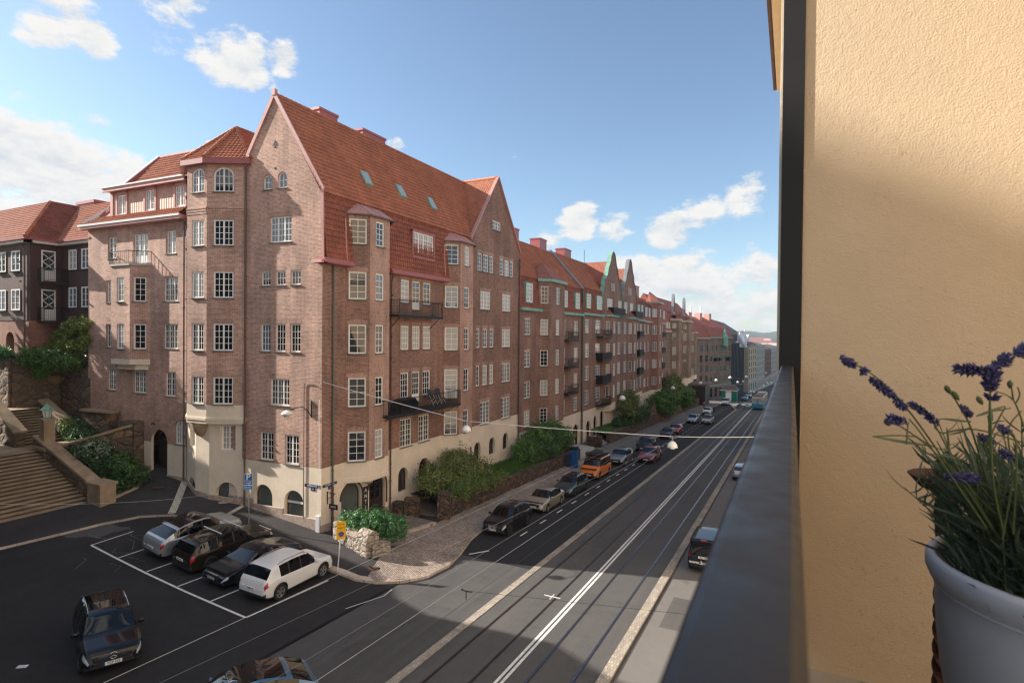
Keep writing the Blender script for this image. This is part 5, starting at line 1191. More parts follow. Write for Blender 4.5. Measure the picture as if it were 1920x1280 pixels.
# ================================================================== ground, roads, kerbs, markings
def structure(o, name=None): o['kind'] = 'structure'; return o
g = MB('asphalt'); xs = sorted(set(list(GX) + [-12.6, -5.6, 0, 20, 300])); ys = sorted({-400, 0, 8, 12, 16, 19, 22, 24.5, 27, 30, 60, 120, 180, 250, 300, 350, 400, 450, 500, 600, 700, 2500, 9000})
for i in range(len(xs) - 1):
    for j in range(len(ys) - 1): g.face([(x, y, hz(x, y)) for x, y in ((xs[i], ys[j]), (xs[i + 1], ys[j]), (xs[i + 1], ys[j + 1]), (xs[i], ys[j + 1]))])
structure(g.build('ground'))
def drape(poly, dz, mat, name, skirt=0.0, res=.8, extra=None):
    bm = bmesh.new(); vs = [bm.verts.new((p[0], p[1], 0)) for p in poly]; bm.faces.new(vs); bmesh.ops.triangulate(bm, faces=bm.faces[:])
    px = [p[0] for p in poly]; py = [p[1] for p in poly]
    for ax, lo, hi, gl in ((0, min(px), max(px), GX), (1, min(py), max(py), GY)):
        cuts = set(float(v) for v in gl if lo < v < hi)
        k = math.ceil(lo / 2.5) * 2.5
        while k < hi and hi - lo < 80: cuts.add(k); k += 2.5
        for c in cuts:
            co = (c, 0, 0) if ax == 0 else (0, c, 0); no = (1, 0, 0) if ax == 0 else (0, 1, 0)
            bmesh.ops.bisect_plane(bm, geom=bm.verts[:] + bm.edges[:] + bm.faces[:], plane_co=co, plane_no=no)
    for v in bm.verts: v.co.z = hz(v.co.x, v.co.y) + dz
    bmesh.ops.recalc_face_normals(bm, faces=bm.faces[:])
    if sum(f.normal.z for f in bm.faces) < 0: bmesh.ops.reverse_faces(bm, faces=bm.faces[:])
    me = bpy.data.meshes.new(name); bm.to_mesh(me); bm.free(); me.materials.append(MATS[mat]); o = bpy.data.objects.new(name, me); COL.objects.link(o); return structure(o)
def ribbon(pts, w, dz, mat, name=None, mb=None, side=0.0, align=0.0, step=.7, h=0.0):
    """a flat strip following the ground; align -1/0/1 = polyline on the right edge / centre / left edge"""
    m = mb or MB(mat); m.m(mat); P = []
    for a, b in zip(pts, pts[1:]):
        n = max(1, int(math.hypot(b[0] - a[0], b[1] - a[1]) / step)); P += [(a[0] + (b[0] - a[0]) * i / n, a[1] + (b[1] - a[1]) * i / n) for i in range(n)]
    P.append(tuple(pts[-1][:2])); Lf = []; Rt = []
    for i, p in enumerate(P):
        q0, q1 = P[max(i - 1, 0)], P[min(i + 1, len(P) - 1)]; dx, dy = q1[0] - q0[0], q1[1] - q0[1]; l = math.hypot(dx, dy) or 1; nx, ny = -dy / l, dx / l
        a_, b_ = w * (.5 + align * .5), w * (.5 - align * .5); z = hz(*p) + dz
        Lf.append((p[0] + nx * a_, p[1] + ny * a_, z)); Rt.append((p[0] - nx * b_, p[1] - ny * b_, z))
    for i in range(len(P) - 1):
        m.face([Rt[i], Rt[i + 1], Lf[i + 1], Lf[i]])
        if h:
            for A in (Rt, Lf): m.face([A[i], A[i + 1], (A[i + 1][0], A[i + 1][1], A[i + 1][2] - h), (A[i][0], A[i][1], A[i][2] - h)])
    if mb is None: return structure(m.build(name))
def sheet(name, x0, x1, y0, y1, dz, mat):
    m = MB(mat); y = y0
    while y < y1 - 1e-6:
        yb = min(y1, y + 20 if y < 240 else y + 30); m.face([(x0, y, street(y) + dz), (x1, y, street(y) + dz), (x1, yb, street(yb) + dz), (x0, yb, street(yb) + dz)]); y = yb
    return structure(m.build(name))
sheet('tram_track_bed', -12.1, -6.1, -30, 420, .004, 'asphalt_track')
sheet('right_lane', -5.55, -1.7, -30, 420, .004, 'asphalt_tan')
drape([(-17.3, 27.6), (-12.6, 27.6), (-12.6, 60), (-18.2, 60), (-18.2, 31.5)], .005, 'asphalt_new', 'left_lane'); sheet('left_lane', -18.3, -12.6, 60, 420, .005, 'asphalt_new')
K1 = [G(*p)[:2] for p in ((0, 1031), (100, 1007), (195, 984), (262, 971), (322, 968))]
K2 = [G(*p)[:2] for p in ((632, 1076), (665, 1089), (705, 1095), (750, 1094), (800, 1084), (842, 1063), (866, 1038), (884, 1013), (918, 984))]
K0_ = [(-38.6, 5.0)] + K1 + [(-30.2, 21.25), (-27, 21.7), (-23, 21.4)] + K2
KL = K0_ + [(-17.9, 39), (-17.9, 60)]
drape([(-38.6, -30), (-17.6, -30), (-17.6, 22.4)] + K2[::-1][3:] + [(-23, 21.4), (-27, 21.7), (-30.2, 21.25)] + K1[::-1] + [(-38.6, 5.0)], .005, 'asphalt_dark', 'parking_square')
inner = [(-22.5, 60), (-22.5, 31), (-24.6, 31), (-24.85, 24.6), (-31, 24.2), (-36.3, 23.95), (-47, 23.5), (-47, 5.0)]
drape(KL + inner, .12, 'asphalt_walk', 'pavement')
sheet('pavement', -22.6, -17.9, 60, 300, .12, 'asphalt_tan')
ribbon(K0_[:6], .30, .127, 'kerb_stone', 'kerb', align=1, h=.13); ribbon(K0_[5:], .42, .127, 'kerb_stone', 'kerb', align=1, h=.13); ribbon([KL[-3], (-17.9, 39), (-17.9, 60), (-17.9, 240)], .25, .127, 'kerb_stone', 'kerb', align=1, h=.13, step=8)
w1 = [G(*p)[:2] for p in ((322, 970), (262, 973), (195, 987))]
S1 = G(712, 1048)[:2]; S0 = G(690, 1084)[:2]
drape([S0] + K2[2:] + [(-18.1, 37), (-18.1, 60), (-21.3, 60), (-21.3, 31.2), (-22.2, 26.2), S1], .131, 'setts', 'sett_pavement')
drape([(-24.6, 25.3), (-22.0, 24.9), (-21.4, 31.2), (-24.6, 31.2)], .26, 'paving', 'forecourt'); ribbon([(-21.85, 24.9), (-21.3, 31.2)], .35, .265, 'kerb_stone', 'kerb', h=.14)
ribbon([(-17.95, 31), (-19.5, 31)], .1, .133, 'kerb_stone', 'kerb')
# stone strips and paint
ribbon([(-12.37, -30), (-12.37, 145)], .36, .02, 'strip_stone', 'median_strip', step=20, h=.03)
ribbon([(-12.35, 145), (-12.2, 150), (-12.9, 154), (-13.6, 158), (-13.3, 166)], .36, .02, 'strip_stone', 'median_strip', step=2, h=.03)
ribbon([(-5.86, -30), (-5.86, 300)], .40, .10, 'strip_stone', 'median_strip', step=20, h=.12)
for x in (-9.22, -9.02): ribbon([(x, -30), (x, 260)], .115, .008, 'line_paint', 'tram_line_marking', step=20)
for x in (-11.42, -9.98, -8.26, -6.83): ribbon([(x, -30), (x, 330)], .13, .007, 'rail_steel', 'tram_rail', step=20); ribbon([(x - .02, -30), (x - .02, 330)], .05, .010, 'rail_shine' if x > -9 else 'rail_steel', 'tram_rail', step=20)
m = MB('line_paint')
y = 32.5
while y < 150: ribbon([(-15.5, y - .05), (-15.5, y + 1.0)], .10, .011, 'line_paint', mb=m); y += 3.15
ribbon([(-16.6, 27.9), (-15.9, 29.0)], .12, .011, 'line_paint', mb=m); structure(m.build('parking_bay_marking'))
m = MB('line_paint'); st = [G(*p)[:2] for p in ((460.8, 1158), (395, 1127), (333.6, 1099), (275, 1071.4), (222, 1045.6), (171, 1022))]
ribbon([st[0], st[-1]], .11, .012, 'line_paint', mb=m)
endR = G(615, 1088)[:2]; dv_ = (endR[0] - st[0][0], endR[1] - st[0][1]); ribbon([st[0], endR], .11, .0125, 'line_paint', mb=m)
for s in st[1:5]: ribbon([s, (s[0] + dv_[0], s[1] + dv_[1])], .10, .0125, 'line_paint', mb=m)
e5 = G(250, 996)[:2]; ribbon([st[5], e5], .10, .0125, 'line_paint', mb=m); structure(m.build('parking_lot_marking'))
for (x0, x1, y0, y1, dz, mt_) in ((-11.9, -9.5, 33.0, 37.5, .0055, 'asphalt'), (-8.8, -6.3, 47, 54, .0055, 'asphalt'), (-11.8, -9.6, 62, 70, .0055, 'asphalt'), (-16.6, -14.2, 17.0, 20.5, .0062, 'asphalt_tan'), (-14.9, -13.2, 21.5, 24.6, .0062, 'asphalt_track'), (-5.0, -3.2, 24.5, 28, .0055, 'asphalt_track'), (-15.2, -13.0, 46, 49, .0075, 'asphalt_dark')):
    if mt_ != 'asphalt_tan': sheet('road_patch', x0, x1, y0, y1, dz, mt_)
# worn scratches and pale water marks on the square
m = MB('concrete'); rnd = random.Random(5)
for i in range(9):
    px, py = rnd.uniform(130, 290), rnd.uniform(985, 1060); a = G(px, py)[:2]; ribbon([a, (a[0] + rnd.uniform(.3, 1.1), a[1] + rnd.uniform(-.5, .2)), (a[0] + rnd.uniform(1.0, 1.8), a[1] + rnd.uniform(-.9, .3))], rnd.uniform(.008, .015), .0128, 'granite_gray', mb=m)
a = G(32, 1250)[:2]; ribbon([a, (a[0] + .25, a[1] + .2)], .2, .013, 'line_paint', mb=m); structure(m.build('road_stain'))
# drainage channels
for (p, q) in (((347, 905), (322, 966)), ((456, 951), (413, 976))):
    a, b_ = G(*p), G(*q); ribbon([a[:2], b_[:2]], .42, .136, 'channel_stone', 'drain_channel')
def manhole(px, py, mat='rust_iron', r=.33, dz=.125):
    p = G(px, py); m = MB(mat); m.lathe([(0, .012), (r * .9, .012), (r, .004)], (p[0], p[1], p[2] + dz), 18); m.lathe([(r * .55, .018), (r * .6, .018)], (p[0], p[1], p[2] + dz), 18); return tag(m.build('manhole_cover'), 'round iron manhole cover set in the dark asphalt ' + {297: 'below the arched gate', 420: 'between the two stone drain strips', 700: 'on the sunlit cobbles of the corner'}.get(px, 'of the road'), 'manhole cover', 'manhole covers')
manhole(297, 917); manhole(420, 945, 'granite'); manhole(700, 1070)
# long cracks of tar
ribbon([G(648, 1141, 0)[:2], G(720, 1117)[:2], G(735, 1105)[:2]], .05, .013, 'line_paint', 'road_stain')

# ================================================================== retaining walls, gardens and planter on the street side
def label_wall(mb, name, label, cat='wall', group=None): return tag(mb.build(name), label, cat, group)
def rough_wall(mb, pts, z0s, z1s, th, seed=1, amp=.05, n=.45, cap=None):
    """a wall along pts (xy); outer faces get a knobbly surface"""
    rnd = random.Random(seed); Pn = []
    for (a, b, za0, zb0, za1, zb1) in zip(pts, pts[1:], z0s, z0s[1:], z1s, z1s[1:]):
        L_ = math.hypot(b[0] - a[0], b[1] - a[1]); k = max(1, int(L_ / n)); d = ((b[0] - a[0]) / L_, (b[1] - a[1]) / L_); nn = (-d[1], d[0])
        rows = max(2, int(max(za1 - za0, zb1 - zb0) / n) + 1); g1 = []; g2 = []
        for i in range(k + 1):
            t = i / k; x, y = a[0] + (b[0] - a[0]) * t, a[1] + (b[1] - a[1]) * t; zl, zh = za0 + (zb0 - za0) * t, za1 + (zb1 - za1) * t; c1 = []; c2 = []
            for j in range(rows + 1):
                z = zl + (zh - zl) * j / rows; o = rnd.uniform(-amp, amp) if 0 < i < k else 0; c1.append((x - nn[0] * (th / 2 + o), y - nn[1] * (th / 2 + o), z + (rnd.uniform(-.04, .04) if j == rows else 0))); c2.append((x + nn[0] * (th / 2 + o), y + nn[1] * (th / 2 + o), z))
            g1.append(c1); g2.append(c2)
        for i in range(k):
            for j in range(rows): mb.face([g1[i][j], g1[i + 1][j], g1[i + 1][j + 1], g1[i][j + 1]]); mb.face([g2[i + 1][j], g2[i][j], g2[i][j + 1], g2[i + 1][j + 1]])
            mb.face([g1[i][-1], g1[i + 1][-1], g2[i + 1][-1], g2[i][-1]])
        for i in (0, k): mb.face([g1[i][0], g1[i][-1], g2[i][-1], g2[i][0]])
m = MB('rubble_dark'); ys_ = [33.2, 36, 40, 45, 50, 55, 60]; rough_wall(m, [(-21.5, y) for y in ys_], [street(y) - .1 for y in ys_], [street(y) + (1.35 if y > 34 else 1.45) for y in ys_], .55, 2, .07)
label_wall(m, 'garden_wall', 'long rough dark stone garden wall along the cobbled pavement below the bushes')
m = MB('rubble_dark'); rough_wall(m, [(-21.9, 32.5), (-21.1, 32.9)], [-1.6, -1.6], [.55, .5], .8, 4, .04); label_wall(m, 'gate_pier', 'round topped dark stone gate pier at the near end of the garden wall', 'gate pier')
m = MB('rubble_dark'); rough_wall(m, [(-24.6, 31.15), (-23.7, 31.2)], [-1.5, -1.5], [-.1, -.1], .5, 5, .05); rough_wall(m, [(-23.7, 31.2), (-22.8, 31.5)], [-1.5, -1.5], [.25, .2], .6, 6, .05); label_wall(m, 'garden_wall', 'short dark stone wall stub beside the paved forecourt and the downpipe')
m = MB('paving'); m.face([(-22.7, 31.4, -1.15), (-21.9, 32.6, -1.2), (-24.3, 36, -.95), (-24.75, 34, -.95)]); m.face([(-24.75, 31.4, -1.12), (-22.7, 31.4, -1.15), (-24.75, 34, -.95)]); structure(m.build('garden_path'))
m = MB('soil'); m.m('soil'); 
for (a, b) in zip(ys_[:-1], ys_[1:]): m.face([(-21.7, a, street(a) + 1.1), (-21.7, b, street(b) + 1.1), (-24.8, b, street(b) + 1.35), (-24.8, a, street(a) + 1.35)])
m.face([(-21.7, 33.2, -2), (-21.7, 33.2, street(33.2) + 1.1), (-24.8, 35.5, street(35) + 1.35), (-24.8, 35.5, -2)]); structure(m.build('garden_ground'))
# forecourt of the next houses
m = MB('rubble_dark'); rough_wall(m, [(-21.9, 60.2), (-24.7, 60.6)], [-3, -3], [-1.2, -1.0], .5, 7); label_wall(m, 'garden_wall', 'stone end wall turning in at the far end of the long garden wall')
m = MB('concrete'); m.face([(-21.2, 60, street(60) + .14), (-21.2, 69, street(69) + .14), (-24.8, 69, street(69) + .5), (-24.8, 60, street(60) + .5)]); structure(m.build('forecourt'))
m = MB('rubble_dark'); rough_wall(m, [(-24.0, 70.4), (-22.4, 70.4)], [-4, -4], [-1.7, -1.7], .5, 8, .04); rough_wall(m, [(-22.4, 70.2), (-22.4, 70.9)], [-4, -4], [-1.6, -1.6], .7, 9, .04); label_wall(m, 'garden_wall', 'low stone wall with a square pillar left of the garden steps')
m = MB('granite_gray')
for i in range(5): m.box(-22.4 - .35 * i - .35, 71.3, -3.6, -22.4 - .35 * i, 74.0, street(72) + .12 + .19 * (i + 1))
tag(m.build('garden_steps'), 'short flight of pale stone steps up to the garden behind the parked cars', 'steps')
ys2 = [74.3, 80, 86, 92, 98, 106, 114, 122, 130, 140, 150, 160]
m = MB('rubble_dark'); rough_wall(m, [(-22.3, y) for y in ys2], [street(y) - .1 for y in ys2], [street(y) + 1.5 + (.5 if y > 88 and y < 110 else 0) + (.5 if y >= 114 else 0) for y in ys2], .6, 12, .1, n=.8); label_wall(m, 'garden_wall', 'far rough stone wall with an uneven top bounding the gardens down the street')
m = MB('lawn')
for (a, b) in zip(ys2[:-1], ys2[1:]): m.face([(-22.5, a, street(a) + 1.3), (-22.5, b, street(b) + 1.3), (-24.8, b, street(b) + 1.9), (-24.8, a, street(a) + 1.9)])
tag(m.build('lawn'), 'bright green lawn strip behind the far garden wall', 'lawn', kind='stuff')
m = MB('rubble'); m.mesh_part([(-22.4, 102, -5), (-22.0, 103.5, -5), (-22.0, 103.5, -2.2), (-22.2, 102.5, -.2), (-22.6, 101.5, -1.6), (-24, 102, -5), (-23.6, 103.5, -2.4)], [(0, 1, 2, 3, 4), (1, 5, 6, 2), (2, 6, 3), (3, 6, 4), (4, 6, 5, 0)]); tag(m.build('boulder'), 'tall pointed slab of natural rock standing in the far garden wall', 'rock')
# planter at the corner: pale rubble with hedge and round topped stone
pl0, pl1 = (-24.0, 24.5), (-21.2, 23.95)
zg = lambda p: hz(*p) + .1
pla = G(631, 1011)[:2]; plb = G(694, 1047)[:2]; plc = G(721, 1040)[:2]
m = MB('rubble_light'); rough_wall(m, [pla, plb], [zg(pla) - .2, zg(plb) - .2], [zg(pla) + .62, zg(plb) + .80], .45, 21, .05, .3)
rough_wall(m, [pla, (pla[0] + .55, pla[1] - .1)], [zg(pla), zg(pla)], [zg(pla) + 1.0, zg(pla) + 1.0], .5, 22, .03, .3)
rough_wall(m, [plb, (plb[0] + .35, plb[1] + 1.1)], [zg(plb) - .2, zg(plb) - .2], [zg(plb) + .7, zg(plb) + .6], .5, 23, .03, .35)
planter = label_wall(m, 'planter_wall', 'low pale rubble planter wall full of clipped evergreen at the house corner', 'planter')
m = MB('granite'); dd, l = udir(pla, plb); Mp = frame(pla, dd); m.box(.5, -.28, zg(pla) + .60, l - .9, .25, zg(pla) + .78, Mp); link('coping', m.mesh('coping'), planter)
m = MB('granite'); m.smooth = True; q = Vector((plb[0], plb[1], 0)); Mb = frame((plb[0] - .85 * dd[0], plb[1] - .85 * dd[1]), dd); pr = [(0, .0)] + [(-.50 * math.cos(a) , .92 + .48 * math.sin(a)) for a in np.linspace(0, math.pi, 11)]
ol = [(-.42, 0.0)] + [(-.42 * math.cos(a), .95 + .45 * math.sin(a)) for a in np.linspace(0, math.pi, 11)] + [(.42, 0.0)]
v0 = [Mb @ Vector((0, .1 + y, zg(plb) + z)) for y, z in ol]; v1 = [Mb @ Vector((.95, .1 + y, zg(plb) + z)) for y, z in ol]; nO = len(ol)
m.mats[0] = 'rubble_light'; m.smooth = False; m.mesh_part(v0 + v1, [tuple(range(nO - 1, -1, -1)), tuple(range(nO, 2 * nO))] + [(i, i + 1, nO + i + 1, nO + i) for i in range(nO - 1)]); tag(m.build('round_topped_stone'), 'round topped granite block beside the clipped evergreen planter', 'stone')
p = G(690, 1046); b = MB('white_metal'); z = p[2] + .1; b.tube([(p[0], p[1] - .12, z), (p[0], p[1] - .12, z + .85), (p[0] - .03, p[1] - .12, z + .98), (p[0] - .12, p[1] - .14, z + 1.06), (p[0] - .24, p[1] - .16, z + 1.04), (p[0] - .3, p[1] - .17, z + .93)], .055, 10); tag(b.build('bent_pipe'), 'pale curved metal vent pipe, hook shaped, in front of the planter', 'pipe')
# ================================================================== signs
def text_mesh(s, size, mat, M, parent, name='lettering', bold=0.0, align='CENTER', font_sx=1.0):
    cu = bpy.data.curves.new('t', 'FONT'); cu.body = s; cu.size = size; cu.align_x = align; cu.align_y = 'CENTER'; cu.offset = bold; cu.extrude = .002
    o = bpy.data.objects.new('t', cu); me = bpy.data.meshes.new_from_object(o); bpy.data.objects.remove(o)
    me.transform(Matrix.Scale(font_sx, 4, (1, 0, 0))); me.materials.clear(); me.materials.append(MATS[mat]); me.name = name
    return link(name, me, parent, M)
def facing(p, yaw):
    """local x right, y up, z towards the viewer, for something seen from direction yaw (normal azimuth)"""
    n = Vector((math.cos(yaw), math.sin(yaw), 0)); r = Vector((-n.y, n.x, 0)); r = Vector((0, 0, 1)).cross(n)
    return Matrix(((r.x, 0, n.x, p[0]), (r.y, 0, n.y, p[1]), (0, 1, 0, p[2]), (0, 0, 0, 1)))
p = G(466.5, 992); z = p[2] + .1
sg = empty('parking_sign', (p[0], p[1], z), 'blue parking sign with white P and two blue supplementary plates on a thin grey pole', 'sign')
b = MB('gray_metal'); b.tube([(p[0], p[1], z), (p[0], p[1], z + 3.3)], .03, 8); b.build('pole', sg)
Ms_ = facing((p[0], p[1] - .05, z + 2.98), rad(-62))
for (dy, h, mt, tx, sz) in ((0, .34, 'sign_blue', 'P', .5), (-.33, .2, 'sign_blue', 'Avgift', .14), (-.60, .2, 'sign_blue_light', 'Boende', .11)):
    b = MB('text_white'); b.box(-.24, dy - h * .62, -.005, .24, dy + h * .62, .0); M = Ms_; b.v = [tuple(M @ Vector(v)) for v in b.v]; o = b.build('sign_plate', sg); b = MB(mt); b.box(-.22, dy - h * .62 + .02, .0, .22, dy + h * .62 - .02, .008); b.v = [tuple(M @ Vector(v)) for v in b.v]; o2 = b.build('sign_face', o)
    text_mesh(tx, sz, 'text_white', M @ Matrix.Translation((0, dy, .01)), o, bold=.012 if tx == 'P' else .003)
p = G(633, 1072); z = p[2] + .1; sg = empty('yellow_sign', (p[0], p[1], z), 'small yellow no parking notice with a blue and red disc on a leaning pale pole', 'sign')
top = Vector((p[0] + .18, p[1] + .1, z + 2.5)); b = MB('white_metal'); b.tube([(p[0], p[1], z), tuple(top)], .028, 8); b.build('pole', sg)
Ms_ = facing(tuple(top + Vector((0, -.05, -.42))), rad(-38)); b = MB('sign_yellow'); b.box(-.23, -.45, 0, .23, .45, .01); b.v = [tuple(Ms_ @ Vector(v)) for v in b.v]; o = b.build('sign_plate', sg)
b = MB('red_cloth'); b.lathe([(0, 0), (.14, 0)], (0, 0, 0), 16, Ms_ @ Matrix.Translation((0, -.2, .013))); b.build('sign_disc', o); b = MB('sign_blue'); b.lathe([(0, 0), (.105, 0)], (0, 0, 0), 16, Ms_ @ Matrix.Translation((0, -.2, .016))); b.build('sign_disc_centre', o)
for k, t in enumerate(('Servicedag', 'onsdag 8-12')): text_mesh(t, .078, 'text_black', Ms_ @ Matrix.Translation((0, .3 - .17 * k, .013)), o)
# street name plates, hanging sign, shop sign
for (pa_, dd_, lab) in (((gu(1.22), GL_, GD), 0, 'blue enamel street name strip on the sunlit gable plaster, left of the corner'), ((.10, SP, SD), 1, 'blue enamel street name strip on the shaded street front, right of the corner')):
    u, P0, d0 = pa_; M = frame(P0, d0); st_ = MB('sign_blue'); st_.m('navy'); st_.box(u, -.03, 2.34, u + 1.15, 0, 2.5, M); st_.box(u + .45, -.03, 2.14, u + .78, 0, 2.33, M); o = tag(st_.build('street_name_plate'), lab, 'street sign')
    Mt = M @ Matrix.Translation((u + .57, -.035, 2.42)) @ Matrix.Rotation(rad(90), 4, 'X'); text_mesh('LINNÉGATAN', .12, 'text_white', Mt, o, bold=.001); Mt = M @ Matrix.Translation((u + .615, -.035, 2.23)) @ Matrix.Rotation(rad(90), 4, 'X'); text_mesh('64', .12, 'text_white', Mt, o)
hs = empty('hanging_sign', (SX, 25.6, 1.5), 'small black shop sign hanging from an iron bracket beside the brown downpipe', 'sign')
b = MB('dark_metal'); b.tube([(SX, 25.0, 2.0), (SX + .7, 25.0, 2.0)], .02, 6); b.tube([(SX, 25.0, 1.55), (SX + .65, 25.0, 1.97)], .014, 6); b.tube([(SX + .05, 25.0, 2.05), (SX + .05, 25.0, 1.3)], .03, 6); b.build('bracket', hs)
b = MB('text_black'); b.box(SX + .2, 24.98, 1.05, SX + .85, 25.02, 1.35); o = b.build('board', hs); b = MB('dark_metal'); b.tube([(SX + .5, 25, 1.35), (SX + .5, 25, 2.0)], .01, 5); b.build('hanger', hs)
text_mesh('ANTIK', .15, 'text_white', Matrix.Translation((SX + .53, 24.975, 1.2)) @ Matrix.Rotation(rad(90), 4, 'X'), o)
b = MB('text_black'); b.box(SX, 28.12, -.75, SX + .06, 28.58, 1.55); o = tag(b.build('shop_board'), 'tall black shop board with white vertical lettering between arched window and door', 'sign')
for i, ch in enumerate('ANTIKT'): text_mesh(ch, .34, 'text_white', Matrix.Translation((SX + .065, 28.35, 1.3 - .37 * i)) @ Matrix.Rotation(rad(90), 4, 'Z') @ Matrix.Rotation(rad(90), 4, 'X'), o, bold=.004)
for (y0, y1) in ((28.06, 28.1), (28.6, 28.64)):
    pass
# lamps on the span wire and on the walls
def bell_lamp(p, label, scale=1.0, grp='street lamps hung over the street'):
    r = empty('street_lamp', p, label, 'street lamp', grp); b = MB('white_paint'); b.smooth = True; s = scale
    b.lathe([(.0, .18 * s), (.06 * s, .17 * s), (.14 * s, .12 * s), (.24 * s, 0), (.28 * s, -.16 * s), (.26 * s, -.16 * s), (.2 * s, -.02 * s), (0, .06 * s)], p, 20); b.build('shade', r)
    b = MB('gray_metal'); b.tube([(p[0], p[1], p[2] + .16 * s), (p[0], p[1], p[2] + .42 * s)], .035 * s, 8); b.tube([(p[0] - .18 * s, p[1], p[2] + .34 * s), (p[0] + .18 * s, p[1], p[2] + .34 * s)], .02 * s, 6); b.build('hanger', r)
    b = MB('text_white'); b.smooth = True; b.lathe([(0, -.10 * s), (.16 * s, -.09 * s), (.2 * s, -.15 * s), (.12 * s, -.24 * s), (0, -.27 * s)], p, 16); b.build('lens', r); return r
def at_y(px, py, y): return PY(px, py, y)
Wa = PX(606, 716, SX + .05); La = at_y(875, 789, 27.6); Lb = at_y(1261, 818, 30.6); We = at_y(1470, 817, 31.6)
def wire(pts, label, r=.012, mat='gray_metal', sag=0.0, name='span_wire', grp='wires over the street'):
    m = MB(mat); Q = []
    for a, b in zip(pts, pts[1:]):
        a, b = Vector(a), Vector(b); n = 14
        for i in range(n + (1 if b is not None else 0)):
            t = i / n; q = a.lerp(b, t); q.z -= sag * 4 * t * (1 - t); Q.append(q)
    m.tube(Q, r, 5); return tag(m.build(name), label, 'wire', grp)
wire([Wa, La, Lb, We], 'bright cable with two bell lamps strung from the brick corner across the street', .022, 'white_metal', .05)
bell_lamp((La[0], La[1], La[2] - .42), 'white bell lamp hanging from the cable in front of the bay beside the downpipe'); bell_lamp((Lb[0], Lb[1], Lb[2] - .42), 'white bell lamp hanging from the cable over the tram street')
pL = PX(1165, 742, -18.5); 
for (px, py, y, s, lab) in ((1167, 745, 72, 1.6, 'white globe lamp in front of the curved gable house, beside a drainpipe'), (1261.5, 726.5, 118, 1.8, 'white bell lamp above the far garden trees')): bell_lamp(at_y(px, py, y), lab, s)
far_l = [(1313.5, 717, 150), (1343, 712, 170), (1369, 707, 175), (1383, 715.5, 180), (1399, 705.5, 185), (1393, 714.5, 200), (1407, 733, 190), (1413, 734.5, 215), (1431, 722.5, 215), (1438, 717, 225), (1445, 717, 235), (1435.5, 699, 230)]
l0 = None
for (px, py, y) in far_l:
    p = at_y(px, py, y); r = empty('street_lamp', p, 'tiny white lamp hanging on a wire far down the street', 'street lamp', 'far street lamps down the street'); b = MB('white_paint'); b.smooth = True; b.lathe([(0, .35), (.3, .2), (.45, -.1), (.4, -.3), (0, -.4)], p, 10); b.build('shade', r)
for (a, b, y) in (((1290, 726), (1450, 712), 172), ((1300, 706), (1470, 708), 182), ((1372, 701), (1470, 696), 228), ((1300, 735), (1452, 728), 160), ((1330, 700), (1440, 716), 200)):
    wire([at_y(a[0], a[1], y), at_y(b[0], b[1], y)], 'thin lamp wire strung across the far end of the street', .03, 'gray_metal', .4, grp='far wires over the street')
# old bracket lamp on the gable
lp = empty('bracket_lamp', tuple(gp(.55, 6.6, 0)), 'white street lamp on a curved iron bracket on the sunlit brick gable near the corner', 'street lamp')
b = MB('dark_metal'); b.tube([gp(.72, 7.5, -.05), gp(.72, 6.5, -.05)], .045, 8); A = PX(588, 770, SX - .6)
b.tube([gp(.72, 6.6, -.1), gp(.74, 6.95, -.35), gp(.8, 7.2, -.7), gp(.9, 7.2, -1.1), gp(1.0, 7.1, -1.45)], .025, 8); b.tube([gp(.72, 7.4, -.1), gp(.2, 7.1, -.1)], .015, 6); b.tube([gp(.72, 6.6, -.1), gp(.2, 6.7, -.1)], .015, 6); b.build('arm', lp)
b = MB('white_paint'); b.smooth = True; q = gp(1.1, 7.0, -1.6); b.lathe([(0, .1), (.12, .08), (.3, -.05), (.33, -.12), (.2, -.12), (.18, -.3), (.0, -.34)], tuple(q), 16); b.build('shade', lp)
# catenary: contact wires over the tracks and the thin wires crossing the lower left
def sw_(a, b, r=.007, lab='thin overhead tram wire crossing above the junction', sag=.25, mat='gray_metal'): wire([a, b], lab, r, mat, sag, name='overhead_wire', grp='overhead tram wires')
HW = 5.6
def g_h(px, py, h): return G(px, py, h)
for x in (-10.7, -7.55): sw_((x, -20, street(-20) + HW), (x, 60, street(60) + HW), .006, 'dark contact wire running above a tram track', 0); sw_((x, 60, street(60) + HW), (x, 200, street(200) + HW), .008, 'dark contact wire running above a tram track', 0)
# wires seen against the cars and the square; ends chosen on poles outside the view
def free(px, py, d): r = _ray(px, py); return (float(r[0] * d), float(r[1] * d), CZ + float(r[2] * d))
for (a, da, b, db, lab) in (((290, 1284), 14, (1262, 826), 31, 'thin steel wire from the lower left up to the bell lamp over the street'), ((-20, 950), 22, (1100, 700), 60, 'x'),):
    if lab != 'x': sw_(free(*a, da), free(*b, db), .004, lab, 0)
sw_(free(495, 1284, 14), free(1262, 822, 30.5), .004, 'thin steel wire rising from the bottom edge beside the blue car to the bell lamp', 0)
sw_(free(660, 1284, 12), free(1250, 850, 30), .004, 'thin dark wire over the tram lanes', 0, 'dark_metal')
sw_(free(-10, 945, 20), tuple(gp(7.3, 1.5, -1.3)), .005, 'thin pale wire from the stairs to the tower pipe', .2, 'white_metal')
sw_(free(865, 1106, 20), free(1560, 1180, 20), .006, 'thin dark cross wire holding the contact wire', 0, 'dark_metal')
k = MB('dark_metal'); P_ = Vector(free(874, 1108, 20)); k.tube([P_ + Vector((-.2, 0, .04)), P_, P_ + Vector((.2, .1, -.02))], .02, 6); k.tube([P_, P_ + Vector((0, 0, -.3))], .018, 6); tag(k.build('wire_clamp'), 'dark wire clamp hanging above the junction', 'wire clamp', 'clamps on the tram wires')
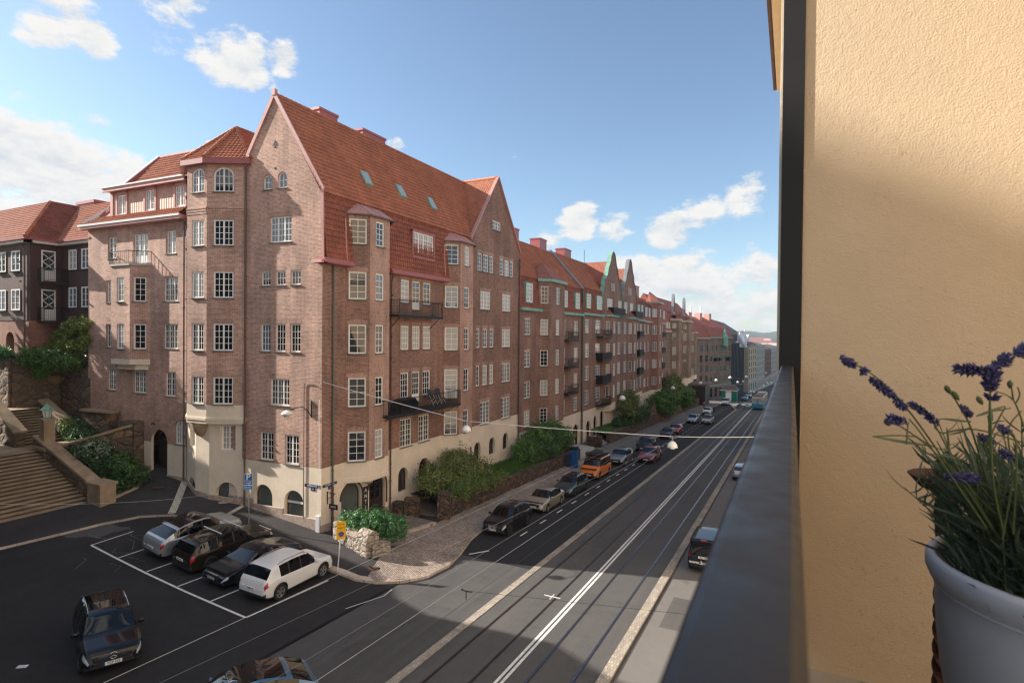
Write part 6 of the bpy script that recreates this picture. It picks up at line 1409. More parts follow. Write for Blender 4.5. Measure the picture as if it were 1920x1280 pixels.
k = MB('white_metal'); P_ = Vector(free(1035, 1118, 20)); k.tube([P_ + Vector((-.3, 0, .0)), P_, P_ + Vector((.3, .05, -.02))], .018, 6); k.tube([P_ + Vector((0, -.2, 0)), P_ + Vector((0, .2, 0))], .02, 6); tag(k.build('wire_clamp'), 'pale wire clamp hanging above the left tram rail', 'wire clamp', 'clamps on the tram wires')
k = MB('dark_metal'); P_ = Vector(free(701, 1066, 20)); k.tube([P_ + Vector((-.2, 0, .06)), P_, P_ + Vector((.2, .1, .03))], .022, 6); tag(k.build('wire_clamp'), 'dark wire clamp hanging above the corner cobbles', 'wire clamp', 'clamps on the tram wires')

# ================================================================== stairs, big stone walls, lantern
SXB = -39.0; nst = 17; run = .385; rise = .160; z0_ = .78
m = MB('stair_stone'); SZ = []
for i in range(nst):
    x1 = SXB - run * i; z1 = z0_ + rise * i; m.m('stair_riser_shade'); m.box(x1 - run - .5, 5.0, z1 - rise * 2, x1, 19.35, z1 + rise - .05); m.m('stair_stone'); m.box(x1 - run - .04, 5.0, z1 + rise - .05, x1 + .045, 19.35, z1 + rise)
zl = z0_ + rise * nst; xl = SXB - run * nst
m.box(xl - 4.5, 5, zl - .6, xl - .4, 22.6, zl - .02)
stair = tag(m.build('stone_stairs'), 'wide flight of worn brown stone steps rising left from the parking square', 'stairs')
m = MB('stair_stone')
for i in range(13):
    x1 = -47.9 - .29 * i; z1 = zl + .165 * i; m.m('stair_riser_shade'); m.box(x1 - 1, 19.7, z1 - .4, x1, 22.0, z1 + .12); m.m('stair_stone'); m.box(x1 - .4, 19.7, z1 + .12, x1 + .04, 22.0, z1 + .165)
m.box(-56, 19.3, zl + 1.6, -51.9, 23.6, zl + 2.13)
tag(m.build('stone_stairs'), 'narrower upper flight of stone steps behind the lantern pillar', 'stairs')
m = MB('rubble'); rough_wall(m, [(-38.0, 19.65), (xl - .3, 19.65)], [.3, .9], [1.75, zl + .85], .62, 31, .06)
bw = label_wall(m, 'stair_parapet', 'sloping stone parapet with smooth coping beside the wide steps', 'parapet')
m = MB('stair_stone'); A, B = Vector((-38.6, 19.65, 1.95)), Vector((xl - .2, 19.65, zl + .92)); strip(m, A, B, .78, .16); m.box(-38.9, 19.2, .3, -37.5, 20.1, 2.05); m.box(-39.0, 19.12, 2.05, -37.42, 20.18, 2.2); link('coping', m.mesh('coping'), bw)
lx, ly = -44.9, 19.75
m = MB('rubble'); m.box(lx - .65, ly - .5, 2.6, lx + .8, ly + .6, 3.55); pr_ = label_wall(m, 'lantern_pillar', 'square sandstone pillar with a green roofed lantern at the top of the wide steps', 'lamp pillar'); m = MB('stair_stone'); m.box(lx - .72, ly - .57, 3.55, lx + .87, ly + .67, 3.75); m.box(lx - .32, ly - .32, 3.75, lx + .32, ly + .32, 5.5); m.box(lx - .38, ly - .38, 5.5, lx + .38, ly + .38, 5.62); link('shaft', m.mesh('shaft'), pr_)
m = MB('text_white'); m.lathe([(.2, 0), (.3, .48)], (lx, ly, 5.7), 4, Matrix.Rotation(rad(0), 4, 'Z')); q = m.build('lantern_glass', pr_)
m = MB('copper_green'); m.lathe([(.46, 0), (.30, .16), (.12, .34), (.0, .42)], (lx, ly, 6.18), 4); m.lathe([(.26, 0), (.22, .08)], (lx, ly, 5.62), 4)
for k in range(8):
    a = math.pi / 4 * k; m.tube([(lx + .2 * math.cos(a), ly + .2 * math.sin(a), 5.68), (lx + .31 * math.cos(a), ly + .31 * math.sin(a), 6.2)], .018, 5)
m.lathe([(0, .1), (.05, .05), (0, 0)], (lx, ly, 6.6), 8); m.build('lantern_frame', pr_)
m = MB('rubble'); e_ = (-41.0, 23.1); ze = PY(258, 797, 23.1)[2]; rough_wall(m, [(lx + .4, ly + .3), e_], [1.5, 1.5], [3.55, ze - .15], .5, 33, .05); rough_wall(m, [(-42.4, 23.2), (-40.7, 23.3)], [1.2, 1.2], [ze + .2, ze + .3], .7, 37, .05)
w_ = label_wall(m, 'terrace_wall', 'rubble terrace wall with pale coping running from the lantern pillar to the house')
m = MB('stair_stone'); strip(m, (lx + .4, ly + .3, 3.62), (e_[0], e_[1], ze), .62, .16); link('coping', m.mesh('coping'), w_)
m = MB('rubble'); q = PY(190, 760, 23.0); rough_wall(m, [(-46.6, 22.9), (-43.5, 23.2)], [2, 2], [q[2] - .5, q[2] - .5], .5, 38, .05); w_ = label_wall(m, 'terrace_wall', 'upper terrace wall with flat coping slab against the shaded brick front'); m = MB('stair_stone'); strip(m, (-46.7, 22.85, q[2] - .4), (-43.4, 23.15, q[2] - .4), .7, .15); link('coping', m.mesh('coping'), w_)
m = MB('rubble'); rough_wall(m, [(-51.6, 23.75), (-47.1, 23.75)], [2, 2], [8.7, 8.75], .5, 34, .08, .6); label_wall(m, 'retaining_wall', 'high rubble retaining wall under the yellow green tree')
m = MB('rubble'); rough_wall(m, [(-75, 21.25), (-53.3, 21.25), (-51.5, 23.6)], [2, 2, 2], [9.3, 9.3, 8.9], .6, 36, .08, .6); label_wall(m, 'retaining_wall', 'high shaded rubble wall behind the upper steps at the far left')
m = MB('rubble'); rough_wall(m, [(-47.6, 19.35), (-52.6, 19.5)], [2, 2], [zl + .95, zl + 3.2], .6, 41, .06); label_wall(m, 'stair_parapet', 'sloping stone parapet left of the upper steps', 'parapet')
m = MB('stair_stone'); strip(m, (-47.5, 19.35, zl + 1.0), (-52.8, 19.5, zl + 3.35), .8, .16); tag(m.build('coping_slab'), 'smooth sloping coping slab on the parapet left of the upper steps', 'coping')
m = MB('rubble'); rough_wall(m, [(-47.3, 22.25), (-51.3, 22.35)], [2, 2], [zl + 1.15, zl + 2.6], .5, 42, .05); strip(m.m('stair_stone'), (-47.2, 22.25, zl + 1.2), (-51.4, 22.35, zl + 2.7), .7, .15); label_wall(m, 'stair_parapet', 'short stepped stone parapet between upper steps and dark shrub', 'parapet')
m = MB('earth'); m.face([(-75, 21.4, 9.2), (-53.3, 21.4, 9.2), (-51.6, 23.7, 8.7), (-47.05, 23.8, 8.6), (-47.05, 34, 9), (-75, 34, 9.2)]); m.face([(lx - .2, 20.2, 3.4), (-41.1, 23.2, 3.4), (-47.0, 23.3, 3.4), (-49, 22.8, 3.4)]); structure(m.build('terrace_ground'))
m = MB('earth'); m.face([(-38.4, 20, 1.1), (-39.9, 23.5, 1.9), (-41.3, 23.3, 2.6), (-45, 20.2, 2.9)]); m.m('granite'); 
ribbon([(-38.0, 20.1), (-38.3, 21.8), (-40.0, 23.5)], .2, .25, 'granite', mb=m, h=.3); structure(m.build('flower_bed'))

# ================================================================== our own side of the street
oh = empty('yellow_house', (3, 20, -1), 'yellow rendered house front seen edge on beyond the balcony wall, with brown edged cornice', 'building')
m = MB('stucco_yellow'); m.box(-.052, 2.36, 2, 7, 15.0, 30); m.build('wall', oh)
m = MB('stucco_yellow'); m.box(-.40, 2.36, CZ + 5.9, 0, 14.9, CZ + 6.2); m.build('soffit', oh); m = MB('brown_pipe'); m.box(-.48, 2.30, CZ + 5.95, -.40, 14.95, CZ + 6.4); m.build('cornice', oh)
nb = [(15.2, 34, 20, 'plaster'), (34, 55, 19, 'plaster_pink'), (55, 80, 18.5, 'plaster_tan'), (80, 120, 17, 'brick_tan'), (120, 170, 14.5, 'plaster')]
for i, (a, b, h, mt) in enumerate(nb):
    r = empty('rendered_house', (1.9, a, street(a)), ['pale cream', 'pinkish', 'sandy', 'tan brick', 'distant cream'][i] + ' house front opposite the brick row, hidden behind the balcony wall', 'building')
    m = MB(mt); ops = []; n = int((b - a) / 2.6)
    for k in range(n):
        for f in range(4): ops.append((.8 + k * 2.6, 2.0 + k * 2.6, street(a) + 4.5 + f * 3.4, street(a) + 6.4 + f * 3.4, 'rect'))
    wall(m, (1.9, b), (0, -1), b - a, street(b) - 2, h, ops); m.box(2.2, a, street(b) - 2, 12, b, h - .01); m.build('wall', r)
    m = MB('glass_dark')
    for o in ops: M = frame((1.9, b), (0, -1)); m.face([M @ Vector(q) for q in ((o[0], .13, o[2]), (o[1], .13, o[2]), (o[1], .13, o[3]), (o[0], .13, o[3]))])
    m.build('window', r)
structure(sheet('pavement', -1.7, 2.5, -20, 300, .12, 'concrete'))
# balcony wall and rail (close to the camera)
m = MB('stucco_yellow'); m.box(.030, 2.30, 8, 4.5, 2.355, 16.5); bwl = tag(m.build('balcony_wall'), 'warm yellow rough stucco wall beside the balcony rail', 'wall')
m = MB('dark_metal'); m.box(-.042, 2.29, 8.4, .0295, 2.35, 16.5); tag(m.build('steel_post'), 'black painted vertical steel edge strip between wall and sky', 'post')
m = MB('plaster'); m.box(-.050, 2.351, 8.4, -.036, 2.40, 16.5); tag(m.build('edge_bead'), 'narrow pale edge bead left of the black strip', 'trim')
mt_, n_, b_ = newmat('rail_paint'); t_ = noise_n(n_, world_co(n_), 25, 5, .6); n_.links.new(mixc(n_, mapr(n_, t_.outputs['Fac'], .35, .65, 0, 1), (.024, .024, .027), (.038, .037, .040)), b_.inputs['Base Color']); S_(b_, Roughness=.38, Metallic=.2); n_.links.new(mapr(n_, t_.outputs['Fac'], .3, .7, .3, .55), b_.inputs['Roughness']); bump(n_, b_, noise_n(n_, world_co(n_), 70, 3).outputs['Fac'], .25, .001)
rlp = empty('balcony_railing', (-.015, 1.2, CZ - .6), 'smooth dark grey metal balcony rail running away beside the camera', 'railing')
m = MB('rail_paint'); pts = [(-.0345, -.0), (-.0345, .0)]; zt = CZ - .10
prof = [(-.0345, -.030), (-.0345, -.004), (-.0325, -.0012), (-.029, 0), (.001, 0), (.004, -.0012), (.006, -.004), (.006, -.030)]
n = len(prof); v = [(x, y, zt + z) for y in (-.3, 2.289) for x, z in prof]; m.mesh_part(v, [(i, i + 1, n + i + 1, n + i) for i in range(n - 1)] + [(n - 1, 0, n, 2 * n - 1), tuple(range(n)), tuple(range(2 * n - 1, n - 1, -1))]); m.build('top_rail', rlp)
m = MB('dark_metal')
m.box(-.022, -2, CZ - 1.1, -.008, 2.28, zt - .028)  # solid instead of a grille, added to block light bounced from the street
m.box(-.03, -.3, CZ - 1.12, .0, 2.28, CZ - 1.09); m.build('blocker_panel', rlp)
m = MB('concrete'); m.box(-.1, -2, CZ - 1.35, 4.5, 2.30, CZ - 1.2); tag(m.build('balcony_floor'), 'concrete balcony floor under the rail and the flower pot', 'floor')
m = MB('stucco_yellow'); m.box(1.9, -2.0, CZ - 1.3, 2.0, 2.30, CZ + 3.5); tag(m.build('dimming_wall'), 'unseen yellow stucco house wall on the inner balcony side, added to darken it', 'wall')  # unseen wall, added to darken the stucco beside the rail
m = MB('plaster'); m.box(-.05, -1.2, CZ + 2.6, 2.0, 2.30, CZ + 2.75); tag(m.build('balcony_sky_blocker'), 'unseen slab added over the balcony to dim the yellow wall', 'sky blocker')  # unseen slab, added to cut the sky light on the yellow wall
# ---- pot on a little table
def cam_pt(px, py, depth):
    v = RB @ np.array([(px - CX) / FPX, (py - CY) / FPX, 1.0]) * depth; return Vector((float(v[0]), float(v[1]), CZ + float(v[2])))
pc_ = cam_pt(2030, 1090, .78); R0 = .175
m = MB('pot_glaze'); m.smooth = True
m.lathe([(R0 * .955, -.035), (R0 * .93, .0), (R0 * .95, .010), (R0 * .99, .010), (R0 * 1.012, .002), (R0 * 1.012, -.012), (R0 * .985, -.024), (R0 * .945, -.034), (R0 * .94, -.06), (R0 * .925, -.11), (R0 * .89, -.17), (R0 * .83, -.22), (R0 * .72, -.265), (R0 * .55, -.30), (0, -.305)], tuple(pc_), 64)
m.lathe([(R0 * .955, -.035), (R0 * .86, -.05), (R0 * .85, -.08)], tuple(pc_), 48)
pot = tag(m.build('flower_pot'), 'large pale blue grey glazed flower pot with rolled rim', 'flower pot'); m = MB('soil'); m.lathe([(0, -.05), (R0 * .6, -.055), (R0 * .9, -.065)], tuple(pc_), 32); link('soil', m.mesh('soil'), pot)
m = MB('white_metal'); m.smooth = True; m.lathe([(0, 0), (.235, 0), (.24, -.006), (.235, -.014), (0, -.014)], tuple(pc_ + Vector((0, 0, -.307))), 64); tb = tag(m.build('small_table'), 'white round table top under the flower pot', 'table'); m = MB('white_metal'); m.tube([pc_ + Vector((0, 0, -.32)), pc_ + Vector((0, 0, -.95))], .02, 10); link('leg', m.mesh('leg'), tb)
# rusty twisted candle stand behind the pot
q = cam_pt(1772, 1000, 1.15); ci = empty('iron_stand', (q.x, q.y, CZ - 1.1), 'rusty brown iron candle stand with a twisted stem behind the pot', 'stand')
z_a = cam_pt(1772, 858, 1.15).z; z_b = cam_pt(1772, 903, 1.15).z; z_c = cam_pt(1772, 925, 1.15).z; z_d = cam_pt(1772, 1018, 1.15).z
m = MB('rust_iron'); pts = []; rr = []
for i in range(60):
    t = i / 59; z = z_a + (z_b - z_a) * t; pts.append((q.x, q.y, z)); rr.append(.019 + .003 * math.sin(t * 40))
m.tube(pts, rr, 12); m.build('candle_cup', ci)
m = MB('rust_iron'); m.smooth = True; m.lathe([(.0, .0), (.03, -.002), (.062, .012), (.066, .010), (.045, -.014), (.02, -.026), (0, -.028)], (q.x, q.y, z_b + .002), 28); m.build('drip_dish', ci)
m = MB('rust_iron'); m.tube([(q.x, q.y, z_b), (q.x, q.y, z_c), (q.x, q.y, z_c - .03), (q.x, q.y, z_d)], [.012, .012, .021, .016], 10); vs = []; N2 = 90
for i in range(N2):
    t = i / (N2 - 1); z = z_d - t * .8; a = t * 34
    for k in range(4): b_ = a + k * math.pi / 2; vs.append((q.x + .019 * math.cos(b_), q.y + .019 * math.sin(b_), z))
m.mesh_part(vs, [(i * 4 + k, i * 4 + (k + 1) % 4, (i + 1) * 4 + (k + 1) % 4, (i + 1) * 4 + k) for i in range(N2 - 1) for k in range(4)]); m.build('stem', ci)
# ---- lavender
lav = empty('lavender_plant', tuple(pc_ + Vector((0, 0, -.06))), 'lavender bush with purple blue spikes growing in the glazed pot', 'plant')
rnd = random.Random(42)
def blade(mb, p, q, w, bend=.0, n=5):
    p, q = Vector(p), Vector(q); t = (q - p); side = t.cross(Vector((rnd.uniform(-1, 1), rnd.uniform(-1, 1), rnd.uniform(-.3, .3)))).normalized(); dn = side.cross(t).normalized(); L1 = []; L2 = []
    for i in range(n + 1):
        s = i / n; c = p.lerp(q, s) + dn * (bend * math.sin(math.pi * s)); ww = w * (math.sin(math.pi * min(.97, s * .9 + .1)) ** .7); L1.append(c - side * ww / 2); L2.append(c + side * ww / 2)
    mb.mesh_part(L1 + L2, [(i, i + 1, n + 2 + i, n + 1 + i) for i in range(n)])
lf = MB('lavender_leaf')
for i in range(1500):
    a = rnd.uniform(0, 6.28); r = R0 * .8 * math.sqrt(rnd.random()); b0 = pc_ + Vector((r * math.cos(a), r * math.sin(a), rnd.uniform(-.05, .13))); out = Vector((math.cos(a) * rnd.uniform(.2, 1), math.sin(a) * rnd.uniform(.2, 1), rnd.uniform(.2, 1.3))).normalized(); blade(lf, b0, b0 + out * rnd.uniform(.035, .085), rnd.uniform(.0035, .006), rnd.uniform(-.01, .01))
stl = MB('lavender_stem'); 
def stem(P, r=.0011):
    P = [Vector(p) for p in P]; Q = []
    for i in range(len(P) - 1):
        p0, p1, p2, p3 = P[max(i - 1, 0)], P[i], P[i + 1], P[min(i + 2, len(P) - 1)]
        for k in range(6): t = k / 6; Q.append(.5 * ((2 * p1) + (-p0 + p2) * t + (2 * p0 - 5 * p1 + 4 * p2 - p3) * t * t + (-p0 + 3 * p1 - 3 * p2 + p3) * t ** 3))
    Q.append(P[-1]); stl.tube(Q, r, 6, r * .7); return Q
for i in range(90):
    a = rnd.uniform(0, 6.28); r = R0 * .78 * math.sqrt(rnd.random()); b0 = pc_ + Vector((r * math.cos(a), r * math.sin(a), -.05)); lean = Vector((math.cos(a), math.sin(a), 0)) * rnd.uniform(.0, .09); top = b0 + lean + Vector((0, 0, rnd.uniform(.14, .26))); Q = stem([b0, b0 + lean * .3 + Vector((0, 0, .1)), top], .0013)
    for k in range(14):
        c = Q[int(len(Q) * (.35 + .6 * k / 14))]; aa = rnd.uniform(0, 6.28); blade(lf, c, c + Vector((math.cos(aa) * .7, math.sin(aa) * .7, rnd.uniform(.3, 1))).normalized() * rnd.uniform(.02, .045), rnd.uniform(.002, .004), .004)
def bloom(mb, c, axis, L_, R_):
    """a lavender whorl: many small calyx buds around the stem"""
    c, axis = Vector(c), Vector(axis).normalized(); u = axis.orthogonal().normalized(); w = axis.cross(u)
    n = max(16, int(L_ / .0005))
    for i in range(n):
        t = i / n; a = i * 2.4; rr = R_ * (.55 + .45 * math.sin(math.pi * (t * .8 + .1))); base = c + axis * (t * L_); d = (u * math.cos(a) + w * math.sin(a)); tip = base + d * rr * rnd.uniform(.8, 1.25) + axis * rr * rnd.uniform(.3, 1.1)
        s1 = d.cross(axis).normalized() * .0019; s2 = (tip - base).cross(s1).normalized() * .0019; m_ = base.lerp(tip, .6)
        mb.mesh_part([base, m_ + s1, m_ + s2, m_ - s1, m_ - s2, tip], [(0, 1, 2), (0, 2, 3), (0, 3, 4), (0, 4, 1), (5, 2, 1), (5, 3, 2), (5, 4, 3), (5, 1, 4)])
D0 = .74
fl = [  # polyline of a flower stem in the view, then [start, end] of each bloom along it, with radius
 ([(1862, 1010), (1775, 870), (1700, 765), (1640, 705), (1575, 668)], [((1575, 668), (1600, 685)), ((1612, 690), (1622, 697)), ((1630, 708), (1675, 742)), ((1678, 745), (1694, 765))], .0075),
 ([(1875, 1010), (1800, 885), (1745, 785), (1700, 760)], [((1745, 780), (1708, 757)), ((1760, 795), (1740, 780))], .006),
 ([(1850, 990), (1740, 830), (1705, 785)], [((1700, 790), (1668, 785))], .008),
 ([(1880, 990), (1862, 900), (1857, 770), (1850, 700), (1795, 690)], [((1845, 694), (1797, 692)), ((1856, 735), (1853, 690)), ((1860, 753), (1860, 745))], .010),
 ([(1885, 1000), (1858, 880), (1858, 720), (1880, 675), (1925, 655)], [((1858, 730), (1862, 690)), ((1862, 690), (1890, 670)), ((1897, 668), (1925, 652))], .011),
 ([(1870, 980), (1825, 815), (1795, 755), (1772, 725)], [((1800, 760), (1820, 778))], .006),
 ([(1890, 1010), (1850, 850), (1835, 820)], [((1834, 815), (1860, 830))], .007),
 ([(1880, 1010), (1900, 880), (1880, 840)], [((1876, 842), (1898, 860))], .007), ([(1860, 990), (1800, 900), (1775, 893)], [((1772, 893), (1830, 897))], .009), ([(1900, 1000), (1905, 830), (1872, 800)], [((1872, 797), (1890, 810))], .006)]
blm = MB('lavender_bloom')
for (pl_, bs, rad_) in fl:
    dd_ = D0 + rnd.uniform(-.03, .03); stem([cam_pt(x, y, dd_) for x, y in pl_], .0013)
    for (a, b) in bs: A, B = cam_pt(*a, dd_), cam_pt(*b, dd_); bloom(blm, A, B - A, max((B - A).length, .006), rad_)
for (pl_) in ([(1862, 960), (1740, 835), (1700, 835 - 18), (1636, 818)], [(1700, 833), (1702, 800), (1705, 790)], [(1740, 835), (1690, 800), (1660, 790)], [(1820, 790), (1775, 785), (1755, 787)], [(1920, 830), (1830, 805), (1770, 812)], [(1865, 770), (1895, 765)], [(1920, 800), (1900, 750), (1868, 733)], [(1900, 750), (1895, 715)], [(1905, 755), (1912, 740), (1908, 725)], [(1850, 830), (1870, 790), (1885, 762)], [(1905, 900), (1890, 810), (1915, 770)]):
    stem([cam_pt(x, y, D0) for x, y in pl_], .0011)
for (x, y, x2, y2) in ((1772, 722, 1782, 738), (1785, 732, 1798, 750), (1832, 742, 1842, 758), (1894, 712, 1894, 728), (1658, 786, 1668, 798)):
    A, B = cam_pt(x, y, D0), cam_pt(x2, y2, D0); mb_ = stl; mb_.tube([A, A.lerp(B, .35), A.lerp(B, .7), B], [.0005, .0035, .003, .001], 7)
for (a, b, w) in (((1740, 835), (1636, 818), .004), ((1765, 860), (1774, 803), .005), ((1760, 870), (1713, 820), .004), ((1850, 870), (1832, 815), .005), ((1770, 785), (1820, 790), .003), ((1830, 780), (1885, 760), .004), ((1800, 860), (1740, 850), .003), ((1820, 800), (1775, 815), .003), ((1765, 812), (1850, 806), .003)):
    blade(lf, cam_pt(*a, D0), cam_pt(*b, D0), w, .004)
lf.build('foliage', lav); stl.build('stems', lav); blm.build('blooms', lav)
# ================================================================== vehicles
def sm(xs, pts, k=3):
    y = np.interp(xs, [p[0] for p in pts], [p[1] for p in pts]); 
    for _ in range(k): y[1:-1] = .25 * y[:-2] + .5 * y[1:-1] + .25 * y[2:]
    return y
TYPES = {
 # top line, belt line, plan half width factor, roof half width factor; windscreen s0,s1; side glass s0,s1,pillar; rear glass s0,s1
 'suv': dict(top=[(0, .50), (.008, .64), (.02, .78), (.06, .90), (.235, 1.03), (.27, 1.08), (.39, 1.52), (.45, 1.60), (.62, 1.63), (.84, 1.57), (.90, 1.50), (.955, 1.12), (.985, .98), (1, .70)],
             belt=[(0, .48), (.02, .70), (.06, .84), (.25, .97), (.5, 1.0), (.8, 1.05), (.92, 1.06), (.98, .93), (1, .66)], ws=(.265, .405), side=(.315, .80), pil=(.52, .68), rg=(.895, .958), clad=True),
 'wagon': dict(top=[(0, .45), (.01, .60), (.03, .72), (.07, .80), (.25, .95), (.28, .98), (.40, 1.38), (.48, 1.45), (.66, 1.47), (.86, 1.40), (.915, 1.33), (.965, 1.02), (.99, .90), (1, .62)],
             belt=[(0, .43), (.02, .62), (.06, .74), (.26, .88), (.5, .92), (.85, .98), (.93, .97), (.98, .86), (1, .6)], ws=(.275, .42), side=(.32, .885), pil=(.52, .70), rg=(.918, .97), clad=False),
 'sedan': dict(top=[(0, .42), (.01, .56), (.03, .66), (.08, .76), (.24, .92), (.27, .95), (.42, 1.34), (.50, 1.42), (.62, 1.42), (.74, 1.32), (.86, 1.06), (.90, 1.02), (.97, .99), (.99, .9), (1, .6)],
             belt=[(0, .40), (.02, .58), (.06, .70), (.25, .85), (.5, .90), (.8, .95), (.93, .95), (.98, .86), (1, .56)], ws=(.265, .435), side=(.31, .80), pil=(.52, .70), rg=(.735, .865), clad=False),
 'sport': dict(top=[(0, .36), (.01, .46), (.03, .56), (.10, .68), (.22, .80), (.27, .86), (.41, 1.22), (.50, 1.29), (.60, 1.27), (.75, 1.12), (.88, .95), (.95, .88), (.985, .8), (1, .5)],
             belt=[(0, .34), (.02, .50), (.08, .66), (.15, .76), (.28, .78), (.5, .80), (.75, .86), (.88, .84), (.97, .76), (1, .48)], ws=(.265, .425), side=(.31, .72), pil=(.56, .58), rg=(.64, .80), clad=False),
 'coupe_suv': dict(top=[(0, .48), (.01, .62), (.03, .76), (.07, .88), (.235, 1.02), (.27, 1.06), (.39, 1.46), (.47, 1.57), (.60, 1.58), (.78, 1.46), (.92, 1.18), (.95, 1.12), (.985, .96), (1, .66)],
             belt=[(0, .46), (.02, .68), (.06, .82), (.25, .95), (.5, .99), (.8, 1.06), (.93, 1.08), (.98, .92), (1, .64)], ws=(.265, .405), side=(.31, .84), pil=(.52, .69), rg=(.80, .93), clad=True),
 'van': dict(top=[(0, .50), (.008, .75), (.02, .92), (.05, 1.02), (.15, 1.20), (.175, 1.26), (.29, 1.82), (.34, 1.93), (.5, 1.96), (.95, 1.94), (.985, 1.88), (.997, 1.2), (1, .7)],
             belt=[(0, .48), (.02, .80), (.06, .96), (.18, 1.10), (.5, 1.14), (.95, 1.14), (.99, 1.10), (1, .7)], ws=(.17, .305), side=(.22, .93), pil=(.385, .66), rg=(.982, .996), clad=False),
 'pickup': dict(top=[(0, .60), (.01, .84), (.03, .98), (.24, 1.06), (.27, 1.10), (.35, 1.66), (.40, 1.72), (.58, 1.72), (.63, 1.68), (.66, 1.14), (.97, 1.12), (.99, 1.08), (1, .7)],
             belt=[(0, .58), (.02, .84), (.06, .98), (.25, 1.04), (.5, 1.06), (.95, 1.08), (1, .68)], ws=(.262, .36), side=(.29, .62), pil=(.46, .47), rg=(.632, .66), clad=False)}
_cc = {}
def car_parts(kind, L_, W_, H_, wb, wr, foh, pano=False, plainside=False):
    key = (kind, L_, W_, H_, wb, wr, foh, pano, plainside)
    if key in _cc: return _cc[key]
    T = TYPES[kind]; hs = H_ / max(p[1] for p in T['top']); xw = (L_ / 2 - foh, L_ / 2 - foh - wb); Ra = wr + .055
    s = set(np.linspace(0, 1, 45)); s |= {.004, .008, .014, .02, .03, .045, .955, .97, .98, .99, .996}
    for x in xw:
        for a in np.linspace(0, math.pi, 13): s.add((L_ / 2 - (x + Ra * math.cos(a))) / L_)
    for k in ('ws', 'side', 'rg'): s |= set(T[k])
    s |= {T['pil'][0] - .008, T['pil'][0] + .008, T['pil'][1] - .008, T['pil'][1] + .008}
    s = np.array(sorted(s)); s = s[(s >= 0) & (s <= 1)]; fine = np.linspace(0, 1, 401)
    top = np.interp(s, fine, sm(fine, T['top'], 10)) * hs; belt = np.interp(s, fine, sm(fine, T['belt'], 10)) * hs; belt = np.minimum(belt, top - .015)
    hw = np.interp(s, fine, sm(fine, [(0, .70), (.01, .80), (.035, .91), (.10, .975), (.2, 1), (.8, 1), (.93, .975), (.975, .91), (.993, .84), (1, .76)], 5)) * W_ / 2
    gh = np.clip((top - belt - .06) / (.45 * hs), 0, 1); hr = hw * (.84 - .13 * gh) if kind not in ('van',) else hw * (.90 - .06 * gh)
    ground = .20 if kind not in ('suv', 'coupe_suv', 'pickup', 'van') else .26
    rings = []
    for i, t in enumerate(s):
        x = L_ / 2 - t * L_; zb = ground + .10 * max(0, 1 - t / .05) + .10 * max(0, 1 - (1 - t) / .06)
        for xx in xw:
            d = abs(x - xx)
            if d < Ra: zb = max(zb, wr + math.sqrt(max(Ra * Ra - d * d, 0)))
        zbe = max(belt[i], zb + .05); zt = max(top[i], zbe + .015); h = hw[i]; r_ = hr[i]; dz = zbe - zb; g = zt - zbe
        R = [(h * .955, zb), (h * .995, zb + .10 * dz), (h * 1.0, zb + .38 * dz), (h * .985, zb + .74 * dz), (h * .965, zb + .92 * dz), (h * .935, zbe)]
        for q in (.30, .62, .90): R.append((h * .925 + (r_ - h * .925) * q ** 1.15, zbe + g * q * (.97)))
        R += [(r_ * .93, zt - g * .035 - .006), (r_ * .55, zt - .004), (0, zt)]
        rings.append([(x, y, z) for y, z in R])
    nr = len(rings[0]); MBs = {}
    def mb(part, mat):
        if part not in MBs: MBs[part] = MB(mat); MBs[part].smooth = True; MBs[part].vm = {}
        return MBs[part].m(mat)
    def add(part, mat, ids):
        m = mb(part, mat); f = []
        for (i, j, sg) in ids:
            k = (i, j, sg if j < nr - 1 else 0)
            if k not in m.vm: p = rings[i][j]; m.vm[k] = len(m.v); m.v.append((p[0], p[1] * sg, p[2]))
            f.append(m.vm[k])
        m.f.append(tuple(f)); m.mi.append(m.cur); m.sm.append(True)
    for i in range(len(s) - 1):
        t = (s[i] + s[i + 1]) / 2
        for j in range(nr - 1):
            part, mat = 'body', 'BODY'
            if j == 0 and T['clad']: mat = 'car_plastic'
            if 5 <= j <= 7 and T['side'][0] < t < T['side'][1]:
                if any(abs(t - q) < .008 for q in T['pil']): mat = 'car_plastic'
                elif not (plainside and t > T['pil'][0]): part, mat = 'side_window', 'car_glass'
            if j >= 8 and T['ws'][0] < t < T['ws'][1]: part, mat = 'windscreen', 'car_glass'
            if j >= (8 if kind != 'van' else 6) and T['rg'][0] < t < T['rg'][1]: part, mat = 'rear_window', 'car_glass'
            if pano and j >= 9 and T['ws'][1] + .015 < t < T['rg'][0] - .04: part, mat = 'glass_roof', 'car_glass'
            if .008 < t < .075 and j in (3, 4): part, mat = 'headlight', 'headlight'
            if .955 < t < .993 and j in (3, 4) or (kind in ('suv', 'wagon') and .945 < t < .99 and j == 5): part, mat = 'taillight', 'taillight'
            if t < .03 and j <= 1: mat = 'car_plastic'
            if t > .975 and j <= 1: mat = 'car_plastic'
            for sg in (1, -1):
                pt = part
                if part in ('headlight', 'taillight', 'side_window'): pt = part + ('+' if sg > 0 else '-')
                ids = [(i, j, sg), (i + 1, j, sg), (i + 1, j + 1, sg), (i, j + 1, sg)]
                if sg > 0: ids = ids[::-1]
                add(pt, mat, ids)
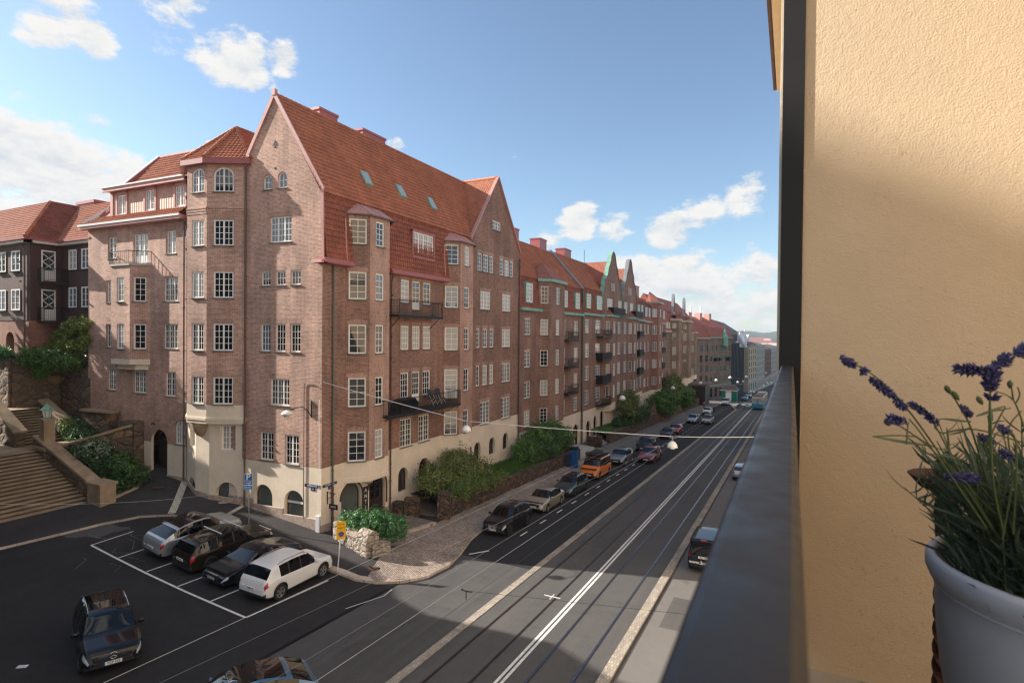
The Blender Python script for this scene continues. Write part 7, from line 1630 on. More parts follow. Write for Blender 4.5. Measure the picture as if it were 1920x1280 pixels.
    for i, fl_ in ((0, 1), (len(s) - 1, -1)):
        for j in range(nr - 1):
            mat = 'BODY' if j > 1 else 'car_plastic'
            if i == 0 and j in (2, 3): mat = 'car_plastic'
            ids = [(i, j, 1), (i, j + 1, 1), (i, j + 1, -1), (i, j, -1)] if fl_ < 0 else [(i, j, -1), (i, j + 1, -1), (i, j + 1, 1), (i, j, 1)]
            add('body', mat, ids if j < nr - 2 else ids[:3] if False else ids[:2] + ids[3:])
    b = MBs['body']; b.smooth = False; b.m('car_plastic'); b.box(-L_ / 2 + .25, -W_ * .40, ground - .03, L_ / 2 - .25, W_ * .40, .78)
    zf = float(np.interp(.02, s, top)); hh = hs
    b.m('car_plastic'); b.box(L_ / 2 - .05, -W_ * .27, .50 * hh, L_ / 2 + .012, W_ * .27, .68 * hh)
    b.m('chrome'); b.box(L_ / 2 - .05, -W_ * .28, .675 * hh, L_ / 2 + .018, W_ * .28, .69 * hh); b.box(L_ / 2 - .05, -W_ * .28, .495 * hh, L_ / 2 + .018, W_ * .28, .505 * hh)
    res = {}
    for k, m in MBs.items(): res[k] = m
    for sg in (1, -1):
        m = MB('BODY'); m.smooth = True; xm = L_ / 2 - (T['ws'][0] + .065) * L_; zm = float(np.interp(T['ws'][0] + .065, s, belt)) + .10
        m.lathe([(0, -.11), (.07, -.09), (.085, 0), (.07, .09), (0, .11)], (0, 0, 0), 10, Matrix.Translation((xm, sg * (W_ / 2 + .07), zm)) @ Matrix.Rotation(rad(90), 4, 'X') @ Matrix.Scale(.8, 4, (1, 0, 0))); res['mirror' + ('+' if sg > 0 else '-')] = m
    _cc[key] = (res, xw, (zf, hh)); return _cc[key]
_wm = {}
def wheel_mesh(r, rim):
    k = (r, rim)
    if k in _wm: return _wm[k]
    M = Matrix.Rotation(rad(90), 4, 'X'); t = MB('tyre'); t.smooth = True; w = .11
    t.lathe([(r * .64, w), (r * .70, w * 1.05), (r * .93, w), (r, w * .7), (r, -w * .7), (r * .93, -w), (r * .64, -w)], (0, 0, 0), 28, M); t.smooth = False; t.m('dark_metal'); t.lathe([(0, w * .1), (r * .64, w * .2)], (0, 0, 0), 28, M)
    a = MB(rim); a.lathe([(r * .66, w * 1.02), (r * .60, w * .98), (r * .58, w * .5)], (0, 0, 0), 28, M); a.lathe([(0, w * .95), (r * .13, w * .92), (r * .15, w * .5)], (0, 0, 0), 12, M)
    for i in range(5):
        R_ = M @ Matrix.Rotation(2 * math.pi * i / 5, 4, 'Z')
        a.mesh_part([R_ @ Vector(p) for p in ((r * .10, -r * .085, w * .9), (r * .60, -r * .14, w * .85), (r * .60, r * .14, w * .85), (r * .10, r * .085, w * .9), (r * .6, -r * .14, w * .5), (r * .6, r * .14, w * .5))], [(0, 1, 2, 3), (0, 4, 1), (3, 2, 5)])
    _wm[k] = (t.mesh('tyre', False), a.mesh('rim', False)); return _wm[k]
PLATES = ['YCF 01B', 'XRB 01Y', 'RKE 92A', 'HTS 114', 'OBW 37C', 'LGA 583', 'MWT 20R', 'ZPD 61E', 'FNC 479', 'JXU 08K']
def car(name, label, kind, L_, W_, H_, wb, wr, foh, pos, heading, col, rim='alloy', pano=False, rails=None, plate=None, group='parked cars', cat='car', mats=None, plainside=False, far=False, yfun=None, extra=None):
    """pos: ground point under the middle of the car, heading: unit xy of the driving direction"""
    hx, hy = heading; n = math.hypot(hx, hy); hx, hy = hx / n, hy / n
    gh_ = yfun or hz
    zf, zr = gh_(pos[0] + hx * wb / 2, pos[1] + hy * wb / 2), gh_(pos[0] - hx * wb / 2, pos[1] - hy * wb / 2); zl, zq = gh_(pos[0] - hy * .75, pos[1] + hx * .75), gh_(pos[0] + hy * .75, pos[1] - hx * .75)
    X = Vector((hx, hy, (zf - zr) / wb)).normalized(); Y = Vector((-hy, hx, (zl - zq) / 1.5)); Y = (Y - X * X.dot(Y)).normalized(); Z = X.cross(Y); zc = (zf + zr) / 2 + .012
    M = Matrix(((X.x, Y.x, Z.x, pos[0]), (X.y, Y.y, Z.y, pos[1]), (X.z, Y.z, Z.z, zc), (0, 0, 0, 1)))
    root = empty(name, (pos[0], pos[1], zc), label, cat, group); root.matrix_basis = M
    parts, xw, (zf_, hh) = car_parts(kind, L_, W_, H_, wb, wr, foh, pano, plainside)
    names = {'body': 'body', 'side_window+': 'side_window', 'side_window-': 'side_window', 'windscreen': 'windscreen', 'rear_window': 'rear_window', 'glass_roof': 'glass_roof', 'headlight+': 'headlight', 'headlight-': 'headlight', 'taillight+': 'taillight', 'taillight-': 'taillight', 'mirror+': 'mirror', 'mirror-': 'mirror'}
    MATS['BODY'] = MATS['paint_' + col]; bo = None
    for k, m in parts.items():
        o = link(names[k], m.mesh(names[k], False), root, M)
        if k == 'body': bo = o
    tm, rm = wheel_mesh(wr, rim)
    for x in xw:
        for sg in (1, -1):
            Mw = M @ Matrix.Translation((x, sg * (W_ / 2 - .125), wr)) @ (Matrix.Identity(4) if sg < 0 else Matrix.Rotation(math.pi, 4, 'Z'))
            w = link('wheel', tm, root, Mw); link('rim', rm, w, Mw)
    T = TYPES[kind]
    pb_ = MB('plate_white'); pb_.box(L_ / 2 + .012, -.26, .42 * hh, L_ / 2 + .024, .26, .42 * hh + .115); pb_.m('sign_blue'); pb_.box(L_ / 2 + .0125, -.262, .42 * hh, L_ / 2 + .0245, -.22, .42 * hh + .115); f = link('number_plate', pb_.mesh('plate', False), root, M)
    zr_ = .62 * hh if kind != 'van' else .85; pr2 = MB('plate_white'); pr2.box(-L_ / 2 - .03, -.26, zr_, -L_ / 2 - .005, .26, zr_ + .115); g2 = link('number_plate', pr2.mesh('plate', False), root, M)
    if plate:
        text_mesh(plate, .105, 'text_black', M @ Matrix.Translation((L_ / 2 + .026, .02, .42 * hh + .055)) @ Matrix.Rotation(rad(90), 4, 'Z') @ Matrix.Rotation(rad(90), 4, 'X'), f, bold=.002)
        text_mesh(plate, .105, 'text_black', M @ Matrix.Translation((-L_ / 2 - .032, .0, zr_ + .055)) @ Matrix.Rotation(rad(-90), 4, 'Z') @ Matrix.Rotation(rad(90), 4, 'X'), g2, bold=.002)
    if rails:
        for sg in (1, -1):
            r = MB(rails); zt = [H_ - .03, H_ + .035, H_ + .035, H_ - .06]; xs_ = [L_ * .07, L_ * .04, -L_ * .22, -L_ * .30]; r.tube([M @ Vector((x, sg * W_ * .335, z - (.03 if kind != 'van' else 0))) for x, z in zip(xs_, zt)], .018, 6); r.build('roof_rail', root)
    if extra: extra(root, M)
    return root, M
def from_wheels(pa, pb, side, wb, W_, front='a'):
    """near side wheels seen at ground pixels pa (front) and pb (rear); side = +1 when the seen side is the car's left"""
    a, b = G(*pa), G(*pb); hx, hy = a[0] - b[0], a[1] - b[1]; n = math.hypot(hx, hy); hx, hy = hx / n, hy / n
    mx, my = (a[0] + b[0]) / 2, (a[1] + b[1]) / 2; lx, ly = -hy, hx; o = (W_ / 2 - .06) * side
    return (mx - lx * o, my - ly * o), (hx, hy)
DN = (0.0, -1.0); UPH = (0.0, 1.0)
def badge(root, M): pass
PLg = 'cars in the marked bays of the square'; STg = 'cars parked along the kerb'; DRg = 'cars driving on the street'
pw, hw_ = from_wheels((602.5, 1083.7), (526.2, 1123), -1, 2.70, 1.87)
car('parked_car', 'white compact suv with tall red tail lights, nearest in the marked bays', 'suv', 4.43, 1.87, 1.64, 2.70, .36, .86, pw, hw_, 'white', plate='XRB 01Y', group=PLg, rails='gray_metal')
hd = (dv_[0], dv_[1]); hn = math.hypot(*hd); hd = (hd[0] / hn, hd[1] / hn)
def bay_pos(k, fwd):
    c = ((st[k][0] + st[k + 1][0]) / 2, (st[k][1] + st[k + 1][1]) / 2); return (c[0] + hd[0] * fwd, c[1] + hd[1] * fwd)
car('parked_car', 'low black sports car facing the camera between the dark wagon and the white suv', 'sport', 4.6, 1.86, 1.32, 2.5, .34, .98, bay_pos(1, 3.1), (-hd[0], -hd[1]), 'navy', 'dark_alloy', plate='RKE 92A', group=PLg)
def crossbars(root, M):
    for x in (.35, -.75):
        b = MB('white_metal'); b.tube([M @ Vector((x, -.72, 1.64)), M @ Vector((x, .72, 1.64))], .03, 8); b.build('roof_bar', root)
car('parked_car', 'large brownish black wagon with roof bars and tall red tail lights', 'wagon', 4.82, 1.87, 1.58, 2.86, .37, .92, bay_pos(2, 3.25), hd, 'brownblack', 'dark_alloy', pano=True, plate='HTS 114', group=PLg, extra=crossbars)
car('parked_car', 'silver suv with sloping rear and glass roof, leftmost in the marked bays', 'coupe_suv', 4.72, 1.92, 1.60, 2.80, .38, .92, bay_pos(3, 3.2), hd, 'silver', 'dark_alloy', pano=True, plate='OBW 37C', group=PLg)
def star(root, M):
    b = MB('chrome'); R_ = M @ Matrix.Translation((2.225, 0, .70)) @ Matrix.Rotation(rad(90), 4, 'Y'); pts = [R_ @ Vector((.11 * math.cos(a), .11 * math.sin(a), 0)) for a in np.linspace(0, 2 * math.pi, 25)]; b.tube(pts, .012, 6, cap=False)
    for k in range(3): a = math.pi + 2 * math.pi * k / 3; b.tube([R_ @ Vector((0, 0, 0)), R_ @ Vector((.105 * math.cos(a), .105 * math.sin(a), 0))], .014, 5, r1=.005)
    for sg in (1, -1): b.box(2.205, sg * .13, .70, 2.22, sg * .42, .73, M)
    b.build('emblem', root)
car('driving_car', 'black suv with star emblem and cloud reflecting windscreen, driving across the square at lower left', 'suv', 4.41, 1.84, 1.60, 2.73, .36, .87, (-23.0, 11.95), (.93, -.38), 'black', 'dark_alloy', pano=True, rails='chrome', plate='YCF 01B', group='cars crossing the square', extra=star)
car('driving_car', 'blue sloping roof suv with glass roof, cut off by the bottom edge of the view', 'coupe_suv', 4.43, 1.88, 1.58, 2.70, .37, .88, (-14.95, 11.55), (-.50, -.866), 'blue', 'alloy', pano=True, plate='LGA 583', group='cars crossing the square')
def kidney(root, M):
    for sg in (1, -1): b = MB('chrome'); b.box(2.2, sg * .05, .52, 2.245, sg * .30, .74, M); o = b.build('grille', root)
p_, h_ = from_wheels((956.9, 1003.7), (988.6, 984), 1, 2.67, 1.82)
car('parked_car', 'black suv with chrome window line and twin chrome grille, first in the kerb row', 'suv', 4.45, 1.82, 1.60, 2.67, .36, .84, p_, h_, 'black', 'dark_alloy', rails='chrome', plate='MWT 20R', group=STg, extra=kidney)
p_, h_ = from_wheels((1027.4, 960.5), (1051.5, 944.7), 1, 2.70, 1.75)
car('parked_car', 'champagne beige sedan, second in the kerb row', 'sedan', 4.54, 1.75, 1.44, 2.70, .31, .92, p_, DN, 'champagne', plate='ZPD 61E', group=STg)
p_, h_ = from_wheels((1079, 931), (1098, 917), 1, 2.70, 1.80)
car('parked_car', 'dark teal wagon with silver roof rails, third in the kerb row', 'wagon', 4.62, 1.80, 1.48, 2.68, .33, .94, p_, DN, 'teal', 'dark_alloy', pano=True, rails='white_metal', plate='FNC 479', group=STg)
def vanroof(root, M):
    b = MB('car_plastic'); b.box(-1.9, -.72, 1.98, 1.1, .72, 2.03, M)
    for x in np.linspace(-1.8, 1.0, 6): b.box(x, -.8, 2.0, x + .06, .8, 2.06, M)
    b.build('roof_rack', root)
    b = MB('car_plastic'); b.smooth = True; v = [(-.55, -.6, 2.06), (.95, -.6, 2.06), (1.05, -.45, 2.2), (.95, -.4, 2.42), (-.5, -.5, 2.42), (-.6, -.5, 2.2)]; w = [(x, -y + .5 if False else y + 1.0, z) for x, y, z in v]; b.smooth = False
    b.mesh_part([M @ Vector(q) for q in v + w], [(0, 1, 2, 3, 4, 5), (11, 10, 9, 8, 7, 6)] + [(i, 6 + i, 6 + (i + 1) % 6, (i + 1) % 6) for i in range(6)]); b.build('roof_box', root)
    b = MB('car_plastic'); b.box(1.72, -.78, 1.02, 2.40, .78, 1.06, M)
    b.build('bonnet_cover', root)
    bk = empty('bicycle', tuple(M @ Vector((-1.0, -.35, 2.06))), 'dark bicycle standing upright on the roof rack of the orange van', 'bicycle'); 
    k = MB('car_plastic')
    for xo in (-.52, .52): pts = [M @ Vector((-1.0 + xo + .33 * math.cos(a), -.35, 2.42 + .33 * math.sin(a))) for a in np.linspace(0, 2 * math.pi, 17)]; k.tube(pts, .022, 6, cap=False)
    f_ = lambda x, z: M @ Vector((x - 1.0, -.35, z))
    k.build('wheels', bk); k = MB('dark_metal')
    for a, c in (((-.52, 2.42), (-.18, 2.42)), ((-.18, 2.42), (-.25, 2.95)), ((-.22, 2.85), (.36, 2.9)), ((.52, 2.42), (.34, 3.02)), ((-.18, 2.42), (.38, 2.8)), ((-.52, 2.42), (-.23, 2.8))): k.tube([f_(*a), f_(*c)], .02, 6)
    k.tube([M @ Vector((-.66, -.6, 3.05)), M @ Vector((-.66, -.1, 3.05))], .015, 5); k.build('frame', bk); k = MB('car_plastic'); k.box(-1.4, -.43, 2.94, -1.15, -.27, 3.0, M); k.build('saddle', bk)
p_, h_ = from_wheels((1122, 903.5), (1145, 884), 1, 3.0, 1.90)
rv, Mv = car('parked_van', 'bright orange camper van with black bonnet, roof rack, roof box and bicycle', 'van', 4.89, 1.90, 1.96, 3.0, .35, .88, p_, DN, 'orange', 'dark_alloy', plate='JXU 08K', group=STg, cat='van', extra=vanroof)
MATS['BODY'] = MATS['paint_gray']
p_, h_ = from_wheels((1172.5, 873.5), (1184.5, 865), 1, 2.70, 1.87)
car('parked_car', 'metallic grey suv parked behind the orange van', 'suv', 4.43, 1.87, 1.64, 2.70, .36, .86, p_, DN, 'gray', plate='LGA 583', group=STg)
p_, h_ = from_wheels((1224, 872.5), (1238, 861), 1, 2.86, 1.88)
car('driving_car', 'dark red suv with bright headlights driving towards the camera', 'suv', 4.70, 1.90, 1.66, 2.86, .37, .86, (p_[0], 65.0), DN, 'red', 'dark_alloy', plate='HTS 114', group=DRg)
car('parked_car', 'black suv at the kerb, left of the driving red car', 'suv', 4.5, 1.86, 1.64, 2.7, .36, .88, (-16.75, 72.6), DN, 'black', 'alloy', group=STg)
car('parked_car', 'black hatch with a silver lower edge, parked in front of the bright red car', 'wagon', 4.5, 1.82, 1.48, 2.65, .34, .90, (-16.7, 86.6), DN, 'black', 'alloy', group=STg)
car('parked_car', 'bright red car at the kerb behind a black one', 'wagon', 4.4, 1.80, 1.46, 2.6, .33, .90, (-16.7, 93.2), DN, 'brightred', 'alloy', group=STg)
car('parked_car', 'silver suv at the kerb beside the white pickup', 'suv', 4.5, 1.84, 1.66, 2.65, .36, .88, (-16.7, 111.0), DN, 'silver', 'alloy', group=STg)
car('driving_car', 'white pickup with black bumper coming up the left lane', 'pickup', 5.0, 1.86, 1.78, 3.0, .38, .9, (-14.1, 111.5), DN, 'palesilver', 'alloy', group=DRg, cat='pickup')
car('parked_car', 'small white car at the kerb behind the silver suv', 'wagon', 4.3, 1.8, 1.5, 2.6, .33, .9, (-16.8, 132.5), DN, 'white', 'alloy', group=STg)
car('driving_van', 'white delivery van coming up the street past the green kiosk', 'van', 4.8, 1.9, 1.95, 3.0, .35, .88, (-16.2, 165), DN, 'white', 'dark_alloy', group=DRg, cat='van')
car('driving_car', 'light blue car far down the street right of the green kiosk', 'sedan', 4.5, 1.8, 1.45, 2.7, .32, .9, (-13.2, 194), DN, 'lightblue', 'alloy', group=DRg)
car('driving_car', 'far white car just behind the light blue one', 'wagon', 4.5, 1.8, 1.5, 2.7, .32, .9, (-13.2, 212), DN, 'white', 'alloy', group=DRg)
def webtext(root, M):
    o = text_mesh('www.2ndel.se', .24, 'text_white', M @ Matrix.Translation((-2.225, .05, .62)) @ Matrix.Rotation(rad(-90), 4, 'Z') @ Matrix.Rotation(rad(90), 4, 'X'), root, bold=.006)
    b = MB('taillight'); b.box(-2.2, -.15, 1.80, -2.14, .15, 1.86, M); b.build('brake_light', root); b = MB('chrome'); b.lathe([(0, 0), (.07, 0)], (0, 0, 0), 12, M @ Matrix.Translation((-2.225, -.35, .95)) @ Matrix.Rotation(rad(-90), 4, 'Y')); b.build('emblem', root)
car('driving_van', 'black delivery van seen from behind, half hidden by the dark balcony rail', 'van', 4.40, 1.79, 1.86, 2.68, .32, .87, (-4.15, 33.9), UPH, 'black', 'alloy', plate='FNC 479', group=DRg, cat='van', extra=webtext, plainside=True)
car('driving_car', 'silver hatchback seen from behind at the edge of the balcony rail', 'wagon', 4.2, 1.78, 1.48, 2.6, .32, .88, (-4.25, 61.0), UPH, 'silver', 'alloy', group=DRg)
# ---- tram
ty = 153.4; tz = lambda y: street(y); tr_ = empty('tram', (-7.55, ty + 15, street(ty + 15)), 'cream and blue tram coming up the right hand track', 'tram')
def trow(mb, x0, x1, y0, y1, za, zb):
    mb.mesh_part([(x0, y0, tz(y0) + za), (x1, y0, tz(y0) + za), (x1, y1, tz(y1) + za), (x0, y1, tz(y1) + za), (x0, y0, tz(y0) + zb), (x1, y0, tz(y0) + zb), (x1, y1, tz(y1) + zb), (x0, y1, tz(y1) + zb)], [(0, 3, 2, 1), (4, 5, 6, 7), (0, 1, 5, 4), (1, 2, 6, 5), (2, 3, 7, 6), (3, 0, 4, 7)])
m = MB('tram_blue'); trow(m, -8.85, -6.25, ty + .35, ty + 30, .45, 1.45); m.mesh_part([(-8.6, ty, tz(ty) + .5), (-6.5, ty, tz(ty) + .5), (-6.25, ty + .4, tz(ty) + .45), (-8.85, ty + .4, tz(ty) + .45), (-8.5, ty, tz(ty) + 1.4), (-6.6, ty, tz(ty) + 1.4), (-6.25, ty + .4, tz(ty) + 1.47), (-8.85, ty + .4, tz(ty) + 1.47)], [(0, 1, 5, 4), (1, 2, 6, 5), (3, 0, 4, 7), (4, 5, 6, 7)]); m.build('lower_body', tr_)
m = MB('tram_cream'); trow(m, -8.85, -6.25, ty + .5, ty + 30, 2.75, 3.25); trow(m, -8.85, -8.72, ty + .3, ty + .55, 1.45, 2.8); trow(m, -6.38, -6.25, ty + .3, ty + .55, 1.45, 2.8); trow(m, -8.75, -6.35, ty + .18, ty + .6, 2.8, 3.2); trow(m, -8.84, -6.26, ty + .35, ty + 30, 1.40, 1.52); 
for k in range(14): trow(m, -8.86, -6.24, ty + 2.4 + 2 * k, ty + 2.65 + 2 * k, 1.45, 2.8)
m.build('upper_body', tr_); m = MB('glass_blue'); m.mesh_part([(-8.7, ty + .3, tz(ty) + 1.5), (-6.4, ty + .3, tz(ty) + 1.5), (-6.4, ty + .45, tz(ty) + 2.8), (-8.7, ty + .45, tz(ty) + 2.8)], [(0, 1, 2, 3)]); m.build('windscreen', tr_)
m = MB('glass_dark'); trow(m, -8.80, -6.30, ty + .6, ty + 29.8, 1.45, 2.8); m.build('side_window', tr_); m = MB('tile_gray'); trow(m, -8.6, -6.5, ty + 1, ty + 29.5, 3.25, 3.55); m.build('roof', tr_)
m = MB('dark_metal'); trow(m, -8.7, -6.4, ty + .6, ty + 29, .12, .45); m.build('undercarriage', tr_)
m = MB('dark_metal'); m.box(-7.62, ty + .28, tz(ty) + 1.5, -7.5, ty + .42, tz(ty) + 2.8); m.build('window_post', tr_)
# ---- kiosk, machines, posts, pots
q = G(1366, 755); kx, ky, kz = -16.9, 181.0, street(181)
ks = empty('kiosk', (kx, ky, kz), 'small green and white kiosk with a grey roof at the street corner', 'kiosk')
m = MB('kiosk_green'); m.box(kx - 2.2, ky, kz, kx + 2.2, ky + 4, kz + 3.4); m.build('wall', ks); m = MB('white_paint'); m.box(kx - .9, ky - .06, kz + .1, kx + .7, ky, kz + 3.2); m.build('door', ks)
m = MB('tile_gray'); m.mesh_part([(kx - 2.6, ky - .5, kz + 3.4), (kx + 2.6, ky - .5, kz + 3.4), (kx + 2.6, ky + 4.4, kz + 3.4), (kx - 2.6, ky + 4.4, kz + 3.4), (kx - 1.6, ky + 2, kz + 4.9), (kx + 1.6, ky + 2, kz + 4.9)], [(0, 1, 5, 4), (1, 2, 5), (2, 3, 4, 5), (3, 0, 4), (3, 2, 1, 0)]); m.build('roof', ks)
m = MB('white_paint'); m.box(kx - 2.62, ky - .52, kz + 3.25, kx + 2.62, ky - .45, kz + 3.4); m.build('fascia', ks)
p = G(1085, 871); dm_ = empty('ticket_machine', (-20.2, 54.5, street(54.5) + .12), 'tall blue ticket machine with black hood at the end of the garden wall', 'ticket machine'); z = street(55.2) + .12
m = MB('blue_paint'); m.box(-20.45, 55.0, z, -19.85, 55.5, z + 1.95); m.build('cabinet', dm_); m = MB('car_plastic'); m.box(-20.5, 54.95, z + 1.95, -19.8, 55.55, z + 2.2); m.build('hood', dm_); m = MB('navy'); m.box(-21.05, 55.0, z, -20.6, 55.5, z + 1.5); m.build('side_box', dm_)
m = MB('gray_metal'); m.lathe([(.0, 0), (.25, 0), (.27, .85), (.22, .95), (0, .95)], (-19.2, 56.2, street(56.2) + .12), 14); tag(m.build('litter_bin'), 'round grey litter bin right of the blue ticket machine', 'litter bin')
for (x, y, lab) in ((-20.6, 61.5, 'square planter tub nearer the orange van on the forecourt'), (-20.3, 64.0, 'square planter tub farther back on the forecourt')):
    m = MB('rubble'); z = street(y) + .12; m.mesh_part([(x - .35, y - .35, z), (x + .35, y - .35, z), (x + .35, y + .35, z), (x - .35, y + .35, z), (x - .42, y - .42, z + .75), (x + .42, y - .42, z + .75), (x + .42, y + .42, z + .75), (x - .42, y + .42, z + .75)], [(0, 1, 5, 4), (1, 2, 6, 5), (2, 3, 7, 6), (3, 0, 4, 7), (4, 5, 6, 7)]); tag(m.build('planter_tub'), lab, 'planter')
for (x, y, lab) in ((-22.2, 105.5, 'terracotta pot left of a second one by the far garden wall'), (-21.9, 108, 'terracotta pot right of its twin by the far garden wall')):
    m = MB('terracotta'); m.lathe([(0, 0), (.28, 0), (.42, .6), (.45, .75), (.38, .75), (.3, .6), (0, .6)], (x, y, street(y) + .12), 14); tag(m.build('clay_pot'), lab, 'pot')
# pots, barbecue and chairs on the long balcony
bq = MB('black_net'); bq.smooth = True; M = frame(SP, SD); v = []; ol = [(-.75, 0), (-.8, .55), (-.6, .85), (0, .92), (.6, .88), (.8, .6), (.75, 0)]
for yy in (-1.15, -.95, -.45, -.25): s_ = .88 if yy in (-1.15, -.25) else 1; v += [M @ Vector((yv(31.6) + x * 1.35 * s_, yy, 6.17 + z * s_)) for x, z in ol]
n = len(ol); bq.mesh_part(v, [(k * n + i, k * n + i + 1, (k + 1) * n + i + 1, (k + 1) * n + i) for k in range(3) for i in range(n - 1)] + [tuple(range(n))]); tag(bq.build('barbecue_cover'), 'black covered barbecue on the long balcony', 'barbecue')
for k_, (y, lab) in enumerate(((35.0, 'black folding chair on the long balcony, left one'), (36.1, 'black folding chair on the long balcony, right one by the white door'))):
    c = empty('folding_chair', (SX + .7, y, 6.16), lab, 'chair', 'folding chairs on the long balcony'); f_ = MB('white_metal')
    for dy in (-.25, .25): f_.tube([(SX + 1.0, y + dy, 6.17), (SX + .55, y + dy, 6.95)], .014, 5); f_.tube([(SX + .5, y + dy, 6.17), (SX + .95, y + dy, 6.75)], .014, 5)
    f_.build('legs', c); s_ = MB('car_plastic'); s_.box(SX + .5, y - .25, 6.62, SX + .95, y + .25, 6.66); s_.build('seat', c); s_ = MB('car_plastic'); s_.mesh_part([(SX + .50, y - .26, 6.66), (SX + .50, y + .26, 6.66), (SX + .32, y + .26, 7.35), (SX + .32, y - .26, 7.35), (SX + .53, y - .26, 6.66), (SX + .53, y + .26, 6.66), (SX + .35, y + .26, 7.35), (SX + .35, y - .26, 7.35)], [(0, 1, 2, 3), (7, 6, 5, 4), (2, 6, 7, 3), (0, 3, 7, 4), (1, 5, 6, 2)]); s_.build('backrest', c)
# ---- people far down the street
def person(name, label, pos, face, cloth, trousers, pose='walk', cat='person'):
    s = {'walk': [(0, 0, .95), (0, .02, 1.2), (0, .03, 1.42), (0, .04, 1.52), (0, .05, 1.66), (-.10, .02, .92), (-.12, .18, .50), (-.12, .10, .08), (-.12, .28, .04), (.10, .0, .92), (.12, -.05, .50), (.12, -.28, .14), (.12, -.18, .04), (-.19, .02, 1.40), (-.25, -.10, 1.12), (-.24, .0, .88), (.19, .02, 1.40), (.25, .14, 1.14), (.24, .30, .94)]}
    V = [list(p) for p in s['walk']]
    if pose == 'ride':
        V[5:13] = [[-.10, .05, .78], [-.18, .45, .75], [-.18, .35, .35], [-.18, .50, .30], [.10, .05, .78], [.18, .45, .75], [.18, .35, .35], [.18, .50, .30]]; V[0] = [0, 0, .80]; V[1] = [0, .08, 1.05]; V[2] = [0, .14, 1.28]; V[3] = [0, .17, 1.38]; V[4] = [0, .2, 1.52]; V[13:19] = [[-.19, .14, 1.26], [-.27, .32, 1.05], [-.26, .58, 1.0], [.19, .14, 1.26], [.27, .32, 1.05], [.26, .58, 1.0]]
    Ed = [(0, 1), (1, 2), (2, 3), (3, 4), (0, 5), (5, 6), (6, 7), (7, 8), (0, 9), (9, 10), (10, 11), (11, 12), (2, 13), (13, 14), (14, 15), (2, 16), (16, 17), (17, 18)]
    R_ = [.13, .13, .13, .055, .10, .095, .065, .045, .04, .095, .065, .045, .04, .06, .045, .035, .06, .045, .035]
    a = math.atan2(face[1], face[0]) - math.pi / 2; M = Matrix.Translation(pos) @ Matrix.Rotation(a, 4, 'Z'); root = empty(name, pos, label, cat)
    def skinned(nm, keep, grow, mat):
        me = bpy.data.meshes.new(nm); idx = sorted(keep); mp_ = {v: i for i, v in enumerate(idx)}; me.from_pydata([V[i] for i in idx], [(mp_[x], mp_[y]) for x, y in Ed if x in mp_ and y in mp_], []); me.materials.append(MATS[mat]); o = link(nm, me, root, M)
        md = o.modifiers.new('skin', 'SKIN'); sk_ = me.skin_vertices[0].data if me.skin_vertices else None
        if sk_ is None: bm = bmesh.new(); bm.from_mesh(me); bm.verts.layers.skin.verify(); bm.to_mesh(me); bm.free(); sk_ = me.skin_vertices[0].data
        for i, v in enumerate(idx): r = R_[v] * grow; sk_[i].radius = (r, r)
        sk_[0].use_root = True; o.modifiers.new('sub', 'SUBSURF').levels = 1; return o
    skinned('body', range(19), 1, 'skin'); skinned('jacket', [0, 1, 2, 13, 14, 16, 17], 1.18, cloth); skinned('trousers', [0, 5, 6, 7, 9, 10, 11], 1.18, trousers); return root
person('person', 'person in a bright orange jacket walking on the far pavement', (-19.6, 148, street(148) + .12), (0, -1), 'orange_cloth', 'dark_cloth')
person('person', 'rider in a red jacket sitting on the dark scooter', (-16.4, 141, street(141)), (0, -1), 'red_cloth', 'dark_cloth', 'ride')
sc_ = empty('scooter', (-16.4, 141, street(141)), 'small dark scooter under the red rider', 'scooter'); 
for dy in (-.75, .6): m = MB('tyre'); m.smooth = True; m.lathe([(.1, .05), (.24, .05), (.27, 0), (.24, -.05), (.1, -.05)], (0, 0, 0), 16, Matrix.Translation((-16.4, 141 + dy, street(141) + .27)) @ Matrix.Rotation(rad(90), 4, 'Y')); m.build('wheel', sc_)
m = MB('car_plastic'); z = street(141); m.box(-16.55, 140.9, z + .35, -16.25, 141.7, z + .75); m.box(-16.6, 140.3, z + .25, -16.2, 140.95, z + .33); m.mesh_part([(-16.6, 140.25, z + .3), (-16.2, 140.25, z + .3), (-16.2, 140.45, z + 1.0), (-16.6, 140.45, z + 1.0)], [(0, 1, 2, 3)]); m.tube([(-16.75, 140.45, z + 1.05), (-16.05, 140.45, z + 1.05)], .02, 6); m.build('body', sc_)
for (x, y, c, lab) in ((-21.5, 196, 'navy', 'person in dark blue near the far arched windows'), (-19.8, 190, 'dark_cloth', 'person in black beside the green kiosk')): person('person', lab, (x, y, street(y) + .1), (.2, -1), c, 'dark_cloth')
m = MB('white_paint'); m.smooth = True; m.lathe([(0, 1.0), (.5, .9), (.75, .5), (.75, .1), (.6, 0), (0, 0)], (-13.6, 158.5, street(158.5)), 16); tag(m.build('refuge_bollard'), 'white rounded refuge bollard at the pedestrian crossing', 'bollard')
m = MB('line_paint')
for i in range(9): x = -22 + i * 1.9; m.face([(x, 168, street(168) + .02), (x + 1.0, 168, street(168) + .02), (x + 1.0, 171.5, street(171.5) + .02), (x, 171.5, street(171.5) + .02)])
for i in range(3): x = -11 + i * 1.9; m.face([(x, 163, street(163) + .02), (x + 1.2, 163, street(163) + .02), (x + 1.2, 166.5, street(166.5) + .02), (x, 166.5, street(166.5) + .02)])
structure(m.build('pedestrian_crossing'))
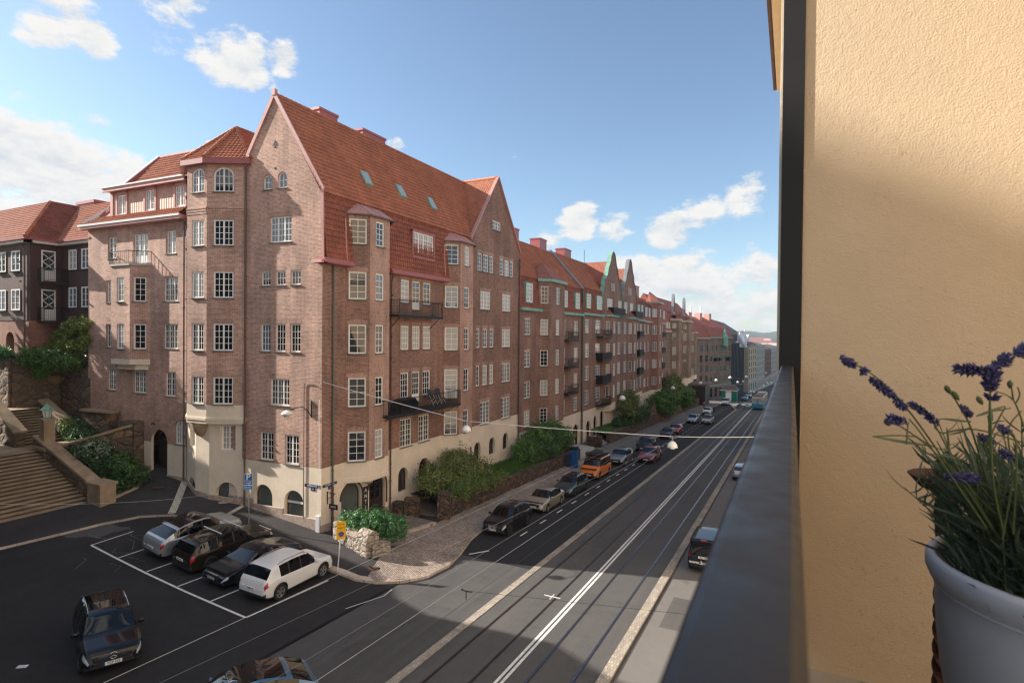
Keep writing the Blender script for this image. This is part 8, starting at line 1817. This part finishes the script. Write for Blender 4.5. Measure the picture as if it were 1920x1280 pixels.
# dark timber hut on posts behind the far trees
m = MB('dark_wood'); q = PY(1337, 690, 158); hk = empty('timber_pavilion', (-22.5, 158, -7), 'dark flat roofed pavilion at the end of the brick row', 'building'); m.box(-24.6, 157, -7, -20.6, 166, -1.6); m.build('wall', hk); m = MB('tile_gray'); m.box(-25.0, 156.4, -1.6, -20.0, 166.5, -1.1); m.build('roof', hk)
# shop awnings and low roofs along the right side of the bend are hidden by the rail
# ---- the houses across the square, behind the camera's left: they throw the square into shade
def shade_house(label, poly, zt, mat, rise=0):
    r = empty('brick_house', (poly[0][0], poly[0][1], 0), label, 'building'); m = MB(mat)
    for a, b in zip(poly, poly[1:] + poly[:1]):
        dd, l = udir(a, b); ops = []; n = max(1, int(l / 3))
        for k in range(n):
            for f in range(int((zt - 5) / 3.3)): c = l * (k + .5) / n; ops.append((c - .6, c + .6, 4 + 3.3 * f, 5.8 + 3.3 * f, 'rect'))
        wall(m, a, dd, l, -2, zt, ops); m2 = frame(a, dd); m.m('glass_dark')
        for o in ops: m.face([m2 @ Vector(q) for q in ((o[0], .13, o[2]), (o[1], .13, o[2]), (o[1], .13, o[3]), (o[0], .13, o[3]))])
    m.build('wall', r); m = MB('tile_far'); cx_, cy_ = sum(p[0] for p in poly) / len(poly), sum(p[1] for p in poly) / len(poly)
    for a, b in zip(poly, poly[1:] + poly[:1]): m.face([(a[0], a[1], zt), (b[0], b[1], zt), (cx_, cy_, zt + rise)])
    m.build('roof', r)
shade_house('tall brick house across the square behind the camera, out of view', [(-62, -8), (-34, -8), (-34, 10.2), (-36.9, 10.5), (-39.6, 11.7), (-45.4, 11.2), (-47.7, 11.9), (-49.6, 13.5), (-62, 15.2)], 16, 'brick_red', .8)
sh2 = [(-37, -30), (-27, -30), (-27, -4.0), (-37, -4.0)]
shade_house('tall street house behind the camera, out of view', sh2, 26.95, 'brick_tan', 1.5)
# ================================================================== plants
NR = np.random.RandomState(5)
def leaves(name, blobs, n, size, mat, parent=None, flat=.5, hollow=.55, droop=0.0):
    """leaf quads spread through noisy ellipsoids; blobs: (cx,cy,cz, rx,ry,rz, weight)"""
    w = np.array([b[6] if len(b) > 6 else b[3] * b[4] * b[5] for b in blobs], float); w /= w.sum(); cnt = (w * n).astype(int); C = []; Nn = []
    for b, k in zip(blobs, cnt):
        if k < 1: continue
        d = NR.normal(size=(k, 3)); d /= np.linalg.norm(d, axis=1)[:, None]; r = (hollow + (1 - hollow) * NR.rand(k)) ** .7
        lump = 1 + .22 * np.sin(d[:, 0] * 5 + b[0]) * np.sin(d[:, 1] * 6 + b[1]) + .15 * np.sin(d[:, 2] * 9 + d[:, 0] * 7) + NR.normal(size=k) * .05
        keep = np.sin(d[:, 0] * 7 + b[1] * 3) * np.sin(d[:, 1] * 8 + b[2]) * np.sin(d[:, 2] * 7 + 1) > -.32
        p = d * (r * lump)[:, None] * np.array(b[3:6]) + np.array(b[:3]); C.append(p[keep]); Nn.append(d[keep])
    C = np.concatenate(C); D = np.concatenate(Nn); k = len(C); nrm = D * .8 + NR.normal(size=(k, 3)) * .7 + np.array((0, 0, flat)); nrm /= np.linalg.norm(nrm, axis=1)[:, None]
    t = NR.normal(size=(k, 3)); t -= nrm * (t * nrm).sum(1)[:, None]; t /= np.linalg.norm(t, axis=1)[:, None]; bt = np.cross(nrm, t); s = size * (.6 + .8 * NR.rand(k))[:, None]
    V = np.stack([C - t * s * .62, C + bt * s * .30 + nrm * s * .05, C + t * s * .62, C - bt * s * .30 + nrm * s * .05], 1).reshape(-1, 3)
    me = bpy.data.meshes.new(name); me.vertices.add(4 * k); me.vertices.foreach_set('co', V.ravel()); me.loops.add(4 * k); me.loops.foreach_set('vertex_index', np.arange(4 * k)); me.polygons.add(k); me.polygons.foreach_set('loop_start', np.arange(0, 4 * k, 4)); me.polygons.foreach_set('loop_total', np.full(k, 4)); me.update(); me.validate(); me.materials.append(MATS[mat]); return link(name, me, parent)
def limbs(parent, base, tips, r0, mat='bark', name='trunk'):
    m = MB(mat); base = Vector(base); fork = base + Vector((0, 0, (min(t[2] for t in tips) - base.z) * .45)); m.tube([base, fork], r0, 8, r0 * .75)
    for t in tips:
        t = Vector(t); mid = fork.lerp(t, .5) + Vector((NR.uniform(-.2, .2), NR.uniform(-.2, .2), .15)); m.tube([fork, mid, t], r0 * .6, 6, r0 * .15)
        for k in range(3): q = mid.lerp(t, NR.rand()) ; m.tube([q, q + Vector((NR.uniform(-.7, .7), NR.uniform(-.7, .7), NR.uniform(.2, .8))) * (r0 * 9)], r0 * .2, 5, r0 * .06)
    return m.build(name, parent)
def plant(name, label, cat, base, blobs, n, size, mat, tips=None, r0=.08, group=None, extra=(), **k):
    r = empty(name, base, label, cat, group); leaves('crown' if cat == 'tree' else 'foliage', blobs, n, size, mat, r, **k)
    for (bl, nn, sz, mt) in extra: leaves('foliage', bl, nn, sz, mt, r, **k)
    limbs(r, base, tips or [tuple(np.array(b[:3]) + (0, 0, b[5] * .3)) for b in blobs[:6]], r0, name='trunk' if cat == 'tree' else 'stems'); return r
plant('acer_tree', 'broad yellow green tree on top of the high rubble wall beside the wooden house', 'tree', (-49.0, 24.6, 8.6),
      [(-50.6, 23.9, 11.2, 1.5, 1.0, .75), (-49.2, 23.8, 11.9, 1.6, 1.0, .65), (-47.7, 23.8, 12.0, 1.2, .9, .7), (-51.6, 23.7, 10.4, 1.0, .9, .8), (-49.6, 23.6, 10.5, 1.5, .9, .8), (-47.6, 23.7, 10.9, 1.0, .8, .9)], 30000, .14, 'leaf_yellow', r0=.11, flat=1.0, hollow=.3,
      extra=[([(-49.5, 24.0, 9.9, 1.9, .8, .9), (-47.8, 23.9, 9.8, 1.0, .7, 1.0)], 5000, .15, 'leaf_olive')])
plant('rhododendron', 'dark glossy shrub spilling over the rubble wall corner under the yellow green tree', 'shrub', (-51.4, 24.2, 8.6), [(-52.3, 21.9, 9.5, 1.2, .8, .8), (-51.4, 22.5, 9.3, 1.4, .9, 1.0), (-50.2, 22.9, 9.3, 1.4, .9, .8), (-51.4, 22.3, 8.5, .7, .6, .7), (-49.2, 23.1, 9.1, 1.2, .7, .6)], 14000, .13, 'leaf_green', r0=.06, extra=[([(-51.2, 23.0, 9.3, 1.9, .9, .9)], 1800, .15, 'leaf_flowering')])
plant('laurel_shrub', 'glossy green shrub on the wall top at the far left edge', 'shrub', (-59.5, 23.6, 9.1), [(-56.5, 21.2, 9.8, 1.5, .8, .7), (-55.0, 21.2, 9.6, 1.1, .7, .55), (-58.5, 21.2, 9.9, 1.5, .8, .8)], 6000, .15, 'leaf_gloss', r0=.05)
plant('small_shrub', 'dark green shrub between upper steps and the high rubble wall', 'shrub', (-46.4, 22.0, 3.4), [(-46.8, 22.2, 4.4, 1.4, .7, .8), (-45.3, 22.0, 4.0, 1.2, .7, .8), (-44.2, 22.1, 4.0, .8, .6, .6)], 6000, .13, 'leaf_dark', r0=.05, extra=[([(-46.9, 21.8, 4.8, .9, .5, .4)], 500, .12, 'leaf_yellow')])
plant('flowering_shrub', 'large rounded shrub with a pale flowering top between stair parapet and arched gate', 'shrub', (-41.2, 21.4, 1.6), [(-42.0, 21.0, 2.6, 1.9, 1.0, 1.5), (-40.2, 21.6, 2.1, 1.7, 1.0, 1.4), (-43.3, 20.7, 3.0, 1.0, .6, .9), (-38.9, 21.9, 1.9, .8, .9, .9), (-38.6, 21.0, 1.4, .6, .8, .7), (-41.5, 20.5, 1.6, 1.5, .8, 1.0)], 20000, .14, 'leaf_dark', r0=.07,
      extra=[([(-41.6, 20.9, 3.55, 1.5, .9, .8), (-43.0, 20.4, 2.9, .7, .4, .5)], 2800, .13, 'leaf_flowering'), ([(-40.0, 21.8, 2.4, 1.3, .9, 1.0)], 2500, .14, 'leaf_green')])
hcx, hcy = (pla[0] + plb[0]) / 2, (pla[1] + plb[1]) / 2; hz0 = hz(hcx, hcy)
dd, l = udir(pla, plb); nn = (-dd[1], dd[0])
def hp(u, v): return (pla[0] + dd[0] * u + nn[0] * v, pla[1] + dd[1] * u + nn[1] * v)
plant('clipped_hedge', 'glossy green clipped evergreen growing in the pale rubble planter', 'shrub', hp(1.2, .8) + (hz0 + .5,), [hp(.6, .6) + (hz0 + 1.2, .75, .65, .75), hp(1.5, .7) + (hz0 + 1.25, .85, .8, .85), hp(2.3, 1.0) + (hz0 + 1.25, .8, .8, .8), hp(2.9, 1.9) + (hz0 + 1.0, .8, .9, .75), hp(1.3, 1.9) + (hz0 + 1.1, .9, .8, .7)], 13000, .115, 'leaf_gloss', r0=.04, extra=[([hp(1.6, .7) + (hz0 + 1.35, 1.4, .9, .8)], 500, .10, 'leaf_flowering')])
plant('garden_bush', 'loose olive green bush hanging over the near end of the garden wall', 'bush', (-23.0, 36.5, -.4), [(-23.0, 33.6, 1.0, 1.1, 1.6, 1.1), (-22.9, 34.6, .9, 1.3, 1.7, 1.3), (-22.6, 36.8, .8, 1.3, 1.6, 1.4), (-22.7, 39.2, .5, 1.3, 1.7, 1.2), (-23.4, 37.4, 1.7, 1.2, 2.0, 1.0), (-21.6, 35.2, .2, 1.0, 1.8, .8), (-21.3, 38.0, -.1, .8, 2.4, .6), (-21.6, 40.5, -.2, .8, 1.8, .5), (-23.6, 33.8, 1.3, .8, .9, 1.1)], 26000, .13, 'leaf_olive', r0=.05, hollow=.35, extra=[([(-21.9, 36, .2, 1.0, 2.6, .9), (-22.2, 39, .1, 1.0, 2, .8)], 8000, .13, 'leaf_green')])
plant('garden_bush', 'big dark green bush in the garden in front of the green guttered house', 'bush', (-23.3, 52.5, -1), [(-23.0, 49.2, .2, 1.3, 1.9, 1.3), (-23.0, 52.2, .9, 1.4, 2.2, 1.7), (-23.0, 55.5, .8, 1.4, 2.2, 1.7), (-22.8, 58.4, .2, 1.3, 1.6, 1.3), (-22.3, 53.6, -.1, 1.1, 2.6, 1.1), (-22.6, 50.5, -.6, .9, 1.8, .8)], 28000, .16, 'leaf_green', r0=.07, extra=[([(-22.4, 52, .2, 1.3, 3.5, 1.2), (-22.5, 57, 0, 1.2, 2.5, 1.0)], 7000, .16, 'leaf_dark')])
# grass on the raised bed
def blades(name, area, n, h, mat, label, cat='grass'):
    (x0, x1, y0, y1), zf = area; k = n; X = NR.uniform(x0, x1, k); Y = NR.uniform(y0, y1, k); Z = np.array([zf(a, b) for a, b in zip(X, Y)]); H = h * NR.uniform(.5, 1.2, k); A = NR.uniform(0, 6.28, k); w = .02
    P0 = np.stack([X - w * np.cos(A), Y - w * np.sin(A), Z], 1); P1 = np.stack([X + w * np.cos(A), Y + w * np.sin(A), Z], 1); P2 = np.stack([X + NR.normal(size=k) * h * .35, Y + NR.normal(size=k) * h * .35, Z + H], 1)
    V = np.stack([P0, P1, P2], 1).reshape(-1, 3); me = bpy.data.meshes.new(name); me.vertices.add(3 * k); me.vertices.foreach_set('co', V.ravel()); me.loops.add(3 * k); me.loops.foreach_set('vertex_index', np.arange(3 * k)); me.polygons.add(k); me.polygons.foreach_set('loop_start', np.arange(0, 3 * k, 3)); me.polygons.foreach_set('loop_total', np.full(k, 3)); me.update(); me.materials.append(MATS[mat]); return tag(link(name, me), label, cat, kind='stuff')
blades('tall_grass', ((-24.6, -21.6, 40.5, 50), lambda x, y: street(y) + 1.12 + .25 * (-21.7 - x) / 3.1), 16000, .38, 'grass_blade', 'tall bright grass on the raised bed between the two garden bushes')
blades('lawn_grass', ((-24.6, -22.7, 75, 100), lambda x, y: street(y) + 1.32 + .28 * (-22.5 - x) / 1.1), 9000, .14, 'grass_blade', 'short grass of the far garden lawn')
tg_ = 'trees and bushes of the far gardens'
plant('garden_tree', 'loose tree in front of the curved gables, with gaps in its crown', 'tree', (-23.2, 86.5, -2.3), [(-23.3, 85.2, .9, 1.4, 1.8, 1.1), (-22.9, 87.8, 1.6, 1.5, 2.0, 1.2), (-23.2, 90.2, .6, 1.3, 1.7, 1.1), (-22.6, 86.5, -.4, 1.2, 1.8, .8), (-23.4, 88.3, 2.3, 1.0, 1.3, .8)], 7000, .22, 'leaf_olive', r0=.13, group=tg_, hollow=.5)
plant('garden_bush', 'wide dark bush at the foot of the loose tree above the bright lawn', 'bush', (-23.2, 90, -2.4), [(-23.0, 86, -1.8, 1.4, 2.2, 1.1), (-22.9, 90.5, -1.6, 1.5, 2.6, 1.3), (-22.8, 95, -1.6, 1.4, 2.5, 1.3)], 9000, .22, 'leaf_dark', r0=.08, group=tg_)
plant('garden_bush', 'small round dark bush on the bright lawn', 'bush', (-23.2, 81.5, -2.2), [(-23.2, 81.5, -1.3, .7, .9, .7)], 1500, .18, 'leaf_dark', r0=.05, group=tg_)
plant('garden_tree', 'dense round green tree right of the pointed rock slab', 'tree', (-22.6, 111, -4.0), [(-22.4, 106.5, -.9, 1.9, 2.6, 1.7), (-22.0, 110.5, -.6, 2.0, 2.8, 1.8), (-21.8, 115, -1.0, 1.9, 2.6, 1.7), (-21.6, 111.5, -2.4, 1.7, 3.6, 1.2)], 16000, .26, 'leaf_green', r0=.13, group=tg_)
plant('garden_tree', 'tall thin crowned tree behind the dense round one', 'tree', (-23.4, 124, -4.6), [(-23.2, 121.5, 1.2, 1.5, 2.2, 1.5), (-23.0, 125.5, 1.9, 1.6, 2.4, 1.6), (-22.9, 129, .3, 1.5, 2.2, 1.5), (-22.7, 124.5, -.8, 1.5, 2.6, 1.4)], 6500, .28, 'leaf_olive', r0=.15, group=tg_, hollow=.6)
plant('garden_tree', 'dark green tree at the far end of the gardens by the pavilion', 'tree', (-22.6, 133, -5), [(-22.2, 131, -1.5, 1.9, 2.8, 1.9), (-21.9, 136, -1.7, 1.8, 2.8, 1.8), (-21.9, 133, -3.2, 1.8, 3.4, 1.5)], 11000, .3, 'leaf_green', r0=.14, group=tg_)
plant('garden_bush', 'low dark hedge behind the far wall before the pavilion', 'bush', (-22.8, 145, -5.4), [(-22.6, 141, -4.4, 1.2, 3, 1.0), (-22.6, 147, -4.8, 1.2, 3.5, 1.0)], 4000, .26, 'leaf_dark', r0=.08, group=tg_)
# trees beyond the left edge that dapple the square and the brick front
plant('tall_tree', 'tall tree standing left of the stairs, out of view', 'tree', (-56, 15.5, 6), [(-63, 17.2, 20.0, 2.2, 1.6, 2.2), (-64, 16.8, 17, 2.6, 2.0, 2.6), (-60, 16.2, 15.5, 2.2, 1.3, 2.0)], 5200, .42, 'leaf_green', r0=.3, hollow=.2)
# ================================================================== air
hzm = bpy.data.materials.new('haze_air'); hzm.use_nodes = True; n_ = hzm.node_tree; n_.nodes.clear(); o_ = n_.nodes.new('ShaderNodeOutputMaterial'); v_ = n_.nodes.new('ShaderNodeVolumePrincipled'); v_.inputs['Color'].default_value = (.80, .88, 1.0, 1); v_.inputs['Density'].default_value = .00015; v_.inputs['Anisotropy'].default_value = .2; n_.links.new(v_.outputs[0], o_.inputs['Volume']); MATS['haze_air'] = hzm
m = MB('haze_air'); m.box(-3000, -450, -30, 4500, 9100, 75); hz_o = m.build('haze'); hz_o['kind'] = 'stuff'; hz_o['label'] = 'pale even haze over the distant harbour town and hill'
